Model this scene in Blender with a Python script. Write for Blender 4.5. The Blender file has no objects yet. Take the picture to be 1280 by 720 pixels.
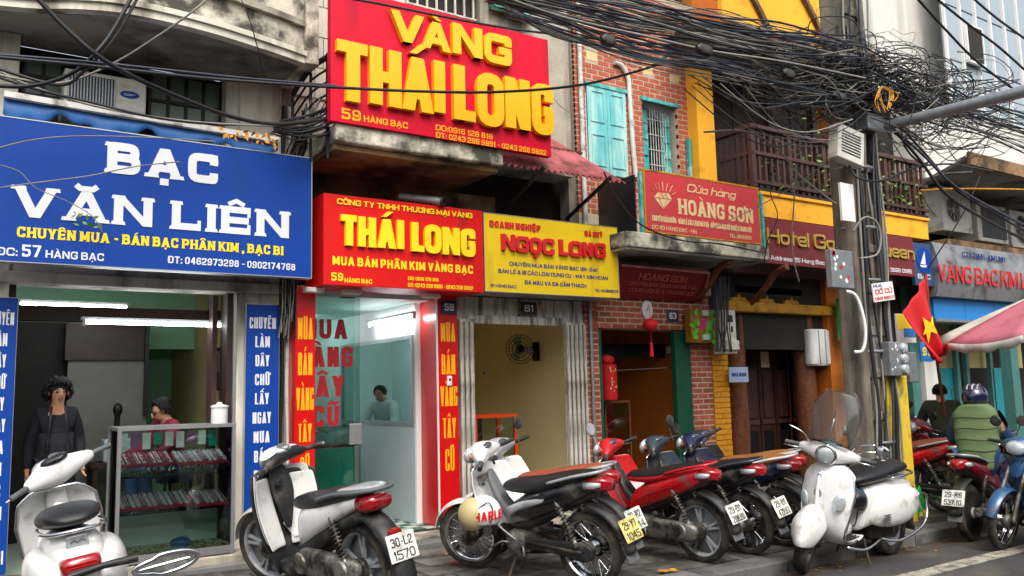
import bpy, bmesh, math, random
from mathutils import Vector, Matrix, Euler, noise as mnoise
R = math.radians
rnd = random.Random(7)
sc = bpy.context.scene
col = sc.collection
# ------------------------------------------------------------------ camera
CAMZ = 1.65
YAW, PITCH, ROLL = R(33.945), R(6.983), R(-1.435)
FPX = 1064.7
_f = Vector((math.sin(YAW)*math.cos(PITCH), math.cos(YAW)*math.cos(PITCH), math.sin(PITCH)))
_r = Vector((math.cos(YAW), -math.sin(YAW), 0)); _u = _r.cross(_f)
CR = math.cos(ROLL)*_r + math.sin(ROLL)*_u
CU = -math.sin(ROLL)*_r + math.cos(ROLL)*_u
cam_d = bpy.data.cameras.new('camera'); cam = bpy.data.objects.new('camera', cam_d); col.objects.link(cam)
cam_d.sensor_width = 36; cam_d.lens = FPX/1280*36; cam_d.clip_end = 500; cam_d.clip_start = .05
m3 = Matrix((CR, CU, -_f)).transposed()
cam.matrix_world = Matrix.Translation((0, 0, CAMZ)) @ m3.to_4x4()
sc.camera = cam
# ------------------------------------------------------------------ sky, sun, exposure
wd = bpy.data.worlds.new("World"); sc.world = wd; wd.use_nodes = True
wn = wd.node_tree; bg = wn.nodes['Background']
sky = wn.nodes.new('ShaderNodeTexSky'); sky.sky_type = 'NISHITA'; sky.sun_disc = False
SUN_EL, SUN_AZ = R(52), R(200)      # azimuth the light comes from, clockwise from +Y
sky.sun_elevation = SUN_EL; sky.sun_rotation = SUN_AZ; sky.dust_density = 6; sky.air_density = 1.2; sky.ozone_density = .4
hs = wn.nodes.new('ShaderNodeHueSaturation'); hs.inputs['Saturation'].default_value = .45
wn.links.new(sky.outputs[0], hs.inputs['Color']); wn.links.new(hs.outputs[0], bg.inputs['Color'])
bg.inputs['Strength'].default_value = .15
sd = bpy.data.lights.new('sun', 'SUN'); sun = bpy.data.objects.new('sun', sd); col.objects.link(sun)
sd.energy = .8; sd.angle = R(30); sd.color = (1, .97, .92)
_sv = Vector((math.sin(SUN_AZ)*math.cos(SUN_EL), math.cos(SUN_AZ)*math.cos(SUN_EL), math.sin(SUN_EL)))
sun.rotation_euler = _sv.to_track_quat('Z', 'Y').to_euler()
sc.view_settings.view_transform = 'Standard'; sc.view_settings.look = 'None'
sc.view_settings.exposure = .82; sc.view_settings.gamma = 1
sc.cycles.max_bounces = 9; sc.cycles.diffuse_bounces = 6; sc.cycles.glossy_bounces = 3
sc.cycles.transparent_max_bounces = 12; sc.cycles.transmission_bounces = 4
sc.cycles.use_denoising = True
# ------------------------------------------------------------------ pixel -> place in the street (photo pixels, 1280 wide)
def ray(x, y): return (CR*((x-640)/FPX) - CU*((y-360)/FPX) + _f)
def P(x, y, Y=None, Z=None, X=None):
    d = ray(x, y)
    t = Y/d.y if Y is not None else ((Z-CAMZ)/d.z if Z is not None else X/d.x)
    return d*t + Vector((0, 0, CAMZ))
def pr(xl, yt, yb, xr, Y, yr=None):
    a = P(xl, yt, Y=Y); b = P(xl, yb, Y=Y); m = (yt+yb)/2
    return ((a.x+b.x)/2, P(xr, m if yr is None else yr, Y=Y).x, b.z, a.z)
# ------------------------------------------------------------------ materials
MATS = {}
def srgb(c):
    if isinstance(c, str):
        c = tuple(int(c[i:i+2], 16)/255 for i in (0, 2, 4))
        c = tuple(x/12.92 if x <= .04045 else ((x+.055)/1.055)**2.4 for x in c)
    return (*c[:3], 1)
def mat(name, base, rough=.6, metal=0, var=.12, scale=6, bump=0, bscale=60, dirt=None, streak=False, emit=0, coat=0, rand=0, spec=.5, gen=False):
    m = bpy.data.materials.new(name); m.use_nodes = True; MATS[name] = m
    nt = m.node_tree; N = nt.nodes; L = nt.links; p = N['Principled BSDF']
    b = srgb(base)
    p.inputs['Roughness'].default_value = rough; p.inputs['Metallic'].default_value = metal
    p.inputs['Coat Weight'].default_value = coat; p.inputs['Coat Roughness'].default_value = .08
    p.inputs['Specular IOR Level'].default_value = spec
    tc = N.new('ShaderNodeTexCoord'); mp = N.new('ShaderNodeMapping'); L.new(tc.outputs['Object'], mp.inputs[0])
    if rand:
        oi0 = N.new('ShaderNodeObjectInfo'); vm = N.new('ShaderNodeVectorMath'); vm.operation = 'MULTIPLY_ADD'; vm.inputs[1].default_value = (41, 29, 17)
        L.new(oi0.outputs['Random'], vm.inputs[0]); L.new(tc.outputs['Object'], vm.inputs[2]); L.new(vm.outputs[0], mp.inputs[0])
    def mix(fac, a, bb):
        x = N.new('ShaderNodeMix'); x.data_type = 'RGBA'
        if hasattr(fac, 'is_linked'): L.new(fac, x.inputs[0])
        else: x.inputs[0].default_value = fac
        for s, v in ((6, a), (7, bb)):
            if hasattr(v, 'is_linked'): L.new(v, x.inputs[s])
            else: x.inputs[s].default_value = v
        return x.outputs[2]
    def nz(sc_, det=5, mpn=mp):
        n = N.new('ShaderNodeTexNoise'); n.inputs['Scale'].default_value = sc_; n.inputs['Detail'].default_value = det; n.inputs['Roughness'].default_value = .6
        L.new(mpn.outputs[0], n.inputs['Vector']); return n
    def ramp(src, a, bb):
        r = N.new('ShaderNodeMapRange'); r.inputs[1].default_value = a; r.inputs[2].default_value = bb; L.new(src, r.inputs[0]); return r.outputs[0]
    c = b
    if var:
        n = nz(scale)
        lo = tuple(x*(1-var) for x in b[:3])+(1,); hi = tuple(min(1, x*(1+var*.8)) for x in b[:3])+(1,)
        c = mix(ramp(n.outputs[0], .3, .7), lo, hi)
    if rand:
        oi = N.new('ShaderNodeObjectInfo')
        h = N.new('ShaderNodeHueSaturation'); mr = ramp(oi.outputs['Random'], 0, 1)
        mr.node.inputs[3].default_value = 1-rand; mr.node.inputs[4].default_value = 1+rand
        L.new(mr, h.inputs['Value'])
        if hasattr(c, 'is_linked'): L.new(c, h.inputs['Color'])
        else: h.inputs['Color'].default_value = c
        c = h.outputs[0]
    if dirt:
        dc, amt, ds = dirt
        mp2 = N.new('ShaderNodeMapping'); L.new(vm.outputs[0] if rand else tc.outputs['Object'], mp2.inputs[0])
        if streak: mp2.inputs['Scale'].default_value = (1, 1, .16)
        n2 = nz(ds, 8, mp2)
        c = mix(ramp(n2.outputs[0], .62-amt*.35, .78-amt*.3), c, srgb(dc))
        rr = ramp(n2.outputs[0], .3, .8); rr.node.inputs[3].default_value = max(.05, rough-.05); rr.node.inputs[4].default_value = min(1, rough+.2)
        L.new(rr, p.inputs['Roughness'])
    if hasattr(c, 'is_linked'): L.new(c, p.inputs['Base Color'])
    else: p.inputs['Base Color'].default_value = c
    if bump:
        n3 = nz(bscale, 6); bp = N.new('ShaderNodeBump'); bp.inputs['Strength'].default_value = bump; bp.inputs['Distance'].default_value = .02
        L.new(n3.outputs[0], bp.inputs['Height']); L.new(bp.outputs[0], p.inputs['Normal'])
    if emit:
        p.inputs['Emission Color'].default_value = b; p.inputs['Emission Strength'].default_value = emit
    return m
def glassmat(name, tint, ior=1.45, rough=.02, opac=0.0, film=None):
    m = bpy.data.materials.new(name); m.use_nodes = True; MATS[name] = m
    nt = m.node_tree; N = nt.nodes; L = nt.links; N.remove(N['Principled BSDF'])
    tr = N.new('ShaderNodeBsdfTransparent'); tr.inputs[0].default_value = srgb(tint)
    gl = N.new('ShaderNodeBsdfGlossy'); gl.inputs['Roughness'].default_value = rough
    fr = N.new('ShaderNodeFresnel'); fr.inputs[0].default_value = ior
    mx = N.new('ShaderNodeMixShader'); L.new(fr.outputs[0], mx.inputs[0]); L.new(tr.outputs[0], mx.inputs[1]); L.new(gl.outputs[0], mx.inputs[2])
    out = mx
    if opac:
        df = N.new('ShaderNodeBsdfDiffuse'); df.inputs[0].default_value = srgb(film)
        m2 = N.new('ShaderNodeMixShader'); m2.inputs[0].default_value = opac; L.new(mx.outputs[0], m2.inputs[1]); L.new(df.outputs[0], m2.inputs[2]); out = m2
    L.new(out.outputs[0], N['Material Output'].inputs[0]); return m
# ------------------------------------------------------------------ mesh builder
class MB:
    def __init__(s): s.v = []; s.f = []; s.mi = []; s.cur = 0; s.M = Matrix()
    def add(s, vs, fs):
        o = len(s.v); M = s.M
        s.v += [tuple(M @ Vector(v)) for v in vs]
        s.f += [tuple(i+o for i in f) for f in fs]; s.mi += [s.cur]*len(fs); return s
    def box(s, x0, x1, y0, y1, z0, z1):
        if x0 > x1: x0, x1 = x1, x0
        if y0 > y1: y0, y1 = y1, y0
        if z0 > z1: z0, z1 = z1, z0
        return s.add([(x0,y0,z0),(x1,y0,z0),(x1,y1,z0),(x0,y1,z0),(x0,y0,z1),(x1,y0,z1),(x1,y1,z1),(x0,y1,z1)],
              [(0,3,2,1),(4,5,6,7),(0,1,5,4),(1,2,6,5),(2,3,7,6),(3,0,4,7)])
    def bar(s, a, b, w, h=None, up=(0,0,1)):
        a = Vector(a); b = Vector(b); h = w if h is None else h
        d = (b-a).normalized(); u = Vector(up)
        if abs(d.dot(u)) > .98: u = Vector((0,1,0))
        sd_ = d.cross(u).normalized(); u = sd_.cross(d)
        vs = [p + sd_*sx*w/2 + u*sz*h/2 for p in (a, b) for sx, sz in ((-1,-1),(1,-1),(1,1),(-1,1))]
        return s.add(vs, [(0,1,2,3),(7,6,5,4),(0,4,5,1),(1,5,6,2),(2,6,7,3),(3,7,4,0)])
    def tube(s, pts, r, n=8, closed=False, cap=True, flat=1.0):
        pts = [Vector(p) for p in pts]; k = len(pts); rs = r if isinstance(r, (list, tuple)) else [r]*k
        ref = None; vs = []
        for i, p in enumerate(pts):
            a = pts[i-1] if (i > 0 or closed) else p; b = pts[(i+1) % k] if (i < k-1 or closed) else p
            d = (b-a)
            d = d.normalized() if d.length > 1e-9 else Vector((0,0,1))
            if ref is None:
                ref = d.cross(Vector((0,0,1)))
                if ref.length < .05: ref = d.cross(Vector((0,1,0)))
            ref = (ref - d*ref.dot(d))
            if ref.length < 1e-6: ref = d.orthogonal()
            ref.normalize(); u = d.cross(ref)
            for j in range(n):
                t = 2*math.pi*j/n
                vs.append(p + ref*math.cos(t)*rs[i] + u*math.sin(t)*rs[i]*flat)
        fs = []
        m = k if closed else k-1
        for i in range(m):
            for j in range(n):
                a = i*n+j; b = i*n+(j+1) % n; c = ((i+1) % k)*n+(j+1) % n; d = ((i+1) % k)*n+j
                fs.append((a, b, c, d))
        if cap and not closed: fs += [tuple(range(n))[::-1], tuple((k-1)*n+j for j in range(n))]
        return s.add(vs, fs)
    def cyl(s, a, b, r, r2=None, n=14): return s.tube([a, b], [r, r if r2 is None else r2], n)
    def lathe(s, c, axis, prof, n=16):
        c = Vector(c); ax = Vector(axis).normalized(); r1 = ax.orthogonal().normalized(); r2 = ax.cross(r1)
        vs = [c + ax*h + (r1*math.cos(2*math.pi*j/n) + r2*math.sin(2*math.pi*j/n))*rr for rr, h in prof for j in range(n)]
        k = len(prof)
        fs = [(i*n+j, i*n+(j+1) % n, (i+1)*n+(j+1) % n, (i+1)*n+j) for i in range(k-1) for j in range(n)]
        if prof[0][0] > 1e-4: fs.append(tuple(range(n))[::-1])
        if prof[-1][0] > 1e-4: fs.append(tuple((k-1)*n+j for j in range(n)))
        return s.add(vs, fs)
    def ball(s, c, rx, ry=None, rz=None, n=14, m=9, z0=-1, z1=1):
        ry = ry or rx; rz = rz or rx; vs = []
        for i in range(m+1):
            t = math.asin(z0)+(math.asin(z1)-math.asin(z0))*i/m
            for j in range(n):
                a = 2*math.pi*j/n; vs.append((c[0]+rx*math.cos(t)*math.cos(a), c[1]+ry*math.cos(t)*math.sin(a), c[2]+rz*math.sin(t)))
        return s.add(vs, [(i*n+j, i*n+(j+1) % n, (i+1)*n+(j+1) % n, (i+1)*n+j) for i in range(m) for j in range(n)])
    def loft(s, secs, n=16, axis='x', cap=True):
        """secs: (x, y, z, half width, half height, exponent, tilt) rings; tilt turns the ring about y"""
        vs = []
        for q in secs:
            x, y, z, w, h = q[:5]; e = q[5] if len(q) > 5 else 2.4; tl = q[6] if len(q) > 6 else 0
            for j in range(n):
                t = 2*math.pi*j/n + math.pi/n; ct, st = math.cos(t), math.sin(t)
                a = w*math.copysign(abs(ct)**(2/e), ct); b = h*math.copysign(abs(st)**(2/e), st)
                if axis == 'x': vs.append((x - b*math.sin(tl), y+a, z + b*math.cos(tl)))
                elif axis == 'z': vs.append((x+a*math.cos(tl), y+b, z+a*math.sin(tl)))
                else: vs.append((x+a, y, z+b))
        k = len(secs)
        fs = [(i*n+j, i*n+(j+1) % n, (i+1)*n+(j+1) % n, (i+1)*n+j) for i in range(k-1) for j in range(n)]
        if cap: fs += [tuple(range(n))[::-1], tuple((k-1)*n+j for j in range(n))]
        return s.add(vs, fs)
    def sheet(s, fn, nu, nv):
        vs = [fn(i/nu, j/nv) for i in range(nu+1) for j in range(nv+1)]
        return s.add(vs, [(i*(nv+1)+j, i*(nv+1)+j+1, (i+1)*(nv+1)+j+1, (i+1)*(nv+1)+j) for i in range(nu) for j in range(nv)])
    def prism(s, pts, y0, y1, taper=None):
        """polygon in (x,z) swept from y0 to y1; taper = factors for middle"""
        n = len(pts); vs = [(x, y0, z) for x, z in pts]+[(x, y1, z) for x, z in pts]
        return s.add(vs, [tuple(range(n)), tuple(range(2*n-1, n-1, -1))]+[(i, i+n, (i+1) % n+n, (i+1) % n) for i in range(n)])
    def mesh(s, name, ms):
        me = bpy.data.meshes.new(name); me.from_pydata(s.v, [], s.f)
        for m in (ms if isinstance(ms, (list, tuple)) else [ms]): me.materials.append(MATS[m] if isinstance(m, str) else m)
        if max(s.mi, default=0): me.polygons.foreach_set('material_index', s.mi)
        me.update(); return me
    def build(s, name, ms, parent=None, smooth=False, bevel=0, sub=0, solid=0, loc=None, seg=2, kind=None, autosm=True):
        me = s.mesh(name, ms)
        bm = bmesh.new(); bm.from_mesh(me); bmesh.ops.recalc_face_normals(bm, faces=bm.faces); bm.to_mesh(me); bm.free()
        o = link(name, me, parent)
        if loc is not None: o.location = loc
        if smooth:
            me.polygons.foreach_set('use_smooth', [True]*len(me.polygons))
            if smooth == 'angle': me.set_sharp_from_angle(angle=R(38))
        if solid: md = o.modifiers.new('solid', 'SOLIDIFY'); md.thickness = solid; md.offset = 0
        if bevel: md = o.modifiers.new('bevel', 'BEVEL'); md.width = bevel; md.segments = seg; md.limit_method = 'ANGLE'; md.angle_limit = R(40)
        if sub: md = o.modifiers.new('sub', 'SUBSURF'); md.levels = sub; md.render_levels = sub
        if kind: o['kind'] = kind
        return o
def link(name, data, parent=None):
    o = bpy.data.objects.new(name, data); col.objects.link(o)
    if parent is not None: o.parent = parent
    return o
def tag(o, label=None, cat=None, group=None, kind=None):
    if label: o['label'] = label
    if cat: o['category'] = cat
    if group: o['group'] = group
    if kind: o['kind'] = kind
    return o
def thing(name, label, cat, loc=(0,0,0), rz=0, group=None):
    o = link(name, None); o.location = loc; o.rotation_euler.z = rz; o.empty_display_size = .2
    return tag(o, label, cat, group)
def copy_tree(o, parent=None):
    c = o.copy(); col.objects.link(c); c.parent = parent
    for ch in o.children: copy_tree(ch, c)
    return c
def B(name, m, parent, x0, x1, y0, y1, z0, z1, bevel=0, **k): return MB().box(x0,x1,y0,y1,z0,z1).build(name, m, parent, bevel=bevel, **k)
def arc(cx, cz, r, a0, a1, n, y=0): return [(cx+r*math.cos(R(a0+(a1-a0)*i/n)), y, cz+r*math.sin(R(a0+(a1-a0)*i/n))) for i in range(n+1)]
def spline(pts, n=6):
    pts = [Vector(p) for p in pts]; out = []
    for i in range(len(pts)-1):
        p0 = pts[max(i-1,0)]; p1 = pts[i]; p2 = pts[i+1]; p3 = pts[min(i+2,len(pts)-1)]
        for k in range(n):
            t = k/n; out.append(.5*((2*p1)+(p2-p0)*t+(2*p0-5*p1+4*p2-p3)*t*t+(3*p1-p0-3*p2+p3)*t**3))
    return out+[pts[-1]]
# ------------------------------------------------------------------ lettering: stroke letters cut as flat shapes
# 'P' polyline (x,y in 0..1 of the stroke box, True = round inner corners, closed), 'V' x, 'D' diagonal xa,ya,xb,yb (y true), 'H' x0,x1,y
O_ = ('P', [(0,0),(1,0),(1,1),(0,1)], 1, 1)
GL = {
'A': (.95,[('D',0,0,.5,1),('D',1,0,.5,1),('H',.2,.8,.27)]), 'B': (.85,[('P',[(0,0),(1,0),(1,.53),(0,.53)],1,0,'L'),('P',[(0,.53),(.94,.53),(.94,1),(0,1)],1,0,'L'),('V',0,0,1)]),
'C': (.85,[('P',[(1,.68),(1,1),(0,1),(0,0),(1,0),(1,.32)],1,0)]), 'D': (.88,[('P',[(0,0),(1,0),(1,1),(0,1)],1,0,'L'),('V',0,0,1)]),
'E': (.75,[('V',0,0,1),('H',0,1,1),('H',0,.92,.5),('H',0,1,0)]), 'F': (.72,[('V',0,0,1),('H',0,1,1),('H',0,.9,.5)]),
'G': (.9,[('P',[(1,.7),(1,1),(0,1),(0,0),(1,0),(1,.46)],1,0),('H',.55,1,.46)]), 'H': (.88,[('V',0,0,1),('V',1,0,1),('H',0,1,.5)]),
'I': (.0,[('V',.5,0,1)]), 'J': (.65,[('P',[(1,1),(1,0),(0,0),(0,.3)],1,0)]), 'K': (.88,[('V',0,0,1),('D',.05,.35,1,1),('D',.38,.6,1,0)]),
'L': (.68,[('V',0,0,1),('H',0,1,0)]), 'M': (1.08,[('V',0,0,1),('V',1,0,1),('D',.5,.15,0,1),('D',.5,.15,1,1)]),
'N': (.88,[('V',0,0,1),('V',1,0,1),('D',1,0,0,1)]), 'O': (.9,[O_]), 'P': (.82,[('V',0,0,1),('P',[(0,.42),(1,.42),(1,1),(0,1)],1,0,'L')]),
'Q': (.9,[O_,('D',1,-.05,.6,.3)]), 'R': (.86,[('V',0,0,1),('P',[(0,.46),(.95,.46),(.95,1),(0,1)],1,0,'L'),('D',1,0,.5,.5)]),
'S': (.82,[('P',[(0,.28),(0,0),(1,0),(1,.5),(0,.5),(0,1),(1,1),(1,.72)],1,0)]), 'T': (.82,[('V',.5,0,1),('H',0,1,1)]),
'U': (.86,[('P',[(0,1.12),(0,0),(1,0),(1,1.12)],1,0)]), 'V': (.92,[('D',.5,0,0,1),('D',.5,0,1,1)]), 'X': (.88,[('D',0,0,1,1),('D',1,0,0,1)]),
'Y': (.88,[('V',.5,0,.5),('D',.5,.4,0,1),('D',.5,.4,1,1)]), 'Z': (.8,[('H',0,1,1),('H',0,1,0),('D',0,.1,1,.9)]), 'W': (1.2,[('D',.27,0,0,1),('D',.27,0,.5,1),('D',.73,0,.5,1),('D',.73,0,1,1)]),
'0': (.72,[O_]), '1': (.3,[('V',.7,0,1),('D',0,.7,.6,1)]), '2': (.72,[('P',[(0,.7),(0,1),(1,1),(1,.55),(0,.25),(0,.06)],1,0),('H',0,1,0)]),
'3': (.72,[('P',[(0,.75),(0,1),(1,1),(1,.53),(.35,.53)],1,0),('P',[(.35,.53),(1,.53),(1,0),(0,0),(0,.25)],1,0)]), '4': (.76,[('V',.75,0,1),('H',0,1,.28),('D',.02,.3,.72,1)]),
'5': (.72,[('H',0,1,1),('V',0,.5,1),('P',[(0,.58),(1,.58),(1,0),(0,0),(0,.25)],1,0)]), '6': (.72,[('P',[(1,.75),(1,1),(0,1),(0,0),(1,0),(1,.55),(0,.55)],1,0)]),
'7': (.7,[('H',0,1,1),('D',.3,0,1,.92)]), '8': (.72,[('P',[(0,0),(1,0),(1,.52),(0,.52)],1,1),('P',[(.06,.52),(.94,.52),(.94,1),(.06,1)],1,1)]),
'9': (.72,[('P',[(0,.25),(0,0),(1,0),(1,1),(0,1),(0,.45),(1,.45)],1,0)]),
'-': (.4,[('H',0,1,.45)]), '.': (0,[('V',.5,0,.2)]), ',': (0,[('V',.5,-.15,.2)]), ':': (0,[('V',.5,0,.2),('V',.5,.5,.7)]), '&': (.85,[('P',[(1,.4),(.9,0),(0,0),(0,.45),(.7,.7),(.7,1),(.1,1),(.1,.7)],1,0),('D',1,0,.15,.75)]),
'/': (.5,[('D',0,0,1,1)]),
'a': (.65,[('V',1,0,.7),('P',[(1,.02),(0,.02),(0,.62),(1,.62)],1,0)]), 'd': (.68,[('V',1,0,1),('P',[(1,.02),(0,.02),(0,.62),(1,.62)],1,0)]),
'e': (.65,[('P',[(1,.16),(1,0),(0,0),(0,.65),(1,.65),(1,.33),(0,.33)],1,0)]), 'l': (0,[('V',.5,0,1)]), 'n': (.65,[('V',0,0,.7),('P',[(0,.62),(1,.62),(1,-.12)],1,0)]),
'h': (.65,[('V',0,0,1),('P',[(0,.62),(1,.62),(1,-.12)],1,0)]), 'o': (.68,[('P',[(0,0),(1,0),(1,.64),(0,.64)],1,1)]), 'r': (.45,[('V',0,0,.7),('P',[(0,.62),(1,.64)],0,0)]),
't': (.4,[('V',.4,0,.95),('H',0,1,.66)]), 'u': (.65,[('P',[(0,.8),(0,0),(1,0)],1,0),('V',1,0,.7)]), 'g': (.65,[('P',[(1,.02),(0,.02),(0,.62),(1,.62)],1,0),('P',[(1,.8),(1,-.3),(0,-.3)],1,0)]),
's': (.55,[('P',[(0,0),(1,0),(1,.34),(0,.34),(0,.65),(1,.65)],1,0)]), 'v': (.6,[('D',.5,0,0,.7),('D',.5,0,1,.7)]), 'c': (.6,[('P',[(1,.14),(1,0),(0,0),(0,.64),(1,.64),(1,.5)],1,0)]), 'm': (1.0,[('V',0,0,.7),('V',.5,0,.65),('P',[(0,.62),(1,.62),(1,-.12)],1,0)]), 'i': (0,[('V',.5,0,.68),('V',.5,.85,1)]),
}
# accented letter -> base, marks:  a acute g grave c circumflex b breve u hook t tilde d dot under h horn x bar
AC = {'À':'Ag','Á':'Aa','Ạ':'Ad','Ă':'Ab','Â':'Ac','Ắ':'Aba','Ầ':'Acg','Ấ':'Aca','Ẩ':'Acu','Ậ':'Acd','È':'Eg','É':'Ea','Ê':'Ec','Ế':'Eca','Ẻ':'Eu','Ệ':'Ecd','Í':'Ia','Ì':'Ig','Ỉ':'Iu','Ị':'Id',
 'Ơ':'Oh','Ọ':'Od','Ô':'Oc','Ộ':'Ocd','Ố':'Oca','Ư':'Uh','Ụ':'Ud','Ù':'Ug','Ủ':'Uu','Ữ':'Uht','Ứ':'Uha','Ũ':'Ut','Ý':'Ya','Ỹ':'Yt','Ồ':'Ocg','Đ':'Dx','ử':'uhu','à':'ag','ế':'eca'}
def strip(pts, t, closed):
    n = len(pts); L_ = []; R_ = []
    for i, p in enumerate(pts):
        a = pts[i-1] if (i or closed) else None; b = pts[(i+1) % n] if (i < n-1 or closed) else None
        ds = []
        if a is not None: ds.append((p-a).normalized())
        if b is not None: ds.append((b-p).normalized())
        d = (ds[0]+ds[-1]); d = d.normalized() if d.length > 1e-6 else ds[0]
        nn = Vector((-d.y, d.x)); k = 1/max(.35, nn.dot(Vector((-ds[0].y, ds[0].x))))
        L_.append(p+nn*t/2*k); R_.append(p-nn*t/2*k)
    return L_, R_
def rounded(pts, r, closed, keep=None):
    out = []; n = len(pts)
    for i, p in enumerate(pts):
        if (i in (0, n-1) and not closed): out.append(p); continue
        a = pts[i-1]; b = pts[(i+1) % n]
        ra = min(r, (p-a).length*.5, (b-p).length*.5)
        q0 = p+(a-p).normalized()*ra; q1 = p+(b-p).normalized()*ra
        for k in range(5):
            u = k/4; out.append(q0*(1-u)**2+p*2*u*(1-u)+q1*u*u)
    return out
def rounded2(pts, L_, R_, ro, ri, closed):
    n = len(pts); oL = []; oR = []
    for i in range(n):
        if i in (0, n-1) and not closed: oL.append(L_[i]); oR.append(R_[i]); continue
        a = pts[i]-pts[i-1]; b = pts[(i+1) % n]-pts[i]; left_turn = a.x*b.y-a.y*b.x > 0
        for lst, out, r in ((L_, oL, ri if left_turn else ro), (R_, oR, ro if left_turn else ri)):
            p = lst[i]; q0_ = lst[i-1]; q1_ = lst[(i+1) % n]
            da = (q0_-p); db = (q1_-p); ea = -a.normalized(); eb = b.normalized()
            ra = min(r, max(.0005, da.length*.499), max(.0005, db.length*.499))
            if da.dot(ea) <= 0 or db.dot(eb) <= 0: ra = .0005
            q0 = p+ea*ra; q1 = p+eb*ra
            for k in range(5):
                u = k/4; out.append(q0*(1-u)**2+p*2*u*(1-u)+q1*u*u)
    return oL, oR
def letter_polys(ch, W, t, H, slab=0, narrow=1):
    """flat polygons (list of 2-D points) of one letter, W = stroke box width, t = stroke, H = cap height"""
    base = ch; marks = ''
    if ch in AC: base, marks = AC[ch][0], AC[ch][1:]
    out = []; tv = t; th = t*.82
    def PX(x): return t/2+x*W
    def PY(y): return th/2+y*(H-th)
    for s in GL.get(base, (.5, []))[1]:
        if s[0] == 'V':
            x = PX(s[1]); out.append([Vector((x-tv/2, s[2]*H)), Vector((x+tv/2, s[2]*H)), Vector((x+tv/2, s[3]*H)), Vector((x-tv/2, s[3]*H))])
        elif s[0] == 'H':
            y = PY(s[3]); x0, x1 = PX(s[1])-(t/2 if s[1] in (0,) and base in 'TZ27' else 0), PX(s[2])+t/2*(.8 if s[2] >= .9 else 0)
            out.append([Vector((x0, y-th/2)), Vector((x1, y-th/2)), Vector((x1, y+th/2)), Vector((x0, y+th/2))])
        elif s[0] == 'D':
            xa, xb = PX(s[1]), PX(s[3]); k = t/2*1.04
            out.append([Vector((xa-k, s[2]*H)), Vector((xa+k, s[2]*H)), Vector((xb+k, s[4]*H)), Vector((xb-k, s[4]*H))])
        else:
            pts = [Vector((PX(x), PY(y))) for x, y in s[1]]
            tt = (t+th)/2; L_, R_ = strip(pts, tt, s[3])
            if s[2]:
                ro = min(.36*H, .5*W+tt*.5); ri = max(.03*H, ro-tt)
                L_, R_ = rounded2(pts, L_, R_, ro, ri, s[3])
            out.append(('strip', L_, R_, s[3]))
    if slab:
        sw = t*.78; sh = t*.42
        ends = {'A': [(0,0),(1,0)], 'B': [(0,0),(0,1)], 'C': [], 'V': [(0,1),(1,1)], 'N': [(0,0),(0,1),(1,1)], 'L': [(0,0),(0,1)], 'I': [(.5,0),(.5,1)], 'E': [(0,0),(0,1)], 'H': [(0,0),(0,1),(1,0),(1,1)],
                'U': [(0,1),(1,1)], 'P': [(0,0),(0,1)], 'K': [(0,0),(0,1),(1,0),(1,1)], 'M': [(0,0),(0,1),(1,0),(1,1)], 'D': [(0,0),(0,1)], 'Y': [(.5,0),(0,1),(1,1)], 'R': [(0,0),(0,1),(1,0)], 'T': [(.5,0)], 'F': [(0,0),(0,1)]}
        for x, y in ends.get(base, []):
            cx = PX(x); y0 = 0 if y == 0 else H-sh
            out.append([Vector((cx-sw, y0)), Vector((cx+sw, y0)), Vector((cx+sw*.86, y0+sh)), Vector((cx-sw*.86, y0+sh))])
        if base in 'ELTCGS':
            for x, y in {'E': [(1,0),(1,1)], 'L': [(1,0)], 'T': [(0,1),(1,1)], 'C': [(1,1)], 'G': [(1,1)], 'S': [(1,1)]}[base]:
                cx = PX(x); y0 = 0 if y == 0 else H-sh*3
                out.append([Vector((cx, y0)), Vector((cx+t*.4, y0)), Vector((cx+t*.4, y0+sh*3)), Vector((cx, y0+sh*3))])
    cx = PX(.5); mt = t*.62; top = H*(1 if base.isupper() else .76); up = top+H*.07
    lv = 0
    wid = min(W*.5+t*.3, H*.32)
    for m in marks:
        if m == 'd': out.append([Vector((cx-t*.45, -H*.24)), Vector((cx+t*.45, -H*.24)), Vector((cx+t*.45, -H*.24+t*.75)), Vector((cx-t*.45, -H*.24+t*.75))])
        elif m == 'x': out.append([Vector((-t*.35, H*.44)), Vector((W*.5+t*.2, H*.44)), Vector((W*.5+t*.2, H*.44+mt)), Vector((-t*.35, H*.44+mt))])
        elif m == 'h':
            L_, R_ = strip([Vector((W+t*.8, top*.9)), Vector((W+t*1.35, top*.98)), Vector((W+t*1.4, top*1.12))], mt, 0); out.append(('strip', L_, R_, 0))
        elif m in 'ag':
            sg = 1 if m == 'a' else -1; y = up+lv; xo = cx + (W*.3 if lv else 0)
            out.append([Vector((xo-sg*wid*.35-mt*.5, y)), Vector((xo-sg*wid*.35+mt*.5, y)), Vector((xo+sg*wid*.5+mt*.6, y+H*.2)), Vector((xo+sg*wid*.5-mt*.6, y+H*.2))]); lv += H*.15
        elif m == 'c':
            L_, R_ = strip([Vector((cx-wid*.9, up)), Vector((cx, up+H*.14)), Vector((cx+wid*.9, up))], mt*.9, 0); out.append(('strip', L_, R_, 0)); lv += H*.14
        elif m == 'b':
            L_, R_ = strip([Vector((cx-wid, up+H*.14)), Vector((cx-wid*.6, up+H*.03)), Vector((cx+wid*.6, up+H*.03)), Vector((cx+wid, up+H*.14))], mt, 0); out.append(('strip', L_, R_, 0)); lv += H*.14
        elif m == 't':
            L_, R_ = strip([Vector((cx-wid, up)), Vector((cx-wid*.3, up+H*.1)), Vector((cx+wid*.3, up+H*.02)), Vector((cx+wid, up+H*.12))], mt, 0); out.append(('strip', L_, R_, 0))
        elif m == 'u':
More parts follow.
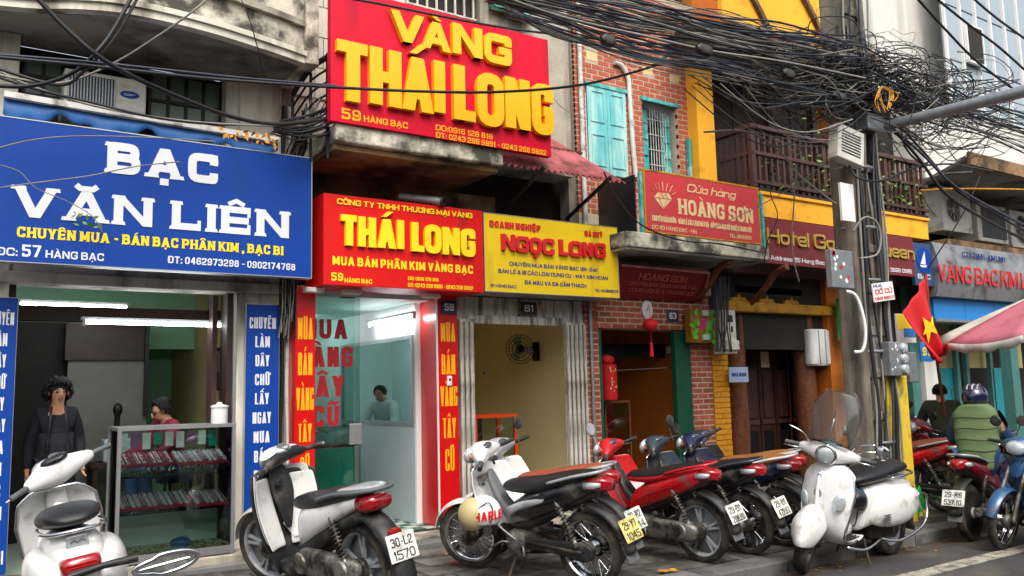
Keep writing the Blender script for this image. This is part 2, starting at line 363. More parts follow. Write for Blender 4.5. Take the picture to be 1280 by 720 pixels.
            L_, R_ = strip([Vector((cx-wid*.4, up+H*.15)), Vector((cx+wid*.4, up+H*.17)), Vector((cx+wid*.3, up+H*.08)), Vector((cx, up))], mt*.8, 0); out.append(('strip', L_, R_, 0))
    return out
def put_polys(mb, polys, ox, oz, depth, f=None, shear=0):
    """polygons -> prisms with front at local y=-depth; each stroke a hair further back so faces never coincide"""
    f = f or (lambda x, z, y: (ox+x+shear*z, y, oz+z))
    for i, p in enumerate(polys):
        yf = -depth-.0012+i*.0004
        if p[0] == 'strip' and isinstance(p, tuple):
            _, L_, R_, cl = p; n = len(L_)
            vs = [f(a.x, a.y, yy) for yy in (yf, 0) for q in (L_, R_) for a in q]
            fs = []
            for k in range(n if cl else n-1):
                j = (k+1) % n
                fs += [(k, j, n+j, n+k), (k, 2*n+k, 2*n+j, j), (n+k, n+j, 3*n+j, 3*n+k)]
            if not cl: fs += [(0, n, 3*n, 2*n), (n-1, 3*n-1, 4*n-1, 2*n-1)]
            mb.add(vs, fs)
        else:
            n = len(p); vs = [f(a.x, a.y, yy) for yy in (yf, 0) for a in p]
            mb.add(vs, [tuple(range(n))]+[(k, (k+1) % n, n+(k+1) % n, n+k) for k in range(n)])
def layout(s, Wt, H, t, gap=None):
    """letter boxes so that the line fills width Wt"""
    gap = t*.55 if gap is None else gap
    units = 0; fixed = 0; items = []
    for ch in s:
        if ch == ' ': items.append((ch, .42)); units += .42; continue
        b = AC[ch][0] if ch in AC else ch
        w = GL.get(b, (.5, []))[0]; items.append((ch, w)); units += w; fixed += t+gap
    fixed -= gap
    k = (Wt-fixed)/max(units, .01); out = []; x = 0
    for ch, w in items:
        if ch == ' ': x += w*k; continue
        out.append((ch, x, w*k)); x += w*k+t+gap
    return out
def text(name, s, m, parent, X0, X1, Z0, Z1, Y, depth=.002, bold=.2, slab=0, shear=0, Fm=None, gap=None):
    """a line of lettering: capital letters stand on Z0, reach Z1, run from X0 to X1, on the plane Y facing -Y"""
    H = Z1-Z0; t = H*bold; mb = MB()
    # stop strokes being wider than the room they have
    n = len(s.replace(' ', '')); t = min(t, (X1-X0)/max(1, n)*.36)
    for ch, x, W in layout(s, X1-X0, H, t, gap): put_polys(mb, letter_polys(ch, W, t, H, slab), X0+x, Z0, depth, shear=shear)
    if Fm is not None: mb.v = [tuple(Fm @ Vector(v)) for v in mb.v]; o = mb.build(name, m, parent)
    else: mb.v = [(a, b+Y, c) for a, b, c in mb.v]; o = mb.build(name, m, parent)
    return o
def ptext(s, m, parent, xl, yt, yb, xr, Y, yr=None, **k):
    X0, X1, Z0, Z1 = pr(xl, yt, yb, xr, Y, yr); return text('lettering', s, m, parent, X0, X1, Z0, Z1, Y, **k)
# ================================================================== materials
mat('asphalt', '3a3a3b', .9, var=.25, scale=3, bump=.5, bscale=180, dirt=('5a5248', .35, 1.3))
mat('gutter_mud', '4a4138', .75, var=.35, scale=4, bump=.5, bscale=60, dirt=('2a241f', .5, 2.2))
mat('paver', '66625c', .7, var=.28, scale=7, bump=.45, bscale=90, dirt=('322e29', .62, 3.1), rand=.3)
mat('grout', '35312c', .95, var=.3, scale=9)
mat('kerb_stone', '686866', .6, var=.2, scale=9, bump=.3, bscale=120, dirt=('45413c', .4, 3), rand=.12)
mat('road_paint', '9d988c', .8, var=.2, scale=14, dirt=('5a554d', .5, 9))
mat('plaster_cream', 'cdc8ba', .85, var=.12, scale=2.5, bump=.25, bscale=50, dirt=('6b665a', .42, 2.6), streak=True)
mat('plaster_grey', 'a39c8e', .9, var=.2, scale=3, bump=.4, bscale=40, dirt=('4a453c', .5, 2.4), streak=True)
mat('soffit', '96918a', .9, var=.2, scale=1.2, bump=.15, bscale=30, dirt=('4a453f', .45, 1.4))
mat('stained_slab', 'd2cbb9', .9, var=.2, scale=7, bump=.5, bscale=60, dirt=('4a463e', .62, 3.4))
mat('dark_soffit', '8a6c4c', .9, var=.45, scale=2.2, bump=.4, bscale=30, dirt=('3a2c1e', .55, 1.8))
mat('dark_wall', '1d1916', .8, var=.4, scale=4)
mat('black_metal', '151515', .5, var=.2, metal=.2)
mat('dark_wood', '33190f', .55, var=.4, scale=9, bump=.25, bscale=50, rand=.15)
mat('maroon_wood', '4a2f2a', .6, var=.25, scale=9, rand=.12)
mat('trunk_wood', '6b3a1d', .7, var=.4, scale=14, bump=.6, bscale=30)
mat('sign_blue', '003a90', .5, var=.06, scale=2, spec=.25, dirt=('0a3c86', .12, 2.2), streak=True)
mat('sign_white', 'd5d8dc', .5, var=.04)
mat('sign_yellow', 'f2d20a', .5, var=.05)
mat('sign_crimson', 'c60229', .5, var=.05, scale=2, spec=.25, dirt=('9a1230', .1, 2.4), streak=True)
mat('sign_red', 'cc0708', .45, var=.05, spec=.3, dirt=('a01410', .1, 2.4), streak=True)
mat('letter_gold', 'f0b000', .4, var=.05)
mat('letter_orange', 'f5a800', .5, var=.05)
mat('board_yellow', 'e0bf18', .5, var=.08, scale=2, spec=.3, dirt=('b89a20', .15, 2.6), streak=True)
mat('letter_navy', '1b2a78', .5, var=.05)
mat('letter_red', 'c60d18', .4, var=.05, coat=.2)
mat('panel_red', 'c40a0c', .3, var=.08, coat=.4)
mat('dull_red', 'c3343c', .6, var=.1, scale=2, dirt=('a8453f', .3, 3))
mat('letter_tan', 'd6c08e', .6, var=.1)
mat('wine_red', '7d0a16', .5, var=.15, scale=2)
mat('letter_pink', 'b5584e', .6, var=.15)
mat('ochre', 'b98516', .7, var=.15, scale=3, dirt=('6a4a12', .4, 4))
mat('fascia_yellow', 'eeac24', .7, var=.06, scale=3, dirt=('c98a1a', .3, 3))
mat('orange_wall', 'b8630a', .75, var=.14, scale=1.5, dirt=('8a4a0c', .2, 1.2))
mat('yellow_brick', 'd99412', .75, var=.12, scale=6, bump=.3, bscale=60)
mat('brick', 'a05038', .85, var=.22, scale=16, bump=.4, bscale=120, rand=.28)
mat('mortar', 'b3a592', .95, var=.2, scale=12)
mat('tile_cream', 'cdb98a', .6, var=.1)
mat('turquoise', '2f9c9a', .6, var=.15, scale=6, dirt=('8fc4bd', .4, 6))
mat('turquoise_light', '63b5b9', .65, var=.12, scale=6, dirt=('a5cfc9', .5, 5), streak=True)
mat('green_door', '0d4a34', .45, var=.2, scale=6)
mat('white_paint', 'd8d5cd', .6, var=.08, scale=6, dirt=('8a8478', .4, 8), streak=True)
mat('gate_paint', 'c9c4ba', .6, var=.1, scale=12, dirt=('5e574e', .5, 14), streak=True)
mat('beige_wall', 'f0deaa', .8, var=.08, scale=2)
mat('olive_wall', 'b0a06c', .85, var=.12, scale=2)
mat('green_wall', '93c49f', .85, var=.08, scale=2)
mat('grey_board', '77756d', .8, var=.1)
mat('teal_wall', 'd9e6e3', .7, var=.05)
mat('teal_panel', '12917c', .35, var=.06, coat=.3)
mat('grey_panel', 'b3bfc2', .45, var=.05)
mat('plain_white', 'dcdcda', .5, var=.04)
mat('aluminium', 'b9bbbc', .35, metal=.8, var=.08)
mat('galvanised', '8d9296', .45, metal=.6, var=.2, scale=12)
mat('chrome', 'd5d7da', .12, metal=1, var=.05)
mat('tube_light', 'f2fbff', .3, var=0, emit=22)
mat('lamp_body', 'cfd2d0', .5, var=.05)
mat('tray_cloth', 'dcd6de', .5, var=.3, scale=70); mat('tray_lilac', '9a5a86', .5, var=.3, scale=70)
mat('number_blue', '16264f', .4, var=.05)
mat('number_black', '17181c', .4, var=.05)
mat('rust_sheet', 'a8555a', .7, var=.2, scale=6, dirt=('6e3a35', .5, 4))
mat('pipe_white', 'c9c9c4', .45, var=.1, dirt=('77736a', .35, 6))
mat('ac_white', 'c9c8bf', .5, var=.08, dirt=('8a857a', .3, 4))
mat('window_green', '56665a', .25, var=.2, scale=2)
mat('awning_blue', '1d5a9c', .5, var=.2, scale=5)
mat('rust_metal', '59361f', .7, var=.4, scale=12)
mat('orange_paint', 'd9430f', .4, var=.08)
mat('leaf', '5f7d1f', .6, var=.35, scale=20)
mat('leaf_dark', '2f4a1a', .6, var=.3, scale=20)
mat('dry_leaf', 'c98a12', .6, var=.3, scale=20)
mat('red_cloth', 'c20a12', .7, var=.12)
mat('skin', 'c08d6c', .5, var=.08, scale=8)
mat('skin_shade', '9c6a4c', .5, var=.1, scale=8)
mat('hair', '0c0a0a', .45, var=.3, scale=40, bump=.6, bscale=120)
mat('navy_cloth', '12161f', .85, var=.2, scale=10, bump=.2)
mat('maroon_cloth', '7a0f33', .8, var=.15, bump=.2)
mat('concrete_pole', '7f776a', .9, var=.25, scale=6, bump=.5, bscale=70, dirt=('3a352e', .6, 4), streak=True)
mat('cable', '14161a', .55, var=.2)
mat('cable_blue', '2b3340', .5, var=.25)
mat('cable_grey', '7d7a72', .6, var=.2)
mat('sky_blue_panel', '1a76bd', .5, var=.08)
mat('steel_sign', '9b9c9e', .3, metal=.55, var=.12, scale=2, dirt=('6b6b6b', .4, 3))
mat('cladding', '93a3ad', .25, var=.08, scale=1, coat=.4)
mat('offwhite_wall', 'c9c8c2', .85, var=.06, scale=.8, dirt=('97948a', .4, .9), streak=True)
mat('teal_post', '3f6f6a', .6, var=.2, scale=6)
glassmat('clear_glass', 'e3efea')
glassmat('shop_glass', 'd2e8e2', ior=1.45)
glassmat('case_glass', 'e6f2ee', ior=1.5, rough=.01)
mat('mirror', 'b4cdc9', .03, metal=1, var=0)
mat('pale_green_tile', 'a9b8a8', .5, var=.1); mat('dark_green_tile', '2f5148', .5, var=.1)
F = 8.5   # facade line of the shops
# ================================================================== ground
KY = 5.18; KH = .10
g = tag(B('road', 'asphalt', None, -60, 160, -40, 4.95, -.3, 0), kind='structure')
g = tag(B('gutter', 'gutter_mud', None, -60, 160, 4.95, KY, -.3, -.004), kind='structure')
g = tag(B('far_ground', 'grout', None, -60, 160, F+6.1, 60, -.3, .02), kind='structure')
m = MB()
for i in range(24):   # worn edge line along the road
    x0 = -6+i*1.5
    m.add([(x0, 4.30+rnd.uniform(-.01,.01), .004), (x0+1.49, 4.30+rnd.uniform(-.01,.01), .004), (x0+1.49, 4.49+rnd.uniform(-.01,.01), .004), (x0, 4.49+rnd.uniform(-.01,.01), .004)], [(0,1,2,3)])
tag(m.build('road_line', 'road_paint'), kind='structure')
pav = tag(B('pavement', 'grout', None, -60, 160, KY+.31, F+6.1, -.3, KH-.012), kind='structure')
kb = MB().box(0, .985, 0, .30, -.3, 0).mesh('kerb_stone', 'kerb_stone')
kerb = tag(B('kerb', 'grout', None, -60, 160, KY+.004, KY+.306, -.3, KH-.02), kind='structure')
for i in range(20):
    o = link('kerb_stone', kb, kerb); o.location = (.4+i*1.0, KY, KH+rnd.uniform(-.003,.003))
    md = o.modifiers.new('b', 'BEVEL'); md.width = .012; md.segments = 2
TS = .40
tm = [MB().box(0, TS-.008, 0, TS-.008, -.03, 0).mesh('paving_tile', 'paver') for _ in range(1)]
for j in range(8):
    for i in range(40):
        x = .2+i*TS; y = KY+.32+j*TS
        if y+TS > F-.02: continue
        o = link('paving_tile', tm[0], pav); o.location = (x+(j % 2)*.5*TS, y, KH+rnd.uniform(-.004,.004)); o.rotation_euler = (rnd.uniform(-.006,.006), rnd.uniform(-.006,.006), 0)
# litter on the ground
def scrap(label, name, cat, x, y, z, m_, s=.05):
    mb = MB(); k = 5
    for i in range(k):
        a = rnd.uniform(0, 6.3); c = Vector((rnd.uniform(-s,s), rnd.uniform(-s,s), rnd.uniform(.002,.012)))
        mb.add([c+Vector((math.cos(a+t)*s*.7, math.sin(a+t)*s*.5, rnd.uniform(0,.012))) for t in (0,1.7,3.2,4.9)], [(0,1,2,3)])
    o = mb.build(name, m_, loc=(x, y, z+.004)); return tag(o, label, cat)
p_ = P(182, 704, Z=KH); scrap('small white crumpled paper scrap on the pavement left of the black and white scooter', 'paper_scrap', 'litter', p_.x+.9, p_.y, KH, 'plain_white', .035)
p_ = P(833, 715, Z=KH); scrap('dry orange leaf lying on the pavement behind the yellow plated motorcycle', 'fallen_leaf', 'leaf', p_.x, p_.y, KH, 'dry_leaf', .06)
p_ = P(565, 706, Z=KH); scrap('red scrap lying under the front wheel of the white motorcycle with the helmet', 'paper_scrap', 'litter', p_.x, p_.y, KH, 'red_cloth', .045)
mb = [MB(), MB()]
for i in range(150):   # gutter litter and fallen leaves gather along the kerb
    x = rnd.uniform(1.5, 12); y = KY-abs(rnd.gauss(0, .13))-.01 if i % 3 else rnd.uniform(KY+.35, 8.1); z = .004 if i % 3 else KH+.006; a = rnd.uniform(0, 6.3); s = rnd.uniform(.008, .026)
    mb[i % 2].add([(x+math.cos(a+t)*s*(1 if k % 2 else .6), y+math.sin(a+t)*s, z+rnd.uniform(0, .008)) for k, t in enumerate((0, 1.5, 3.1, 4.7))], [(0,1,2,3)])
for b3, m_, lab in zip(mb, ('dry_leaf', 'grey_board'), ('scattered dry leaf bits along the kerb and pavement', 'scattered grey litter bits along the kerb and pavement')):
    tag(b3.build('litter', m_), lab, 'litter', kind='stuff')
# ================================================================== shop 57, cream plaster with a curved balcony
b57 = thing('shop_building', 'old cream plaster shop building with stained curved balcony above the blue signboard', 'building', (0, F, 0))
def W(name, m_, par, x0, x1, y0, y1, z0, z1, bevel=0, **k):   # box in world coordinates under a thing whose base is at (0,F,0)
    return B(name, m_, par, x0, x1, y0-F, y1-F, z0, z1, bevel, **k)
def Wm(mb): mb.v = [(a, b-F, c) for a, b, c in mb.v]; return mb
W('column', 'plaster_cream', b57, 2.43, 2.86, F, F+.45, -.1, 4.955, .01)
W('column', 'plaster_cream', b57, -.35, .47, F, F+.45, -.1, 4.955, .01)
W('lintel', 'plaster_cream', b57, .47, 2.43, F+.02, F+.4, 2.72, 3.55)
W('cornice', 'plaster_cream', b57, -.35, 2.86, F-.05, F-.001, 2.70, 2.80, .01)
W('wall', 'plaster_cream', b57, 2.30, 2.43, F+.05, F+.4, 3.55, 4.955)
W('threshold', 'plaster_grey', b57, .0, 2.95, F-.25, F+.1, -.1, .22, .015)
W('threshold', 'kerb_stone', b57, .0, 2.95, F-.33, F-.25, -.1, .15, .015)
# dark window band below the balcony
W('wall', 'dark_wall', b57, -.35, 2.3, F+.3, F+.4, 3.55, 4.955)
def window_grid(par, x0, x1, z0, z1, y, nx, nz, pane, bars, off=F):
    fr = MB(); w = .03
    for i in range(nx+1):
        x = x0+(x1-x0)*i/nx; fr.box(x-w/2, x+w/2, y-off-.03, y-off+.01, z0, z1)
    for j in range(nz+1):
        z = z0+(z1-z0)*j/nz; fr.box(x0-w/2, x1+w/2, y-off-.034, y-off+.006, z-w/2, z+w/2)
    o = fr.build('window', bars, par)
    pm = MB().box(0, (x1-x0)/nx-w, 0, .01, 0, (z1-z0)/nz-w).mesh('pane', pane)
    for i in range(nx):
        for j in range(nz):
            q = link('pane', pm, o); q.location = (x0+(x1-x0)*i/nx+w/2, y-off-.008, z0+(z1-z0)*j/nz+w/2)
for (a, b_, c, d) in ((187, 90, 160, 296), (30, 70, 118, 78)):
    X0, X1, Z0, Z1 = pr(a, b_, c, d, F+.24); window_grid(b57, X0, X1, Z0, Z1, F+.24, 5 if a > 100 else 2, 2, 'window_green', 'black_metal')
# curved balcony: slab, moulded band and parapet follow one curve
cur = spline([(-1.2, 8.15), (-.3, 8.05), (.45, 7.86), (.84, 7.66), (1.2, 7.55), (1.8, 7.57), (2.45, 7.72), (2.86, 7.85)], 5)
mb = MB(); n = len(cur)
vs = [(p.x, p.y-F, z) for z in (4.96, 5.06) for p in cur]+[(p.x, .3, z) for z in (4.96, 5.06) for p in cur]
fs = []
for i in range(n-1):
    fs += [(i, i+1, n+i+1, n+i), (2*n+i, 2*n+i+1, i+1, i), (n+i, n+i+1, 3*n+i+1, 3*n+i)]
fs += [(n-1, 3*n-1, 4*n-1, 2*n-1), (0, n, 3*n, 2*n)]
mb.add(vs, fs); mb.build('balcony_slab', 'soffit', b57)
def band(z0, z1, out, name, m_, th=.1):
    mb = MB(); nrm = []
    for i, p in enumerate(cur):
        d = (cur[min(i+1, n-1)]-cur[max(i-1, 0)]).normalized(); nrm.append(Vector((d.y, -d.x)))
    q = []
    for zz, oo in ((z0, out-th), (z0, out), (z1, out), (z1, out-th)): q += [(p.x+nrm[i].x*oo, p.y+nrm[i].y*oo-F, zz) for i, p in enumerate(cur)]
    fs = [(k*n+i, k*n+i+1, ((k+1) % 4)*n+i+1, ((k+1) % 4)*n+i) for k in range(4) for i in range(n-1)]+[(0, n, 2*n, 3*n), (n-1, 4*n-1, 3*n-1, 2*n-1)]
    mb.add(q, fs); return mb.build(name, m_, b57, smooth='angle')
band(4.93, 5.0, .03, 'moulding', 'plaster_cream'); band(5.0, 5.05, .055, 'moulding', 'plaster_cream'); band(5.06, 5.30, .0, 'parapet', 'stained_slab')
band(5.30, 5.36, .05, 'moulding', 'plaster_grey'); band(5.36, 6.6, .01, 'parapet', 'stained_slab')
W('balcony_end', 'stained_slab', b57, 2.86, 3.0, 7.80, F+.3, 4.93, 6.6, .01)
W('wall', 'plaster_cream', b57, -1.5, 2.86, F+.3, F+.5, 5.06, 7.5)
MB().cyl((2.72, 7.72-F, 5.62), (2.80, 7.45-F, 5.66), .018).build('drain_spout', 'rust_metal', b57)
# room behind
RY = 12.2
W('floor', 'pale_green_tile', b57, .0, 2.95, F+.1, RY, .05, .2)
W('ceiling', 'plain_white', b57, .0, 2.95, F+.4, RY, 3.3, 3.4)
W('wall', 'green_wall', b57, .1, 2.9, RY, RY+.1, .2, 3.3)
W('wall', 'olive_wall', b57, 2.62, 2.74, F+.45, RY, .2, 3.3)
W('wall', 'dark_wall', b57, -.3, -.2, F+.45, RY, .2, 3.3)
W('wall', 'green_wall', b57, -.2, 2.62, 11.0, 11.1, 2.28, 3.3)
W('transom', 'dark_wood', b57, .47, 2.43, F+.45, F+.6, 2.42, 2.56)
W('jamb', 'maroon_wood', b57, 2.27, 2.32, F+.3, F+.5, .22, 2.7)
W('jamb', 'dark_wood', b57, 2.35, 2.42, F+.06, F+.3, .22, 2.7)
W('jamb', 'aluminium', b57, 2.40, 2.428, F+.01, F+.05, .22, 2.7)
W('jamb', 'dark_wood', b57, .475, .53, F+.1, F+.3, .22, 2.7)
X0, X1, Z0, Z1 = pr(82, 404, 450, 182, 10.4); W('cabinet', 'dark_wood', b57, X0, X1, 10.4, 10.8, Z0, Z1)
X0, X1, Z0, Z1 = pr(82, 450, 620, 182, 10.45); W('partition', 'grey_board', b57, X0, X1, 10.45, 10.5, Z0, Z1)
X0, X1, Z0, Z1 = pr(181, 400, 520, 186, 10.35); W('post', 'black_metal', b57, X0, X1, 10.35, 10.4, Z0, Z1)
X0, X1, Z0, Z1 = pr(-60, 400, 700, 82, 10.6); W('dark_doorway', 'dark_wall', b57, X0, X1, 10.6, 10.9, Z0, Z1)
def tube_lamp(a, b_, label, grp=None, z=0, box=True):
    a = Vector(a); b_ = Vector(b_); t = thing('tube_lamp', label, 'lamp', tuple(a), group=grp); d = b_-a
    MB().cyl((0,0,0), tuple(d), .016, n=10).build('tube', 'tube_light', t)
    MB().bar(tuple(Vector((0,.02,.035))-d*.03), tuple(d*1.03+Vector((0,.02,.035))), .05, .03).build('batten', 'lamp_body', t)
    for e in (-.02, 1.0): MB().bar(tuple(d*e+Vector((0,0,-.01))), tuple(d*(e+.02)+Vector((0,0,-.01))), .035, .06).build('end_cap', 'lamp_body', t)
    return t
a = P(25, 380, Y=9.6); b_ = P(158, 386.5, Y=9.6); tube_lamp(a, (b_.x, b_.y, a.z-.005), 'upper left fluorescent tube lamp above the dark beam of the blue shop')
a = P(107, 402.5, Y=F+.42); b_ = P(282, 406.5, Y=F+.42); tube_lamp(a, (b_.x, b_.y, a.z-.005), 'long fluorescent tube lamp under the dark beam over the showcase')
# hanging wires and wall clutter inside
hk = thing('hanging_rack', 'dark rack of black straps hanging on the wall right of the seated woman', 'rack', (2.56, 9.6, 1.75)); mbx = MB()
for k in range(7): mbx.tube([(0, -.15+.05*k, .45), (-.04, -.15+.05*k, .2), (-.02, -.14+.05*k, 0)], .018, 6)
mbx.box(-.02, .02, -.2, .2, .43, .47).build('straps', 'black_metal', hk)
# ------------------------------------------------------------------ 57 signboard
def board(name, label, cat, xl, yt, yb, xr, Y, depth, m_face, m_frame='aluminium', yr=None, grp=None, fr=.02):
    X0, X1, Z0, Z1 = pr(xl, yt, yb, xr, Y, yr)
    t = thing(name, label, cat, ((X0+X1)/2, Y, Z0), group=grp)
    def ch(o): o.location = Vector(o.location)-t.location; return o
    B('panel', m_face, t, X0-t.location.x, X1-t.location.x, .0, depth, 0, Z1-Z0, .003)
    if m_frame:
        mb = MB(); x0, x1, z1 = X0-t.location.x, X1-t.location.x, Z1-Z0
        for q in ((x0-fr, x0, -.004, depth, -fr, z1+fr), (x1, x1+fr, -.004, depth, -fr, z1+fr), (x0, x1, -.004, depth, -fr, 0), (x0, x1, -.004, depth, z1, z1+fr)): mb.box(*q)
        mb.build('frame', m_frame, t)
    t['_'] = 0; del t['_']
    return t, (X0, X1, Z0, Z1)
def line(t, s, m_, xl, yt, yb, xr, yr=None, depth=.003, **k):
    Y = t.location.y; X0, X1, Z0, Z1 = pr(xl, yt, yb, xr, Y, yr)
    c = t.location
    return text('lettering', s, m_, t, X0-c.x, X1-c.x, Z0-c.z, Z1-c.z, 0, depth=depth, **k)
s57, _ = board('shop_sign', 'big blue signboard with white slab letters over the left shop', 'sign', -45, 139, 323, 389, 8.02, .12, 'sign_blue', 'aluminium', yr=265, fr=.008)
line(s57, 'BẠC', 'sign_white', 134, 177, 215, 273, yr=207, slab=1, bold=.30, depth=.006, gap=.05)
line(s57, 'VĂN LIÊN', 'sign_white', 16, 231, 270, 361, yr=275, slab=1, bold=.29, depth=.006, gap=.05)
line(s57, 'CHUYÊN MUA - BÁN BẠC PHÂN KIM , BẠC BI', 'sign_yellow', 21, 283, 296, 354, yr=307, slab=1, bold=.24)
line(s57, 'ĐC:', 'sign_white', -4, 308.6, 318.6, 22, bold=.2)
line(s57, '57', 'sign_white', 27.5, 305.5, 320.5, 51.5, bold=.2)
line(s57, 'HÀNG BẠC', 'sign_white', 57, 312.5, 322, 130, bold=.2)
line(s57, 'ĐT: 0462973298 - 0902174768', 'sign_white', 210, 319.8, 328.6, 369, yr=331, bold=.2)
for (xl, xr, lab) in ((306, 347.8, 'narrow vertical blue sign of white words on the column right of the showcase'), (-26, 15.5, 'narrow vertical blue sign of white words cut by the left picture edge')):
    v, bb = board('vertical_sign', lab, 'sign', xl, 380 if xl > 0 else 371, 690 if xl > 0 else 722, xr, 8.44, .04, 'sign_blue', 'aluminium', yr=530, fr=.004)
    x0, x1 = bb[0]-v.location.x, bb[1]-v.location.x; hh = bb[3]-bb[2]; w_ = x1-x0
    for k, (s, f0) in enumerate((('CHUYÊN', .8), ('LÀM', .44), ('DÂY', .42), ('CHỮ', .44), ('LẤY', .42), ('NGAY', .55), ('MUA', .48), ('BÁN', .44), ('BẠC', .44), ('PHÂN', .56), ('KIM', .44), ('BẠC BI', .8))):
        zc = hh-(24+k*24.3)/310*hh; text('lettering', s, 'sign_white', v, -w_*f0/2, w_*f0/2, zc-.055, zc+.055, 0, bold=.22)
# ------------------------------------------------------------------ air conditioner and blue awning rail of 57
def ac_unit(label, xl, yt, yb, xr, Y, depth=.3, fan=True, yr=None, grille=False, logo=True, grp=None):
    X0, X1, Z0, Z1 = pr(xl, yt, yb, xr, Y, yr); t = thing('air_conditioner', label, 'air conditioner', ((X0+X1)/2, Y, Z0), group=grp)
    w = (X1-X0)/2; h = Z1-Z0
    B('casing', 'ac_white', t, -w, w, 0, depth, 0, h, .015)
    if fan:
        r = min(h*.42, w*.5); cx = -w*.28
        mb = MB(); mb.lathe((cx, -.002, h/2), (0,-1,0), [(r*1.02, 0), (r*1.04, .012), (r*.97, .014), (r*.95, 0)], 24)
        for k in range(5): mb.tube([(cx+r*(.2+.16*k)*math.cos(a_), -.012, h/2+r*(.2+.16*k)*math.sin(a_)) for a_ in [2*math.pi*i/20 for i in range(20)]], .003, 4, closed=True)
        for k in range(8): mb.bar((cx, -.014, h/2), (cx+r*math.cos(k*.785), -.014, h/2+r*math.sin(k*.785)), .006)
        mb.build('fan_grille', 'ac_white', t)
        mb = MB(); mb.lathe((cx, -.001, h/2), (0,-1,0), [(0, .001), (r*.94, .001)], 24); mb.build('fan_opening', 'dark_soffit', t)
        mb = MB(); mb.lathe((cx, -.005, h/2), (0,-1,0), [(r*.22, 0), (r*.2, .012), (0, .013)], 12); mb.build('fan_hub', 'galvanised', t)
    if grille:
        mb = MB(); x0, x1 = (-w*.9, w*.2) if logo else (-w*.75, w*.85)
        for k in range(16): x = x0+(x1-x0)*k/15; mb.box(x-.006, x+.006, -.015, -.001, h*.12, h*.88)
        mb.build('grille', 'galvanised', t)
        B('grille_opening', 'black_metal', t, x0, x1, -.004, .001, h*.1, h*.9)
    if logo:
        mb = MB(); mb.lathe((w*.58, -.001, h*.6), (0,-1,0), [(0, .004), (.085, .004), (.085, 0)], 20)
        for i, v_ in enumerate(mb.v): mb.v[i] = (v_[0], v_[1], h*.6+(v_[2]-h*.6)*.42)
        q = mb.build('logo', 'sign_blue', t); text('lettering', 'Carrier'.upper() if 0 else 'ar', 'sign_white', q, w*.58-.05, w*.58+.05, h*.6-.012, h*.6+.012, -.006)
    return t
ac_unit('old white window air conditioner with blue oval badge under the left balcony', 80, 84, 138, 183, F-.1, .4, fan=False, grille=True, yr=118)
rail = thing('awning_roll', 'rolled blue canvas awning on a long rail above the blue signboard', 'awning', (0, 8.1, 0))
a = P(5, 118, Y=8.1); b_ = P(348, 176, Y=8.1)
MB().bar((a.x, 0, a.z), (b_.x, 0, b_.z), .07, .05).build('rail', 'pipe_white', rail)
mb = MB()
mb.sheet(lambda u, v: (a.x+(b_.x-a.x)*u, .03-.02*math.sin(v*3), a.z+(b_.z-a.z)*u-.02-v*(.14+.05*math.sin(u*23)+.03*math.sin(u*61))), 60, 4)
mb.build('canvas', 'awning_blue', rail, smooth=True, solid=.006)
for u in (.02, .33, .7, .98): MB().bar((a.x+(b_.x-a.x)*u, .02, a.z-.02), (a.x+(b_.x-a.x)*u, .42, a.z-.05), .025).build('bracket', 'rust_metal', rail)
def leaf_cluster(label, px, py, Y, n_, m_, spx=.12, spz=.06, name='fallen_leaves'):
    p = P(px, py, Y=Y); mb = MB()
    for i in range(n_):
        c = Vector((rnd.uniform(-spx,spx), rnd.uniform(-.06,.04), rnd.uniform(-spz,spz))); d = Vector((rnd.uniform(-1,1), rnd.uniform(-.4,.4), rnd.uniform(-1,1))).normalized(); s = d.cross(Vector((rnd.uniform(-1,1),1,rnd.uniform(-1,1)))).normalized()
        L_ = rnd.uniform(.04,.08); mb.add([c, c+d*L_*.5+s*L_*.25, c+d*L_, c+d*L_*.5-s*L_*.25], [(0,1,2,3)])
    return tag(mb.build(name, m_, loc=tuple(p)), label, 'leaves')
leaf_cluster('cluster of dry yellow leaves lying on the top right edge of the blue signboard', 312, 171, 8.0, 46, 'dry_leaf', .26, .035)
leaf_cluster('few green and orange leaves caught on a wire across the white letters of the blue sign', 108, 278, 7.95, 12, 'leaf', .12, .06)
# ------------------------------------------------------------------ glass showcase of 57
X0, X1 = P(147, 620, Y=8.3).x, P(291, 605, Y=8.3).x; Zt = P(147, 537, Y=8.3).z; Zb = P(150, 702, Y=8.3).z
sh = thing('glass_showcase', 'aluminium framed glass showcase with pink jewellery trays at the blue shop', 'showcase', ((X0+X1)/2, 8.3, 0))
w = (X1-X0)/2; D_ = .5
r_ = .016
for x in (-w, w):
    for y in (0, D_): B('frame_post', 'aluminium', sh, x-r_, x+r_, y-r_, y+r_, .08, Zt-r_)
for z, nm in ((Zt, 'top_rail'), (Zb, 'bottom_rail')):
    hh = .016 if nm == 'top_rail' else .035
    q = MB(); q.box(-w-.018, w+.018, -.02, .014, z-hh, z+hh); q.box(-w-.018, w+.018, D_-.014, D_+.02, z-hh, z+hh); q.box(-w-.018, -w+.014, .015, D_-.015, z-hh, z+hh); q.box(w-.014, w+.018, .015, D_-.015, z-hh, z+hh); q.build(nm, 'aluminium', sh)
for nm, q in (('glass_pane', (-w+.017, w-.017, -.004, .004, Zb+.036, Zt-.017)), ('glass_pane', (-w-.004, -w+.004, .018, D_-.018, Zb+.036, Zt-.017)), ('glass_pane', (w-.004, w+.004, .018, D_-.018, Zb+.036, Zt-.017)), ('glass_top', (-w+.015, w-.015, .015, D_-.015, Zt-.004, Zt+.004))):
    B(nm, 'case_glass', sh, *q)
B('base', 'plaster_grey', sh, -w, w, .0, D_, -.0+.2, Zb-.036)
B('base_board', 'pale_green_tile', sh, -w+.02, w-.02, .02, D_-.02, Zb-.03, Zb+.01)
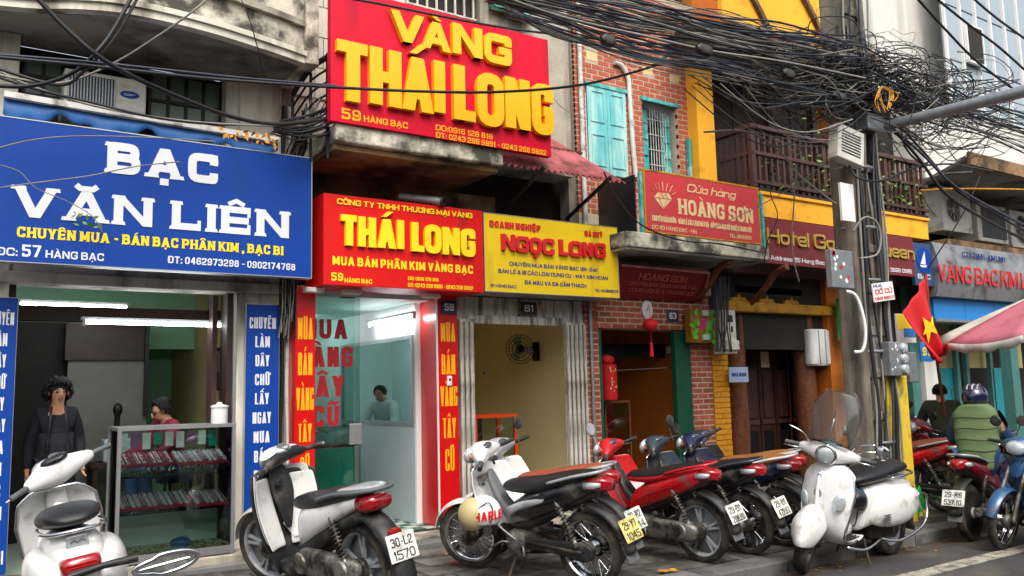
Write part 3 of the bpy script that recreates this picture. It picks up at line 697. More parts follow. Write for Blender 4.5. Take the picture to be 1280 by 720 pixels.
B('back_panel', 'teal_wall', sh, -w+.018, w-.018, D_-.012, D_-.006, Zb+.04, Zb+.36)
for k in range(9): B('sachet', ('tray_cloth', 'tray_lilac', 'plain_white', 'teal_panel', 'tray_cloth')[k % 5], sh, -w+.05+k*.1, -w+.12+k*.1, .3, .33, Zt-.16-.02*(k % 3), Zt-.05)
mat('tray_pink', 'b01238', .5, var=.1); mat('trinket', 'd9d5dc', .3, metal=.3, var=.5, scale=90)
mat('bead_mix', 'cfc39a', .4, var=.9, scale=60); mat('bead_red', 'b01a22', .4, var=.5, scale=70); mat('bead_teal', '2f8a78', .4, var=.5, scale=70)
for zt, x0, x1, hs_ in ((Zb+.60*(Zt-Zb)+.05, -w+.02, w-.02, .02), (Zb+.36*(Zt-Zb), -w+.02, w-.02, .0)):
    B('shelf', 'clear_glass', sh, -w+.02, w-.02, .02, D_-.02, zt-.03, zt-.024)
for (px0, px1, py, YY) in ((150, 218, 577, 8.36), (222, 286, 574, 8.36), (150, 240, 632, 8.33), (244, 286, 626, 8.36)):
    p0 = P(px0, py, Y=YY); p1 = P(px1, py-2, Y=YY)
    tr = thing('jewellery_tray', 'pink jewellery tray on the %s shelf, %s' % ('upper' if py < 600 else 'lower', 'left side of the showcase' if px0 < 200 else 'right side of the showcase'), 'tray', (p0.x, YY, p0.z))
    tr.rotation_euler.x = R(15); tr.location.z -= .06; ww = p1.x-p0.x; MB().box(0, ww, 0, .34, 0, .022).build('tray', 'tray_pink', tr, bevel=.004)
    mb = MB()
    for i in range(int(ww*38)):
        for j in range(7):
            c = (i/38+.02+rnd.uniform(-.003,.003), .03+j*.045, .036+rnd.uniform(0,.008)); mb.lathe(c, (0,.4,1), [(.006, 0), (.008, .004), (.003, .012)], 5)
    mb.build('jewellery', 'trinket' if not (px0 == 150 and py < 600) else 'bead_red', tr, kind='stuff')
    for i in range(int(ww/.045)): MB().box(i*.045+.012, i*.045+.042, .02, .32, .0225, .036).build('ring_row', 'tray_cloth' if (i+int(py)) % 3 else 'tray_lilac', tr, bevel=.005)
mb = [MB(), MB(), MB()]
for i in range(420):
    x, y = rnd.uniform(-w+.03, w-.03), rnd.uniform(.03, .4); b3 = mb[rnd.choice((0,0,0,0,1,2))]; r_ = rnd.uniform(.01,.028)
    b3.tube([(x+r_*math.cos(a_), y+r_*math.sin(a_), Zb+.02+rnd.uniform(0,.03)) for a_ in [k*1.05 for k in range(6)]], .005, 4, closed=True)
for b3, m_, lab in zip(mb, ('bead_mix', 'bead_red', 'bead_teal'), ('heap of brassy and pale bangles on the floor of the showcase', 'scattered red bead bangles on the floor of the showcase', 'scattered green bead bangles on the floor of the showcase')):
    tag(b3.build('bangles', m_, loc=(sh.location.x, sh.location.y, 0)), lab, 'jewellery', kind='stuff')
mb = MB(); mb.ball((0,0,.05), .1, .07, .06, 10, 6)
for i, v_ in enumerate(mb.v): q = mnoise.noise(Vector(v_)*18)*.03; mb.v[i] = (v_[0]+q, v_[1]+q, v_[2]+q*.6)
mat('blue_bag', '14609c', .35, var=.2); p_ = P(226, 655, Y=8.5)
tag(mb.build('plastic_bag', 'blue_bag', smooth=True, loc=(p_.x, 8.5, Zb+.02)), 'crumpled blue plastic bag on the floor of the glass showcase', 'bag')
mb = MB()
for i in range(190):
    zt = (Zb+.60*(Zt-Zb)+.028, Zb+.36*(Zt-Zb)-.022)[i % 2]; x, y = rnd.uniform(-w+.04, w-.04), rnd.uniform(.34, .46); k = rnd.uniform(.010, .024)
    if i % 3 == 0: mb.ball((x, y, zt+k), k, k, k*rnd.uniform(.6, 1.6), 7, 5)
    elif i % 3 == 1: mb.lathe((x, y, zt), (0, rnd.uniform(-.3,.3), 1), [(k, 0), (k*1.2, k), (k*.5, k*2.4), (k*.8, k*3.4)], 8)
    else: mb.tube([(x+k*1.5*math.cos(a_), y, zt+k*1.5+k*1.5*math.sin(a_)) for a_ in [j*.785 for j in range(8)]], .004, 4, closed=True)
tag(mb.build('silverware', 'chrome', smooth=True, loc=(sh.location.x, sh.location.y, 0)), 'small silver bowls, beads and rings crowded at the back of the showcase shelves', 'silverware', kind='stuff')
# white jar on top
p_ = P(274, 528, Y=8.55)
t = thing('plastic_jar', 'white plastic jar with lid standing on the right end of the showcase', 'jar', (p_.x, 8.55, Zt+.006))
MB().lathe((0,0,0), (0,0,1), [(.07,0),(.078,.02),(.078,.15),(.07,.16)], 16).build('jar', 'plain_white', t, smooth='angle'); MB().lathe((0,0,.16), (0,0,1), [(.086,0),(.086,.015),(.03,.03),(.02,.05),(0,.052)], 16).build('lid', 'plain_white', t, smooth='angle')
# desk and machine behind
t = thing('work_desk', 'dark cluttered work desk with machines behind the seated woman', 'desk', (1.9, 9.9, .2))
B('desk_top', 'dark_wood', t, -.55, .6, 0, .5, .78, .82); 
for x in (-.5, .55):
    for y in (.05, .45): B('leg', 'dark_wood', t, x-.02, x+.02, y-.02, y+.02, 0, .778)
t2 = thing('polishing_machine', 'grey polishing machine with a dark arm on the work desk', 'machine', (1.62, 10.0, 1.02))
B('machine_body', 'grey_panel', t2, -.14, .2, 0, .25, 0, .24, .02); MB().cyl((.0, .1, .24), (.0, .1, .5), .03).build('arm', 'black_metal', t2); MB().ball((.0, .08, .55), .05, .05, .07).build('head', 'black_metal', t2, smooth=True)
# ================================================================== gap between 57 and 59
gp = thing('service_recess', 'dark recess with conduits between the blue shop and the red shop', 'recess', (0, F, 0))
W('wall', 'plaster_grey', gp, 2.87, 3.03, F+.12, F+.5, -.1, 6.9)
for x, r_, m_ in ((2.90, .022, 'cable'), (2.935, .016, 'cable_grey'), (2.965, .024, 'pipe_white'), (3.0, .014, 'cable')):
    pts = [(x+.012*math.sin(k*1.7+x*50), .06+.01*math.sin(k*2.3), .1+k*.42) for k in range(12)]
    MB().tube(spline(pts, 3), r_, 8).build('conduit', m_, gp, smooth=True)
# ================================================================== shop 59, red panels
b59 = thing('shop_building', 'narrow gold shop with red panels, glass door and stained concrete canopy', 'building', (0, F, 0))
PY = 8.36
xa, xb = P(368.5, 480, Y=PY).x, P(394, 480, Y=PY).x
xc, xd = P(548.5, 480, Y=8.42).x, P(573, 480, Y=8.42).x
ztop = 2.78
W('red_post', 'panel_red', b59, xa, xb, PY, F+.12, .2, ztop, .004)
W('red_post', 'panel_red', b59, xc, xd, 8.42, F+.35, .2, ztop, .004)
W('post_trim', 'plain_white', b59, xc-.012, xc, 8.425, 8.45, .2, ztop)
for (x0, x1, yy, rows, lab) in ((xa, xb, PY, ((397,424),(441,469),(485,513),(530,553),(572,597)), 371), (xc, xd, 8.42, ((404,427),(443,468),(483,508),(523,548),(562,589)), 552)):
    for (a, b_), s, fw in zip(rows, ('MUA', 'BÁN', 'VÀNG', 'TÂY', 'CŨ'), (.74, .7, .86, .66, .46)):
        zt, zb = P(lab, a, Y=yy).z, P(lab, b_, Y=yy).z; cx = (x0+x1)/2; ww = (x1-x0)*fw/2
        text('lettering', s, 'letter_orange', b59, cx-ww, cx+ww, zb, zt, yy-F, bold=.14, depth=.003)
t = thing('doorbell', 'small white doorbell box on the right red post among yellow letters', 'doorbell', (xc+.13, 8.42, P(564, 476, Y=8.42).z)); B('casing', 'plain_white', t, -.03, .03, -.025, 0, -.055, .055, .008); B('button', 'black_metal', t, -.012, .012, -.029, -.026, -.0, .025)
# step and chequered floor
W('step', 'plaster_grey', b59, 3.0, xd, 8.17, F-.0, -.1, .17, .015)
W('step', 'kerb_stone', b59, 3.0, xd+.6, 7.93, 8.16, -.1, KH+.045, .01)
ck = [MB().box(0, .148, 0, .148, -.02, 0).mesh('floor_tile', k) for k in ('pale_green_tile', 'dark_green_tile')]
fl = W('floor', 'grout', b59, 3.0, xc, F, 12.6, .05, .19)
for i in range(11):
    for j in range(10):
        o = link('floor_tile', ck[(i+j) % 2], fl); o.location = (3.02+i*.15, .0+j*.15+.005, .196)
# right wall of the room with a mirror over a grey panel
XW = xc-.06; RZ = 2.72
W('wall', 'plain_white', b59, XW, XW+.1, F+.36, 12.6, .2, RZ)
W('wall', 'teal_wall', b59, 3.0, 3.06, F+.15, 12.6, .2, RZ)
W('wall', 'teal_wall', b59, 3.0, XW, 12.6, 12.7, .2, RZ)
W('ceiling', 'teal_wall', b59, 3.0, XW+.2, F+.1, 12.7, RZ, RZ+.1)
def onx(px, py, X): return P(px, py, X=X)
mf = onx(513, 424, XW-.02); mb_ = onx(455, 523, XW-.02); m2 = onx(513, 527, XW-.02)
y_far = onx(428, 500, XW-.02).y; y_near = mf.y; z1 = mf.z; z0 = m2.z
W('mirror', 'mirror', b59, XW-.012, XW-.004, y_near, y_far, z0, z1)
mb = MB()
for q in ((y_near-.06, y_near, z0-.05, z1+.05), (y_far, y_far+.05, z0-.05, z1+.05), (y_near, y_far, z1, z1+.05), (y_near, y_far, z0-.05, z0)): mb.box(XW-.03, XW-.001, q[0]-F, q[1]-F, q[2], q[3])
mb.build('mirror_frame', 'aluminium', b59)
W('dado', 'grey_panel', b59, XW-.02, XW-.002, F+.36, 12.5, .2, z0-.055)
a = onx(515, 394.5, XW-.12); b_ = onx(455, 404.5, XW-.12); tube_lamp((XW-.1, a.y, a.z), (XW-.1, a.y+1.2, a.z), 'fluorescent tube lamp on the white wall inside the red shop')
tube_lamp((3.9, 10.6, RZ-.05), (3.9, 11.8, RZ-.05), 'fluorescent tube lamp on the ceiling deep inside the red shop')
# glass door with red words
GY = 8.62
gx0, gx1, gx2 = P(380, 480, Y=GY).x, P(443, 480, Y=GY).x, P(450.5, 480, Y=GY).x
gd = thing('glass_door', 'frameless glass door with big red words beside the left red post', 'door', (gx0, GY, .2))
B('glass_pane', 'shop_glass', gd, 0, gx1-gx0, 0, .012, 0, ztop-.22)
B('side_pane', 'clear_glass', gd, gx1-gx0+.004, gx2-gx0, .004, .016, 0, ztop-.22)
zz = P(446, 540, Y=GY).z-.2
B('lock_plate', 'aluminium', gd, gx1-gx0-.06, gx2-gx0+.01, -.012, .03, zz-.13, zz+.09, .005); B('hinge_plate', 'black_metal', gd, gx1-gx0-.16, gx1-gx0, -.01, .024, ztop-.27, ztop-.225)
mat('film_red', '9c0d16', .5, var=.05)
for s, xl, xr, a, b_ in (('MUA', 377, 434, 398, 423), ('VÀNG', 372, 441, 433, 459), ('TÂY', 376, 430, 470, 497), ('CŨ', 390, 424, 508, 534)):
    X0, X1, Z0, Z1 = pr(xl, a, b_, xr, GY); text('lettering', s, 'film_red', gd, X0-gx0, X1-gx0, Z0-.2, Z1-.2, -.001, bold=.26, depth=.002)
# counter behind the door
cx0, cx1 = P(380, 590, Y=9.15).x, P(448, 590, Y=9.15).x; zc = P(420, 560, Y=9.15).z; zc2 = P(420, 534, Y=9.15).z
ct = thing('shop_counter', 'teal counter with glass top case behind the glass door', 'counter', (cx0, 9.15, .2))
B('front', 'teal_panel', ct, 0, cx1-cx0-.06, 0, .5, 0, zc-.2, .004); B('corner_post', 'aluminium', ct, cx1-cx0-.058, cx1-cx0, -.004, .5, 0, zc-.2)
B('glass_case', 'case_glass', ct, 0, cx1-cx0, 0, .008, zc-.195, zc2-.2); B('glass_lid', 'case_glass', ct, 0, cx1-cx0, .01, .5, zc2-.2, zc2-.192)
B('jewellery_pad', 'tray_pink', ct, .02, cx1-cx0-.03, .05, .45, zc-.198, zc-.17)
# canopy slab with dark soffit over the shop
xsl = P(627, 200, Y=7.7).x
sl = W('canopy_slab', 'stained_slab', b59, 3.12, xsl, 7.66, F+.35, 4.14, 4.33, .02)
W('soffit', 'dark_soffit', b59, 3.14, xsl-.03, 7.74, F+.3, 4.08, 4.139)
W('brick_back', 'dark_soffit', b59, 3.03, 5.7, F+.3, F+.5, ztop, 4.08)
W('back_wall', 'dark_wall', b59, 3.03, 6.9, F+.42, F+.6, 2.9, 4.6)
W('wall', 'plaster_cream', b59, 3.03, 4.4, F+.15, F+.5, 4.34, 7.6)
W('side_wall', 'plaster_grey', b59, 5.35, 6.72, F+.0, F+.4, 4.4, 7.4, .01)
bl = MB().box(0, .2, 0, .02, 0, .34).mesh('wall_block', 'plaster_cream')
for j in range(8):
    for i in range(5): o = link('wall_block', bl, b59); o.location = (3.06+i*.215+(j % 2)*.1, .125, 4.9+j*.355)
# iron railing on the canopy left of the big sign
rl = thing('iron_railing', 'black iron stair railing on the ledge left of the big crimson sign', 'railing', (3.1, 8.0, 4.6))
pA = P(366, 118, Y=8.25); pB = P(414, 62, Y=7.75)
for k in range(5):
    dz = -k*.13; MB().tube(spline([(pA.x-3.1, .25, pA.z-4.6+dz), ((pA.x+pB.x)/2-3.1, 0, (pA.z+pB.z)/2-4.6+dz+.05), (pB.x-3.1+.1, -.22, pB.z-4.6+dz+.02)], 4), .03 if k == 0 else .012, 6).build('rail', 'black_metal', rl, smooth=True)
for f_ in (0, .5, .95): x = pA.x-3.1+(pB.x-pA.x)*f_; MB().bar((x, .25-.45*f_, -.6), (x, .25-.45*f_, pA.z-4.6+(pB.z-pA.z)*f_), .025).build('post', 'black_metal', rl)
# white balcony grille and green shutter bits above the sign
gr = thing('balcony_grille', 'white iron balcony grille above the big crimson sign', 'grille', (4.9, 8.6, 6.2))
mb = MB()
for k in range(9): mb.bar((-.5+k*.13, 0, 0), (-.5+k*.13, 0, 1.3), .022)
for z in (.05, .35, .8, 1.25): mb.bar((-.52, -.012, z), (.56, -.012, z), .02)
mb.build('bars', 'plaster_cream', gr)
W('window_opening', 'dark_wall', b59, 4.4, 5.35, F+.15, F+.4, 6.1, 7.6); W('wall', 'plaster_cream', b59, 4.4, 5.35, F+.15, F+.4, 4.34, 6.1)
sg = thing('window_shutter', 'dark green shutter above the stained wall beside the crimson sign', 'shutter', (5.7, F-.1, 6.35)); B('leaf_panel', 'green_door', sg, -.25, .35, 0, .05, 0, .8)
for z in (.1, .3, .5, .7): B('slat', 'turquoise', sg, -.22, .32, -.015, -.001, z-.05, z+.05)
# pipe under canopy
pp = thing('drain_pipe', 'thick grey pipe end under the dark canopy above the red sign', 'pipe', (0,0,0)); a = P(500, 246, Y=8.3); b_ = P(552, 252, Y=7.95)
MB().cyl(tuple(a), tuple(b_), .045, n=14).build('pipe', 'galvanised', pp, smooth='angle'); MB().lathe(tuple(b_), tuple(b_-a), [(.045,0),(.055,0),(.055,.03),(.04,.03),(.04,-.02)], 14).build('rim', 'black_metal', pp)
# ------------------------------------------------------------------ signs of 59
u, bb = board('shop_sign', 'large crimson signboard with raised golden letters high on the canopy', 'sign', 413.5, -20, 150.5, 687, 7.62, .09, 'sign_crimson', None, yr=121)
c = u.location
def raised(t, s, m_, boxes, depth, bold, yb_slope=None):
    for ch, (xl, yt, yb, xr) in zip(s, boxes):
        Y = t.location.y; X0, X1, Z0, Z1 = pr(xl, yt, yb, xr, Y); H = Z1-Z0; tt = H*bold
        mb = MB(); put_polys(mb, letter_polys(ch, max(.0, X1-X0-tt), tt, H), X0-t.location.x, Z0-t.location.z, depth); mb.build('letter', m_, t)
B3 = 1/3.2
raised(u, 'VÀNG', 'letter_gold', [(340+a*B3, b_*B3, d*B3, 340+e*B3) for a, b_, d, e in ((466,44,162,598),(590,84,194,704),(712,96,217,830),(836,132,248,948))], .06, .30)
raised(u, 'THÁILONG', 'letter_gold', [(340+a*B3, b_*B3, d*B3, 340+e*B3) for a, b_, d, e in ((252,162,402,378),(382,190,418,508),(512,226,440,634),(636,246,452,684),(716,262,480,806),(808,290,500,918),(922,310,512,1020),(1026,334,534,1116))], .06, .235)
for s, xl, yt, yb, xr, bo in (('59', 427, 134.5, 148, 451, .22), ('HÀNG BẠC', 454.5, 144, 151.8, 509.5, .22), ('DD:0916 128 818', 544.5, 155.5, 162.5, 615.5, .2), ('ĐT: 0243 266 9891 - 0243 266 9892', 545, 165, 172, 682, .2)):
    line(u, s, 'letter_orange', xl, yt, yb, xr, bold=bo)
l, bb = board('shop_sign', 'lower red signboard with raised yellow letters over the glass door shop', 'sign', 404.5, 241, 355.5, 604, 7.98, .5, 'sign_red', None, yr=317)
k_ = 210/1120
raised(l, 'THÁILONG', 'sign_yellow', [(400+a*k_, 235+b_*k_, 235+d*k_, 400+e*k_) for a, b_, d, e in ((132,178,382,240),(246,192,392,364),(376,206,400,496),(504,216,408,552),(600,230,424,688),(686,244,434,800),(806,262,444,920),(926,272,456,1026))], .04, .26)
line(l, 'CÔNG TY TNHH THƯƠNG MẠI VÀNG', 'sign_yellow', 421, 248, 255, 590, yr=270, bold=.22, depth=.01)
line(l, 'MUA BÁN PHÂN KIM VÀNG BẠC', 'sign_yellow', 415.6, 319.8, 330.8, 591, yr=338, bold=.24)
line(l, '59', 'sign_yellow', 414, 340.5, 350.5, 429, bold=.22); line(l, 'HÀNG BẠC', 'sign_yellow', 430.6, 347.3, 353, 465, bold=.2)
line(l, 'DD: 0916 128 818', 'sign_yellow', 510, 345.5, 350, 548, bold=.18); line(l, 'ĐT: 0243 266 9891 - 0243 266 9892', 'sign_yellow', 510, 353.5, 358.5, 591, bold=.18)
for x in (390, 437, 536):
    p_ = P(x, 366, Y=8.3); t = thing('white_box', {390: 'small white box under the left end', 437: 'small white box under the middle', 536: 'small white box under the right end'}[x]+' of the lower red sign', 'lamp', (p_.x, 8.25, bb[2]-.002)); B('casing', 'plain_white', t, -.1, .1, -.05, .06, -.05, 0, .01)  # plain white boxes on the sign's underside; they give no light
# ================================================================== shop 61
b61 = thing('shop_building', 'open beige shop with folded white metal gates under the yellow sign', 'building', (0, F, 0))
xe, xf = xd+.005, P(733, 480, Y=F).x
W('lintel', 'gate_paint', b61, xe, xf, F+.03, F+.2, 2.50, ztop)
W('lintel', 'gate_paint', b61, xe+.18, xf-.3, F-.01, F+.028, 2.46, 2.56, .006)
W('beam', 'ochre', b61, xe, xf+.05, 8.02, F+.3, ztop+.02, ztop+.16)
W('floor', 'pale_green_tile', b61, xe, xf+.2, F-.05, 11.4, 0, .17)
W('step', 'plaster_grey', b61, xe, xf+.2, F-.25, F-.051, -.1, .155, .01)
W('wall', 'beige_wall', b61, 6.93, 7.02, F+.1, 12.0, .17, 3); W('wall', 'beige_wall', b61, xe-.02, 7.0, 11.4, 11.5, .17, 3); W('wall', 'beige_wall', b61, xe-.02, xe+.05, F+.36, 12, .17, 3); W('ceiling', 'plain_white', b61, xe, 7, F+.2, 12.1, 2.8, 2.9)
W('wall', 'plaster_grey', b61, 6.72, 6.93, F+.1, F+.3, ztop, 4.4)
sm = MB(); sm.box(0, .028, 0, .075, 0, 2.3); sm.box(.008, .02, -.006, -.001, 0, 2.3); sm = sm.mesh('gate_slat', 'gate_paint')
for side, (x0, n_) in enumerate(((P(574, 480, Y=8.44).x, 6), (P(708, 480, Y=8.44).x, 9))):
    gt = thing('folding_gate', ('left' if side == 0 else 'right')+' half of the folded white metal gate of the beige shop', 'gate', (x0, 8.4, .17), group='folded metal gates of the beige shop')
    for k in range(n_): o = link('gate_slat', sm, gt); o.location = (k*.034, .02*(k % 2), 0); o.rotation_euler = (0, 0, R(12 if k % 2 else -12))
    B('gate_rail', 'gate_paint', gt, 0, n_*.034, .005, .06, 2.301, 2.33)
for s, x0, x1, yt, yb, Y, m_, lab in (('59', 552, 571, 375, 392, 8.4, 'number_blue', 'dark blue house number plate 59 on the red post'), ('61', 652, 670.5, 377, 393, 8.44, 'number_black', 'black house number plate 61 on the white lintel'), ('63', 834, 848, 387, 402, F-.02, 'number_blue', 'small blue house number plate 63 on the brick lintel')):
    t, bb = board('number_plate', lab, 'number plate', x0, yt, yb, x1, Y, .015, m_, None); ww = (bb[1]-bb[0])/2; h_ = bb[3]-bb[2]
    text('lettering', s, 'sign_white', t, -ww*.62, ww*.62, h_*.24, h_*.76, 0, bold=.2)
# fan on the inner wall, sockets, orange display case
p_ = P(622, 440, X=6.93)
fn = thing('wall_fan', 'black wall fan on the beige wall inside the open shop', 'fan', (6.93, 9.7, P(632, 440, Y=9.7).z))
MB().box(-.05, 0, -.06, .06, -.12, .14).build('bracket', 'black_metal', fn, bevel=.01); MB().cyl((-.05,0,.02), (-.3,-.05,.05), .03).build('neck', 'black_metal', fn)
mb = MB(); hub = Vector((-.33, -.08, .04)); ax = Vector((-.75,-.6,-.15)).normalized(); e1 = ax.orthogonal().normalized(); e2 = ax.cross(e1)
for r_ in (.2, .16, .11, .06): mb.tube([hub+ax*.05+e1*math.cos(a_)*r_+e2*math.sin(a_)*r_ for a_ in [k*.2618 for k in range(24)]], .005, 4, closed=True)
for k in range(24): a_ = k*.2618; mb.tube([hub+ax*.09, hub+ax*.06+(e1*math.cos(a_)+e2*math.sin(a_))*.14, hub+(e1*math.cos(a_)+e2*math.sin(a_))*.205], .003, 4)
mb.build('cage', 'black_metal', fn); mb = MB()
for k in range(3):
    a_ = k*2.094; d1 = e1*math.cos(a_)+e2*math.sin(a_); d2 = e1*math.cos(a_+.9)+e2*math.sin(a_+.9); mb.add([hub, hub+d1*.17, hub+(d1+d2)*.1+ax*.02, hub+d2*.15+ax*.03], [(0,1,2,3)])
mb.build('blades', 'grey_panel', fn, solid=.004); MB().ball(tuple(hub), .05, .05, .05, 10, 6).build('motor', 'black_metal', fn, smooth=True)
for (px, py, lab) in ((650, 434, 'white socket box right of the black wall fan'), (608, 466, 'white socket box below the black wall fan')):
    y = P(px, py, X=6.93).y; t = thing('wall_socket', lab, 'socket', (6.93, y, P(px, py, X=6.93).z)); B('box', 'plain_white', t, -.03, 0, -.05, .05, -.06, .06, .006); B('plug', 'black_metal', t, -.045, -.031, -.012, .012, -.012, .012)
X0, X1, Z0, Z1 = pr(594, 519, 640, 648, 8.95)
oc = thing('display_case', 'orange framed glass display case inside the beige shop', 'display case', (X0, 8.95, .17)); ww = X1-X0; h_ = Z1-.17
mb = MB()
for x in (0, ww-.04): mb.box(x, x+.04, 0, .04, 0, h_); mb.box(x, x+.04, .4, .44, 0, h_)
for y in (.0, .4): mb.box(.041, ww-.041, y+.002, y+.038, h_-.04, h_); mb.box(.041, ww-.041, y+.002, y+.038, .25, .29)
mb.build('frame', 'orange_paint', oc); B('back_panel', 'dark_wood', oc, .04, ww*.55, .38, .39, .29, h_-.05); B('glass_pane', 'clear_glass', oc, .042, ww-.042, .01, .016, .3, h_-.05); B('base', 'orange_paint', oc, .0, ww, .05, .39, 0, .24)
for z in (.55, .8): B('shelf', 'bead_teal', oc, .05, ww-.05, .05, .36, z, z+.02)
y61, bb = board('shop_sign', 'yellow signboard with raised red letters beside the lower red sign', 'sign', 605.5, 266, 363.5, 772.5, 7.99, .4, 'board_yellow', 'aluminium', yr=328, fr=.006)
raised(y61, 'NGỌCLONG', 'letter_red', [(600+a/6, 260+b_/6, 260+d/6, 600+e/6) for a, b_, d, e in ((154,196,318,256),(258,212,330,356),(360,222,342,452),(456,230,350,548),(586,238,356,656),(660,248,364,756),(762,258,368,836),(846,264,374,932))], .035, .27)
for s, m_, x0, a, b_, x1, bo, dp in (('DOANH NGHIỆP', 'letter_red', 70, 92, 140, 450, .28, .01), ('ĐÁ QUÝ', 'letter_red', 784, 170, 208, 916, .26, .01), ('CHUYÊN: MUA BÁN VÀNG BẠC 18K-24K', 'letter_navy', 220, 402, 432, 882, .2, .003), ('BÁN LẺ & SỈ CÁC LOẠI DỤNG CỤ - MÁY KIM HOÀN', 'letter_navy', 136, 456, 486, 956, .2, .003), ('ĐÁ MÀU VÀ ĐÁ CẨM THẠCH', 'letter_navy', 336, 542, 572, 796, .22, .003), ('61 HÀNG BẠC', 'letter_navy', 80, 568, 592, 272, .18, .003), ('TEL: 04.38268733', 'letter_navy', 862, 606, 628, 1036, .18, .003)):
    line(y61, s, m_, 600+x0/6, 260+a/6, 260+b_/6, 600+x1/6, bold=bo, depth=dp)
# pink corrugated awning right of the crimson sign
aw = thing('corrugated_awning', 'faded pink corrugated metal awning under the right end of the crimson sign', 'awning', (0, 0, 0))
A0, A1 = P(622, 204, Y=7.73), P(782, 219, Y=7.73); zb = A0.z; x0a, x1a = A0.x, A1.x
mb = MB(); mb.sheet(lambda u_, v_: (x0a+(x1a-x0a)*u_*(1-.32*v_), 7.73+.7*v_, zb+.66*v_+.02*math.sin(u_*2*math.pi*22)), 176, 3)
mb.build('sheet', 'rust_sheet', aw, smooth=True, solid=.004); MB().bar((x0a, 8.2, zb+.45), (x1a-.3, 8.2, zb+.45), .03).build('batten', 'rust_metal', aw)
for x in (x0a+.55, x1a-.35): MB().bar((x, 7.6, zb), (x, 8.5, zb-.35), .035).build('strut', 'black_metal', aw)
# ================================================================== house 63, brick
b63 = thing('shop_building', 'narrow red brick house with turquoise windows above the dull red sign', 'building', (7.9, F, 0))
def W3(name, m_, x0, x1, y0, y1, z0, z1, bevel=0): return B(name, m_, b63, x0-7.9, x1-7.9, y0-F, y1-F, z0, z1, bevel)
bxl, bxr = 6.835, 9.09
brick_mesh = [MB().box(-.098, .098, 0, .05, -.033, .033).mesh('brick', 'brick'), MB().box(-.046, .046, 0, .05, -.033, .033).mesh('brick', 'brick')]
bcount = [0]; stuffb = MB()
def bricks(x0, x1, z0, z1, holes, y=F):
    ch = .074; cl = .208; row = 0; z = z0
    while z < z1-.03:
        x = x0-(row % 2)*cl/2
        while x < x1-.01:
            a, b_ = max(x, x0), min(x+cl-.02, x1); zt = min(z+ch-.018, z1)
            segs = [(a, b_)]
            for hx0, hx1, hz0, hz1 in holes:
                if zt > hz0+.005 and z < hz1-.005:
                    ns = []
                    for p, q in segs:
                        if q <= hx0 or p >= hx1: ns.append((p, q)); continue
                        if p < hx0-.02: ns.append((p, hx0))
                        if q > hx1+.02: ns.append((hx1, q))
                    segs = ns
            for p, q in segs:
                if q-p < .025: continue
                dy = rnd.uniform(-.003, .003)
                if bcount[0] < 300:
                    o = link('brick', brick_mesh[0], b63); o.location = ((p+q)/2-7.9, y-F-.012+dy, (z+zt)/2); o.scale = ((q-p)/.196, 1, (zt-z)/.066); bcount[0] += 1
                else: stuffb.box(p-7.9, q-7.9, y-F-.012+dy, y-F+.03, z, zt)
            x += cl
        z += ch; row += 1
def hole(xl, yt, yb, xr, yr=None): X0, X1, Z0, Z1 = pr(xl, yt, yb, xr, F, yr); return (X0, X1, Z0, Z1)
h1 = hole(732, 104, 215, 783, 165); h2 = hole(803, 122, 214, 847, 170)
zd = P(800, 411, Y=F).z; dx0, dx1 = P(749, 470, Y=F).x, P(866, 500, Y=F).x
bricks(dx0-.17, bxr, zd, 2.95, [])
bricks(bxl, dx0, .1, 2.95, [])
bricks(dx1, bxr, .1, zd, [])
ux0, ux1 = P(716, 60, Y=F).x, P(870, 100, Y=F).x
sm_ = [hole(*q) for q in ((732, 62, 75, 746), (803, 82, 93, 815), (836, 92, 102, 848))]
bricks(ux0, ux1, 3.95, 7.2, [h1, h2]+sm_)
stuffb.build('bricks', 'brick', b63, kind='stuff')
# mortar bed behind the bricks
for x0, x1, z0, z1 in ((bxl, dx0, -.1, 2.95), (dx1, bxr, -.1, 2.95), (dx0, dx1, zd, 2.95), (ux0, h1[0], 3.6, 7.3), (h1[1], h2[0], 3.6, 7.3), (h2[1], ux1, 3.6, 7.3), (h1[0], h1[1], h1[3], 7.3), (h1[0], h1[1], 3.6, h1[2]), (h2[0], h2[1], h2[3], 7.3), (h2[0], h2[1], 3.6, h2[2])):
    W3('mortar_bed', 'mortar', x0, x1, F-.008, F+.3, z0, z1)
W3('wall', 'mortar', bxl, bxr+.1, F+.02, F+.3, 2.96, 3.59)
for q in sm_: W3('vent_tile', 'tile_cream', q[0]+.005, q[1]-.005, F-.012, F+.02, q[2]+.005, q[3]-.005)
# turquoise closed shutter pair
sh1 = None
for k in range(2):
    xm = (h1[0]+h1[1])/2; x0, x1 = (h1[0]+.02, xm-.003) if k == 0 else (xm+.003, h1[1]-.02)
    q = W3('window_shutter', 'turquoise_light', x0, x1, F-.03, F+.0, h1[2], h1[3]-.03)
    for zz in (.06, .55):
        hh = h1[3]-h1[2]
        mb = MB(); a, b_, c, d = x0+.05-7.9, x1-.05-7.9, h1[2]+hh*zz+.03, h1[2]+hh*(zz+.38); fr = .018
        for r4 in ((a, b_, c, c+fr), (a, b_, d-fr, d), (a, a+fr, c+fr, d-fr), (b_-fr, b_, c+fr, d-fr)): mb.box(r4[0], r4[1], -.042, -.031, r4[2], r4[3])
        mb.build('shutter_moulding', 'turquoise_light', q)
W3('window_frame', 'turquoise', h1[0]-.01, h1[1]+.01, F-.045, F-.0, h1[3]-.03, h1[3]+.02)
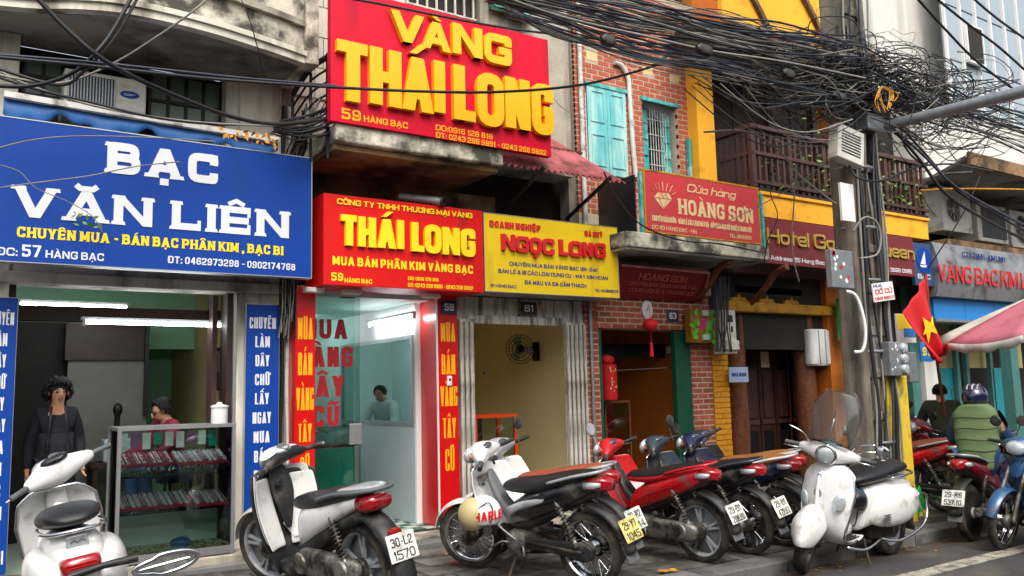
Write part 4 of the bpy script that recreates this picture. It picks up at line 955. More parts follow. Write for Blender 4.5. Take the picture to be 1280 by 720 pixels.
# recessed window with open leaves and grille
W3('window_head', 'turquoise', h2[0]-.02, h2[1]+.02, F-.03, F+.05, h2[3]-.04, h2[3]+.01)
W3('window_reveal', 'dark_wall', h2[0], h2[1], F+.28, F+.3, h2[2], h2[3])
for x0, x1 in ((h2[0]+.03, h2[0]+.22), (h2[1]-.2, h2[1]-.03)):
    q = W3('window_leaf', 'turquoise', x0, x1, F+.12, F+.15, h2[2], h2[3]-.12)
    for zz in (.1, .35, .6, .85): hh = h2[3]-h2[2]-.12; B('leaf_slat', 'turquoise', q, x0+.02-7.9, x1-.02-7.9, .10, .119, h2[2]+hh*zz-.05, h2[2]+hh*zz+.05)
gm = MB()
for k in range(7): x = h2[0]+.25+k*.05; gm.cyl((x-7.9, .1, h2[2]), (x-7.9, .1, h2[3]-.1), .006, n=5)
for k in range(4): z = h2[2]+.15+k*.22; gm.cyl((h2[0]+.2-7.9, .09, z), (h2[1]-.18-7.9, .09, z), .007, n=5)
gm.build('window_grille', 'pipe_white', b63)
mb = MB()
for k in range(16):
    t_ = k/15; mb.cyl((h2[0]-7.9+.03, .03, h2[3]-.12-t_*.35), (h2[0]-7.9+.1+t_*(h2[1]-h2[0]-.14), .03, h2[3]-.05), .0022, n=3); mb.cyl((h2[1]-7.9-.03, .034, h2[3]-.12-t_*.35), (h2[1]-7.9-.1-t_*(h2[1]-h2[0]-.14), .034, h2[3]-.05), .0022, n=3)
mb.build('wire_mesh', 'galvanised', b63, kind='stuff')
# pipes
a = P(721, 10, Y=F-.06); MB().cyl((a.x-7.9+.02, -.06, 3.6), (a.x-7.9+.02, -.06, 7.3), .032).build('drain_pipe', 'pipe_white', b63, smooth='angle')
pp_ = [P(768, 78, Y=F-.05), P(777, 82, Y=F-.05), P(785, 97, Y=F-.05), P(787, 120, Y=F-.05), P(791, 180, Y=F-.05), P(795, 222, Y=F-.05)]
MB().tube(spline([(q.x-7.9, q.y-F, q.z) for q in pp_], 4), .034, 10).build('drain_pipe', 'pipe_white', b63, smooth='angle')
a = P(741, 480, Y=F-.05); MB().cyl((a.x-7.9, -.05, .15), (a.x-7.9, -.05, 2.8), .024).build('drain_pipe', 'galvanised', b63, smooth='angle')
# door opening, green folded leaves, room
gdx = P(846, 480, Y=F).x
W3('door_leaf', 'green_door', gdx, dx1-.01, F+.0, F+.06, .2, zd-.02, .004); W3('door_leaf', 'green_door', gdx+.02, dx1-.03, F+.065, F+.11, .2, zd-.02, .004)
W3('door_leaf', 'green_door', dx0+.0, dx0+.07, F+.02, F+.5, .2, zd-.02)
W3('floor', 'grey_board', 6.9, 9.2, F-.02, 12.5, 0, .19); W3('step', 'plaster_grey', 6.85, 9.1, F-.28, F-.021, -.1, .17, .01)
W3('wall', 'orange_wall', 8.9, 9.0, F+.3, 12.5, .19, 1.95); W3('wall', 'rust_sheet' if 0 else 'orange_wall', 8.9, 9.0, F+.3, 12.5, 1.96, 3); W3('wall', 'dark_soffit', 7.03, 9, 12.5, 12.6, .19, 3); W3('ceiling', 'dark_soffit', 7.0, 9.1, F+.3, 12.6, 2.96, 3.05)
W3('inner_beam', 'dark_wall', 7.1, 8.89, F+.7, F+.78, 2.1, 2.3)
# slab with brackets
SY = 7.68
X0s, X1s = P(783, 300, Y=SY).x, P(962, 320, Y=SY).x; zst = P(800, 290, Y=SY).z; zsb = P(800, 309, Y=SY).z
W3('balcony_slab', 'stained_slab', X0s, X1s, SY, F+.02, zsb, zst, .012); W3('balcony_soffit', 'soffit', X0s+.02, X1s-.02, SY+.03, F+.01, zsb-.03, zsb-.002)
for px in (893, 963):
    x = P(px-8, 350, Y=8.2).x; pts = [(x-7.9, SY-F+.1, zsb-.05), (x-7.9, -.5, zsb-.12), (x-7.9, -.3, zsb-.32), (x-7.9, -.03, zsb-.5)]
    MB().tube(spline(pts, 4), [.05]*13, 8).build('bracket', 'trunk_wood', b63, smooth='angle')
p_ = P(962, 322, Y=SY)
B('side_panel', 'number_black', b63, P(797, 250, Y=7.75).x-7.9-.02, P(797, 250, Y=7.75).x-7.9, 7.78-F, .0, zst, P(797, 219, Y=7.78).z)
W3('corner_post', 'turquoise', P(801, 250, Y=7.76).x-.02, P(801, 250, Y=7.76).x+.02, 7.74, 7.78, zst, P(799, 215, Y=7.76).z)
W3('corner_post', 'turquoise', P(953, 280, Y=7.76).x-.02, P(953, 280, Y=7.76).x+.02, 7.74, 7.78, zst, P(953, 243, Y=7.76).z)
hsn, bb = board('shop_sign', 'dull red signboard with diamond and cream serif letters on the concrete ledge', 'sign', 807, 213, 288, 948.5, 7.72, .05, 'dull_red', 'ochre', yr=271, fr=.02)
def hl(s, m_, x0, a, b_, x1, **k): line(hsn, s, m_, 800+x0/7.2, 210+a/7.2, 210+b_/7.2, 800+x1/7.2, **k)
hl('HOÀNG SƠN', 'letter_tan', 345, 272, 412, 1010, slab=1, bold=.22); hl('Cửa hàng', 'letter_tan', 418, 140, 212, 850, bold=.17, shear=.3)
hl('CHUYÊN BÁN BUÔN - BÁN LẺ CÁC LOẠI MÁY ĐÁ - ĐỒ VÀNG BẠC MỸ NGHỆ & TRANG SỨC', 'letter_tan', 108, 424, 472, 1000, bold=.2)
hl('ĐC: 63 HÀNG BẠC - HN', 'letter_tan', 110, 510, 545, 505, bold=.16); hl('TEL: 8260969', 'letter_tan', 806, 592, 625, 1000, bold=.16)
mb = MB(); kx, kz = hsn.location.x, hsn.location.z
def hp(x, y): q = P(800+x/7.2, 210+y/7.2, Y=7.72); return (q.x-kx, q.z-kz)
di = [hp(*q) for q in ((125, 262), (155, 222), (255, 228), (286, 280), (208, 372))]
mb.add([(x, -.004, z) for x, z in di], [(0,1,2,3,4)])
for a, b_ in (((105,180),(130,212)), ((125,140),(152,200)), ((160,130),(175,200)), ((200,125),(205,205)), ((245,140),(232,210)), ((290,158),(262,218)), ((320,220),(285,242))):
    q0, q1 = hp(*a), hp(*b_); mb.bar((q0[0], -.004, q0[1]), (q1[0], -.004, q1[1]), .012, .004)
mb.build('diamond_emblem', 'letter_tan', hsn); mb = MB()
for a, b_ in (((130,264),(282,282)), ((165,264),(208,366)), ((245,276),(208,366)), ((165,264),(190,225)), ((205,268),(190,225)), ((205,268),(230,228)), ((245,276),(230,228))):
    q0, q1 = hp(*a), hp(*b_); mb.bar((q0[0], -.006, q0[1]), (q1[0], -.006, q1[1]), .006, .003)
mb.build('diamond_facets', 'dull_red', hsn)
# lower wine-red painted board tilted under the slab
t = thing('painted_board', 'worn dark red painted board tilted under the concrete ledge over the brick door', 'sign', (0, 0, 0))
c0, c1, c2, c3 = P(776, 331, Y=8.05), P(886, 341, Y=8.05), P(877, 377, Y=8.42), P(773, 372, Y=8.42)
dn = Vector((0, .03, .015)); vs = [c0, c1, c2, c3]+[q+dn for q in (c0, c1, c2, c3)]
MB().add([tuple(q) for q in vs], [(0,1,2,3), (7,6,5,4), (0,4,5,1), (1,5,6,2), (2,6,7,3), (3,7,4,0)]).build('panel', 'wine_red', t)
ex = (c1-c0).normalized(); ez = (c0-c3); lh = ez.length; ez.normalize(); ny = ex.cross(ez).normalized(); ny = -ny if ny.y > 0 else ny
Mb = Matrix((ex, -ny, ez)).transposed().to_4x4(); Mb.translation = c3+ny*.004
Lx = (c2-c3).length
for s, x0, x1, z0, z1, bo, sh_ in (('HOÀNG SƠN', .2, .76, .62, .82, .16, .25), ('CHUYÊN BÁN CÁC LOẠI MẶT ĐÁ', .1, .9, .42, .54, .16, .1), ('CÔNG NGHỆ & TRANG SỨC', .1, .9, .22, .34, .16, .1)):
    text('lettering', s.replace('Ặ', 'Ạ'), 'letter_pink', t, x0*Lx, x1*Lx, z0*lh, z1*lh, 0, bold=bo, shear=sh_, Fm=Mb)
mb = MB(); mb.bar(tuple(c1+ny*.01), tuple(c2+ny*.01), .03); mb.bar(tuple(c0+ny*.01), tuple(c1+ny*.01), .025); mb.build('frame', 'rust_sheet', t)
# small things at the brick door
p_ = P(809, 387, Y=F-.03); t = thing('wall_clock', 'small oval white clock on the brick lintel above the red lantern', 'clock', (p_.x, F-.015, p_.z))
MB().lathe((0,0,0), (0,-1,0), [(.115, 0), (.118, .02), (.1, .03), (.098, .022), (0, .022)], 20).build('dial', 'plain_white', t, smooth='angle'); t.scale = (.82, 1, 1.1)
mb = MB(); mb.bar((0,-.026,0), (.02,-.026,.06), .012, .004); mb.bar((0,-.028,0), (-.045,-.028,-.02), .012, .004); mb.build('hands', 'black_metal', t)
p_ = P(813, 406, Y=8.35); t = thing('paper_lantern', 'small round red lantern with tassel hanging in the brick doorway', 'lantern', (p_.x, 8.35, p_.z))
mb = MB()
mb.ball((0,0,0), .1, .1, .085, 16, 8); mb.build('lantern_body', 'red_cloth', t, smooth=True); MB().cyl((0,0,.08), (0,0,.22), .004, n=5).build('cord', 'red_cloth', t)
mb = MB(); mb.cyl((0,0,-.08), (0,0,-.25), .004, n=5); mb.ball((0,0,-.26), .022, .022, .03, 8, 5); mb.lathe((0,0,-.28), (0,0,-1), [(.02,0),(.03,.14),(0,.14)], 8); mb.build('tassel', 'red_cloth', t)
X0, X1, Z0, Z1 = pr(755, 446, 500, 772, 8.75)
t = thing('red_hanging', 'tall red festive hanging on the left side inside the brick doorway', 'hanging', ((X0+X1)/2, 8.8, Z0)); ww = (X1-X0)/2; hh = Z1-Z0
mb = MB(); mb.lathe((0,0,0), (0,0,1), [(ww*.95,0),(ww,.03),(ww,hh*.8),(ww*.8,hh*.83)], 14); mb.build('banner', 'red_cloth', t, smooth='angle'); MB().ball((0,0,hh*.93), ww*.85, ww*.6, hh*.12, 12, 7).build('bow', 'red_cloth', t, smooth=True)
mb = MB(); [mb.ball((rnd.uniform(-.06,.04), -ww*.93, hh*rnd.uniform(.2,.75)), .012, .008, .02, 6, 4) for _ in range(14)]; mb.build('print_marks', 'letter_tan', t)
X0, X1, Z0, Z1 = pr(758, 501, 620, 790, 8.9); t = thing('display_case', 'small wooden framed glass case inside the brick doorway', 'display case', (X0, 8.9, .19)); ww = X1-X0; hh = Z1-.19
mb = MB(); [mb.box(x, x+.025, y, y+.025, 0, hh) for x in (0, ww-.025) for y in (0, .35)]; mb.box(0.03, ww-.03, .001, .02, hh-.03, hh-.005); mb.box(0.03, ww-.03, .36, .374, hh-.03, hh-.005); mb.build('frame', 'trunk_wood', t)
B('glass_pane', 'clear_glass', t, .026, ww-.026, .008, .014, .02, hh-.04); B('back_panel', 'wine_red', t, .026, ww-.026, .34, .35, .02, hh-.04); B('shelf', 'plain_white', t, .03, ww-.03, .02, .33, hh*.55, hh*.57)
p_ = P(838, 437, X=8.89); t = thing('wall_socket', 'white switch box on the orange wall inside the brick doorway', 'socket', (8.89, p_.y, p_.z)); B('box', 'plain_white', t, -.03, 0, -.06, .06, -.05, .05, .006)
# ================================================================== hotel
bh = thing('hotel_building', 'yellow hotel with timber balcony, brown roof eave and open wooden porch', 'building', (11.5, F, 0))
def WH(name, m_, x0, x1, y0, y1, z0, z1, bevel=0): return B(name, m_, bh, x0-11.5, x1-11.5, y0-F, y1-F, z0, z1, bevel)
yx0, yx1 = P(891, 480, Y=F).x, P(911, 480, Y=F).x
WH('brick_pier_core', 'yellow_brick', yx0, yx1, F+.02, F+.35, -.1, 2.5)
ym = MB().box(-.5, .5, 0, .04, -.03, .03).mesh('brick', 'yellow_brick')
for k in range(31):
    z = .12+k*.075; cut = .45 if k % 2 else .68
    for a, b_ in ((0, cut), (cut, 1)):
        o = link('brick', ym, bh); L_ = (yx1-yx0); o.scale = (L_*(b_-a)-.008, 1, 1.1); o.location = (yx0+L_*(a+b_)/2-11.5, rnd.uniform(-.004, .004)-.012, z)
ux, uxx = P(868, 100, Y=8.3).x, P(890, 100, Y=8.3).x
WH('pillar', 'fascia_yellow', ux+.02, uxx, 8.3, 8.6, 3.9, 6.35, .006)
ux2, uxx2 = P(1037, 110, Y=8.3).x, P(1064, 110, Y=8.3).x; WH('pillar', 'orange_wall', ux2, uxx2, 8.3, 8.6, 4.2, 8, .006)
WH('pilaster', 'turquoise', ux-.06, ux-.01, 8.42, 8.47, 3.6, P(872, 175, Y=8.42).z)
# balcony: yellow fascia, floor, timber rail
HY = 7.9
fx0, fx1 = P(951, 255, Y=HY).x, P(1160, 287, Y=HY).x; fzt, fzb = P(951, 239, Y=HY).z, P(951, 270, Y=HY).z
WH('balcony_fascia', 'fascia_yellow', fx0, fx1, HY, F+.3, fzb, fzt-.05); WH('fascia_moulding', 'fascia_yellow', fx0-.02, fx1+.03, HY-.03, F+.3, fzt-.049, fzt, .008)
WH('balcony_floor', 'dark_wood', fx0-.3, fx1+.05, HY+.0, 9.4, fzt+.001, fzt+.05)
rz0 = fzt+.06; rzt = P(941, 155, Y=HY).z
rx0 = P(941, 200, Y=HY).x; rx1 = fx1+.1
WH('hand_rail', 'maroon_wood', rx0-.04, rx1, HY-.03, HY+.06, rzt-.07, rzt, .01); WH('hand_rail', 'maroon_wood', rx0-.04, rx0+.05, HY+.07, 8.6, rzt-.075, rzt-.003, .01)
for z in (rz0+.08, rz0+(rzt-rz0)*.55): WH('mid_rail', 'maroon_wood', rx0, rx1, HY-.01, HY+.035, z-.025, z+.025); WH('mid_rail', 'maroon_wood', rx0-.01, rx0+.03, HY+.04, 8.6, z-.024, z+.022)
bal = MB().box(-.022, .022, -.018, .018, 0, rzt-rz0-.07).mesh('baluster', 'maroon_wood')
k = 0; x = rx0+.03
while x < rx1:
    o = link('baluster', bal, bh); o.location = (x-11.5, HY+.012-F+.02, rz0+.002)
    if k % 6 == 0: o.scale = (1.9, 1.9, 1)
    x += .135; k += 1
for j in range(5): o = link('baluster', bal, bh); o.location = (rx0+.01-11.5, HY+.13+j*.12-F, rz0+.002)
# balcony plants in long planter
t = thing('balcony_plants', 'leafy potted plants growing between the rails of the timber balcony', 'plants', ((rx0+rx1)/2, 8.1, rz0))
w_ = (rx1-rx0)/2-.1; B('planter', 'green_door', t, -w_, w_*.2, 0, .22, 0, .16, .01); B('planter', 'rust_metal', t, w_*.24, w_, 0, .22, 0, .16, .01)
for m_, n_, nm in (('leaf', 1500, 'foliage'), ('leaf_dark', 1500, 'foliage')):
    mb = MB()
    for i in range(n_):
        u = rnd.random(); cx = -w_*.95+u*w_*1.9; cl = mnoise.noise(Vector((cx*1.3, 2.2, 0)))
        if rnd.random() > .45+cl*1.1: continue
        c = Vector((cx, -.02+rnd.gauss(0,.15), .05+abs(rnd.gauss(0, .33))*(1+cl))); d = Vector((rnd.uniform(-1,1), rnd.uniform(-1,1), rnd.uniform(-.6,1))).normalized(); s = d.orthogonal().normalized(); L_ = rnd.uniform(.05,.11)
        mb.add([c, c+d*L_*.5+s*L_*.28, c+d*L_, c+d*L_*.5-s*L_*.28], [(0,1,2,3)])
    mb.build(nm, m_, t, kind='stuff')
mb = MB()
for i in range(26):
    x = rnd.uniform(-w_*.9, w_*.9); mb.tube([(x, .1, .15), (x+rnd.uniform(-.1,.1), .05, .35), (x+rnd.uniform(-.2,.2), rnd.uniform(-.15,.1), rnd.uniform(.4,.85))], .005, 4)
mb.build('stems', 'leaf_dark', t)
# upper timber wall
pm_ = MB().box(0, .235, 0, .03, 0, 2.4).mesh('wall_board', 'dark_wood')
wx0 = P(889, 120, Y=9.2).x
WH('wall', 'dark_wall', wx0-.6, 13.6, 9.25, 9.4, fzt+.05, 8.6)
for k in range(15): o = link('wall_board', pm_, bh); o.location = (wx0+k*.245-11.5, 9.2-F+.01*(k % 2), fzt+.06)
WH('door_frame', 'maroon_wood', wx0+1.3, wx0+1.36, 9.14, 9.199, fzt+.05, fzt+2.3); WH('door_frame', 'maroon_wood', wx0+2.5, wx0+2.56, 9.14, 9.199, fzt+.05, fzt+2.3)
# eave: ochre boards, dark rafters, grey soffit
ez_ = P(900, 52, Y=7.9).z
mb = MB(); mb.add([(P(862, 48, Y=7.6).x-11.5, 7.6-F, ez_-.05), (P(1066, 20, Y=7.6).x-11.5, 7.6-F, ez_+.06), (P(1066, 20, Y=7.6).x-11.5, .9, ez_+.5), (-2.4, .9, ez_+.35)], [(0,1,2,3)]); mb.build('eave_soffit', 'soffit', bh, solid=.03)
mb = MB(); mb.box(-2.9, P(1066, 20, Y=7.5).x-11.5, -1.0, -.93, ez_+.1, ez_+1.6); mb.build('eave_board', 'fascia_yellow', bh)
WH('wall', 'orange_wall', 9.2, P(1072, 40, Y=F).x, F+.1, F+.3, ez_+.5, 7.6)
for px in (905, 985, 1045):
    a = P(px, 2, Y=7.45); MB().bar((a.x-11.5, -1.06, ez_+1.3), (a.x-11.5+.95, -1.02, ez_+.12), .07, .06, up=(0,1,0)).build('rafter', 'dark_soffit', bh)
WH('beam', 'dark_wood', 9.2, 14.4, HY+.2, HY+.35, ez_-.05, ez_+.07)
# porch
WH('porch_ceiling', 'dark_wood', 9.1, 15, F-.1, 11, fzb-.3, fzb-.2); WH('lintel', 'maroon_wood', 9.15, 14.4, F-.15, F+.0, fzb-.75, fzb-.31); WH('lintel_back', 'dark_wall', 9.15, 14.4, F+.1, F+.2, 2.2, fzb-.3)
WH('porch_floor', 'grey_board', 9.1, 15, F-.2, 11, 0, .2)
X0, X1, Z0, Z1 = pr(918, 355, 366, 1003, 8.6); WH('carved_beam', 'ochre', X0, X1, 8.6, 8.7, Z0, Z1, .015)
X0, X1, Z0, Z1 = pr(908, 376, 389, 1046, 8.5); WH('carved_beam', 'ochre', X0, X1, 8.45, 8.62, Z0, Z1, .02)
zm = Z1
for u in (.12, .5, .86):
    cx = X0+(X1-X0)*u*.62+.1
    mb = MB(); mb.prism([(cx-11.5-.2, zm), (cx-11.5-.12, zm+.07), (cx-11.5-.04, zm+.06), (cx-11.5, zm+.12), (cx-11.5+.04, zm+.06), (cx-11.5+.12, zm+.07), (cx-11.5+.2, zm)], 0, .08); mb.build('carving', 'ochre', bh, bevel=.01)
for (px, w2, nm) in ((920, .16, 0), (1007, .17, 1)):
    x = P(px, 480, Y=8.75).x; prof = [(w2*1.12, 0), (w2*1.08, .1), (w2*.98, .5), (w2*1.03, 1.0), (w2*.95, 1.6), (w2*1.0, 2.1), (w2*.96, 2.6)]
    mb = MB(); mb.lathe((x-11.5, 8.75-F, .2), (0,0,1), prof, 18)
    for i, v_ in enumerate(mb.v): q = mnoise.noise(Vector((v_[0]*6, v_[1]*6, v_[2]*2)))*.02; mb.v[i] = (v_[0]+q, v_[1]+q, v_[2])
    mb.build('tree_trunk_column', 'trunk_wood', bh, smooth='angle')
dxa, dxb = P(928, 480, Y=9.2).x, P(1004, 480, Y=9.2).x
WH('door_surround', 'dark_wall', 9.3, 13.5, 9.45, 9.6, .2, 3)
for k in range(4):
    wd_ = (dxb-dxa)/4; x0 = dxa+k*wd_
    q = WH('wooden_door', 'dark_wood', x0+.01, x0+wd_-.01, 9.2, 9.25, .2, 2.45)
    B('door_pane', 'beige_wall' if k == 1 else 'dark_wall', q, x0+.09-11.5, x0+wd_-.09-11.5, .69, .699, 1.95, 2.2)
    for j in range(6): xx = x0+.1-11.5+j*(wd_-.2)/5; B('spindle', 'maroon_wood', q, xx-.012, xx+.012, .675, .699, 1.15, 1.9)
    B('door_rail', 'maroon_wood', q, x0+.04-11.5, x0+wd_-.04-11.5, .68, .699, 1.05, 1.12)
    B('lower_pane', 'black_metal', q, x0+.08-11.5, x0+wd_-.08-11.5, .69, .699, .35, .95)
ox0, ox1 = P(1040, 480, Y=F).x, P(1080, 480, Y=F).x
WH('wall', 'orange_wall', ox0, ox1+.1, F, F+.3, .1, fzb-.31); WH('wall', 'orange_wall', 11.35, ox0, 9.2, 9.3, .2, 3); WH('wall', 'orange_wall', ox0, ox0+.05, F+.3, 9.3, .2, 3)
WH('wall', 'dark_wall', ox1+.1, 14.4, F+1.2, F+1.3, .1, fzb-.31); WH('pillar', 'teal_post', 14.05, 14.3, F+.0, F+.3, .1, fzb-.31)  # near-black back wall: shade of the open recess put into its colour
hsg, bb = board('hotel_sign', 'dark red hotel sign with raised gold letters under the yellow fascia', 'sign', 953, 271.5, 328, 1142.5, 7.86, .05, 'maroon_wood', None, yr=323)
mat('hotel_red', '6e1a1e', .5, var=.06); hsg.children[0].data.materials[0] = MATS['hotel_red']; mat('letter_brass', 'c4a24a', .35, metal=.5, var=.1)
line(hsg, 'Hotel Garden Queen', 'letter_brass', 957, 285, 303.5, 1141, yr=316, bold=.17, depth=.03)
line(hsg, 'Address: 65 Hang Bac street - Hanoi - Vietnam - Tel: 3926 0585'.replace('y', 'i'), 'sign_white', 963, 319, 324.5, 1140, yr=344, bold=.2)
# things on the hotel front
X0, X1, Z0, Z1 = pr(864, 386, 428, 894, 8.3, yr=405)
t = thing('lotus_box', 'green painted box with a pink lotus on the brick pier', 'box', ((X0+X1)/2, 8.3, Z0)); ww = (X1-X0)/2; hh = Z1-Z0
mat('lotus_bg', '8a5a10', .5, var=.3, scale=6); mat('lotus_pink', 'c42a6e', .5, var=.2); mat('bright_green', '4fae1c', .5, var=.3, scale=12)
B('panel', 'lotus_bg', t, -ww, ww, 0, .12, 0, hh, .006)
def petal(mb, c, ang, L_, w2, y): d = Vector((math.sin(ang), 0, math.cos(ang))); s = Vector((d.z, 0, -d.x)); c = Vector((c[0], y, c[1])); mb.add([c, c+d*L_*.35+s*w2, c+d*L_*.75+s*w2*.7, c+d*L_, c+d*L_*.75-s*w2*.7, c+d*L_*.35-s*w2], [(0,1,2,3,4,5)])
mb = MB(); [petal(mb, (.02, hh*.42), R(a), hh*.36, .03, -.004-.001*i) for i, a in enumerate((-70, 70, -45, 45, -22, 22, 0))]; mb.build('lotus_flower', 'lotus_pink', t)
mb = MB(); [petal(mb, (rnd.choice((-ww*.7, ww*.65, -ww*.5, ww*.5)), hh*rnd.uniform(.05,.8)), rnd.uniform(0,6.28), .12, .035, -.003-.0008*i) for i in range(22)]; mb.build('painted_leaves', 'bright_green', t)
mb = MB(); mb.box(-.02, .08, -.03, -.002, hh*.8, hh*.97); mb.box(-.03, .07, -.03, -.002, hh*.08, hh*.24); mb.build('switch_windows', 'grey_panel', t)
X0, X1, Z0, Z1 = pr(905, 387, 442, 920, 8.2, yr=415)
t = thing('meter_box', 'white electric meter box on the yellow pier beside the lotus box', 'meter box', ((X0+X1)/2, 8.2, Z0)); ww = (X1-X0)/2+.01; hh = Z1-Z0
B('casing', 'ac_white', t, -ww, ww, 0, .2, 0, hh, .012); B('window', 'black_metal', t, -ww*.3, ww*.5, -.004, .001, hh*.72, hh*.88); B('flap', 'ac_white', t, -ww*.9, ww*.95, -.05, -.001, hh*.08, hh*.3, .01); B('lock', 'black_metal', t, .02, .05, -.012, -.001, hh*.5, hh*.62)
X0, X1, Z0, Z1 = pr(912, 459, 478, 935.5, 8.4)
t = thing('notice_plate', 'small pale blue notice plate on the left tree trunk column', 'notice', ((X0+X1)/2, 8.4, Z0)); ww = (X1-X0)/2; hh = Z1-Z0; mat('pale_blue', '9fb4cf', .4, var=.04)
B('panel', 'pale_blue', t, -ww, ww, 0, .02, 0, hh, .004); text('lettering', 'NHÀ NGHỈ'.replace('HỈ', 'HỈ'), 'letter_navy', t, -ww*.75, ww*.75, hh*.38, hh*.62, 0, bold=.26)
X0, X1, Z0, Z1 = pr(1016, 411, 457, 1040, 8.45)
t = thing('wall_lantern', 'white ribbed wall lantern on the orange hotel wall', 'lamp', ((X0+X1)/2, 8.45, Z0)); ww = (X1-X0)/2; hh = Z1-Z0
mb = MB(); mb.loft([(0, .1, 0, ww*.9, .08, 3), (0, .1, .03, ww, .1, 4), (0, .1, hh-.03, ww, .1, 4), (0, .1, hh, ww*.9, .08, 3)], 16, axis='z'); mb.build('lamp_shade', 'plain_white', t, smooth='angle')
for k in (-.33, .33): B('rib', 'galvanised', t, ww*k-.006, ww*k+.006, -.008, .0, .02, hh-.02)
X0, X1, Z0, Z1 = pr(1056, 372, 425, 1067, 8.2)
t = thing('light_box', 'green vertical light box sign on the hotel wall behind the pole', 'sign', ((X0+X1)/2, 8.2, Z0)); ww = (X1-X0)/2; hh = Z1-Z0; mat('green_sheet', '129a35', .4, var=.15)
B('face', 'green_sheet', t, -ww, ww, 0, .15, 0, hh, .008); B('side', 'plain_white', t, ww+.001, ww+.06, 0, .15, 0, hh); mb = MB(); [petal(mb, (rnd.uniform(-ww*.5,ww*.5), rnd.uniform(.05,hh-.2)), rnd.uniform(-.7,.7), .2, .02, -.003-.001*i) for i in range(5)]; mb.build('leaf_print', 'bright_green', t)
X0, X1, Z0, Z1 = pr(1061, 450, 495, 1077, 8.2)
t = thing('flower_sign', 'cyan vertical sign with red flowers on the hotel wall', 'sign', ((X0+X1)/2, 8.2, Z0)); ww = (X1-X0)/2; hh = Z1-Z0; mat('cyan_sheet', '33b4c4', .4, var=.05)
B('panel', 'cyan_sheet', t, -ww, ww, 0, .04, 0, hh, .006)
for k, (x, z) in enumerate(((.3, .85), (-.1, .62), (.1, .4), (.4, .12))):
    mb = MB(); [petal(mb, (x*ww, z*hh), a*1.256, .05, .022, -.003-.0006*a) for a in range(5)]; mb.build('printed_flower', 'letter_red' if k < 3 else 'bright_green', t)
X0, X1, Z0, Z1 = pr(1142.5, 303, 356, 1165, 7.9, yr=330)
t = thing('boat_sign', 'blue sign with a white sailboat in a blue disc beside the hotel sign', 'sign', ((X0+X1)/2, 7.9, Z0)); ww = (X1-X0)/2; hh = Z1-Z0; mat('dusk_blue', '2a4570', .5, var=.1)
B('panel', 'dusk_blue', t, -ww, ww, 0, .06, 0, hh); mb = MB(); mb.lathe((0.03, -.001, hh*.6), (0,-1,0), [(0,.006),(ww*.8,.006),(ww*.8,0)], 24); mb.build('disc', 'sign_blue', t)
MB().add([(-.1, -.012, hh*.5), (.06, -.012, hh*.5), (.05, -.012, hh*.82)], [(0,1,2)]).build('sail', 'sign_white', t); MB().add([(-.12, -.012, hh*.48), (.1, -.012, hh*.48), (.06, -.012, hh*.43), (-.08, -.012, hh*.43)], [(0,1,2,3)]).build('hull', 'sign_white', t)
text('lettering', 'BẠC', 'sign_white', t, -ww*.7, ww*.7, hh*.16, hh*.27, 0, bold=.2)
# ================================================================== right-hand shop 67 and what rises behind it
br = thing('shop_building', 'grey shop at the right edge with metal sign, teal doors and air conditioners', 'building', (16, F, 0))
def WR(name, m_, x0, x1, y0, y1, z0, z1, bevel=0): return B(name, m_, br, x0-16, x1-16, y0-F, y1-F, z0, z1, bevel)
gY = 7.9
X0, X1, Z0, Z1 = pr(1166, 303, 370, 1330, gY, yr=348)
gs = thing('metal_sign', 'barrel shaped grey metal signboard with red serif letters at the right edge', 'sign', ((X0+X1)/2, gY, Z0)); ww = (X1-X0)/2; hh = Z1-Z0
mb = MB(); prof = [(-.02+.09*(1-math.cos(math.pi*(k/8-.5)))-.09, hh*k/8) for k in range(9)]
mb.prism([(0,0)]*0 or [(y, z) for y, z in prof]+[(.3, hh), (.3, 0)], -ww, ww); mb.v = [(b_, a, c) for a, b_, c in mb.v]; mb.build('panel', 'steel_sign', gs, smooth='angle')
def gl_(s, m_, x0, a, b_, x1, **k):
    A, B_, C_, D2 = pr(1140+x0/6, 280+a/6, 280+b_/6, 1140+x1/6, gY-.1); return text('lettering', s, m_, gs, A-gs.location.x, B_-gs.location.x, C_-gs.location.z, D2-gs.location.z, -.112, depth=.006, **k)
gl_('VÀNG BẠC KIM LINH', 'letter_red', 190, 298, 425, 960, slab=1, bold=.15); gl_('C.TY TNHH - KIM LINH', 'letter_navy', 370, 208, 250, 685, bold=.2)
X0, X1, Z0, Z1 = pr(1167, 371, 398, 1276, 8.0)
for k in range(3): WR('blue_panel', 'sky_blue_panel', X0+(X1-X0)*k/3+.006, X0+(X1-X0)*(k+1)/3-.006, 8.0, 8.3, Z0, Z1)
WR('panel_edge', 'galvanised', X0, X1+.1, 7.97, 8.3, Z0-.05, Z0-.002)
tx0 = P(1166, 480, Y=F).x
WR('column', 'offwhite_wall', tx0-.3, tx0+.1, F-.05, F+.3, 0, Z0-.05)
mat('teal_door', '177d86', .5, var=.12, scale=4)
for k, (px0, px1, m_, yy) in enumerate(((1170, 1196, 'teal_door', 8.9), (1245, 1262, 'teal_door', 8.8))):
    A, B_, C_, D2 = pr(px0, 460, 560, px1, yy); q = WR('door_panel', m_, A, B_, yy, yy+.05, .15, D2, .004); B('handle', 'chrome', q, B_-16-.16, B_-16-.13, yy-F-.05, yy-F-.01, 1.1, 1.5)
for px in (1194, 1206, 1236, 1252):
    A = P(px, 450, Y=8.85).x; WR('door_frame', 'teal_post', A-.05, A+.05, 8.8, 8.88, .15, Z0)
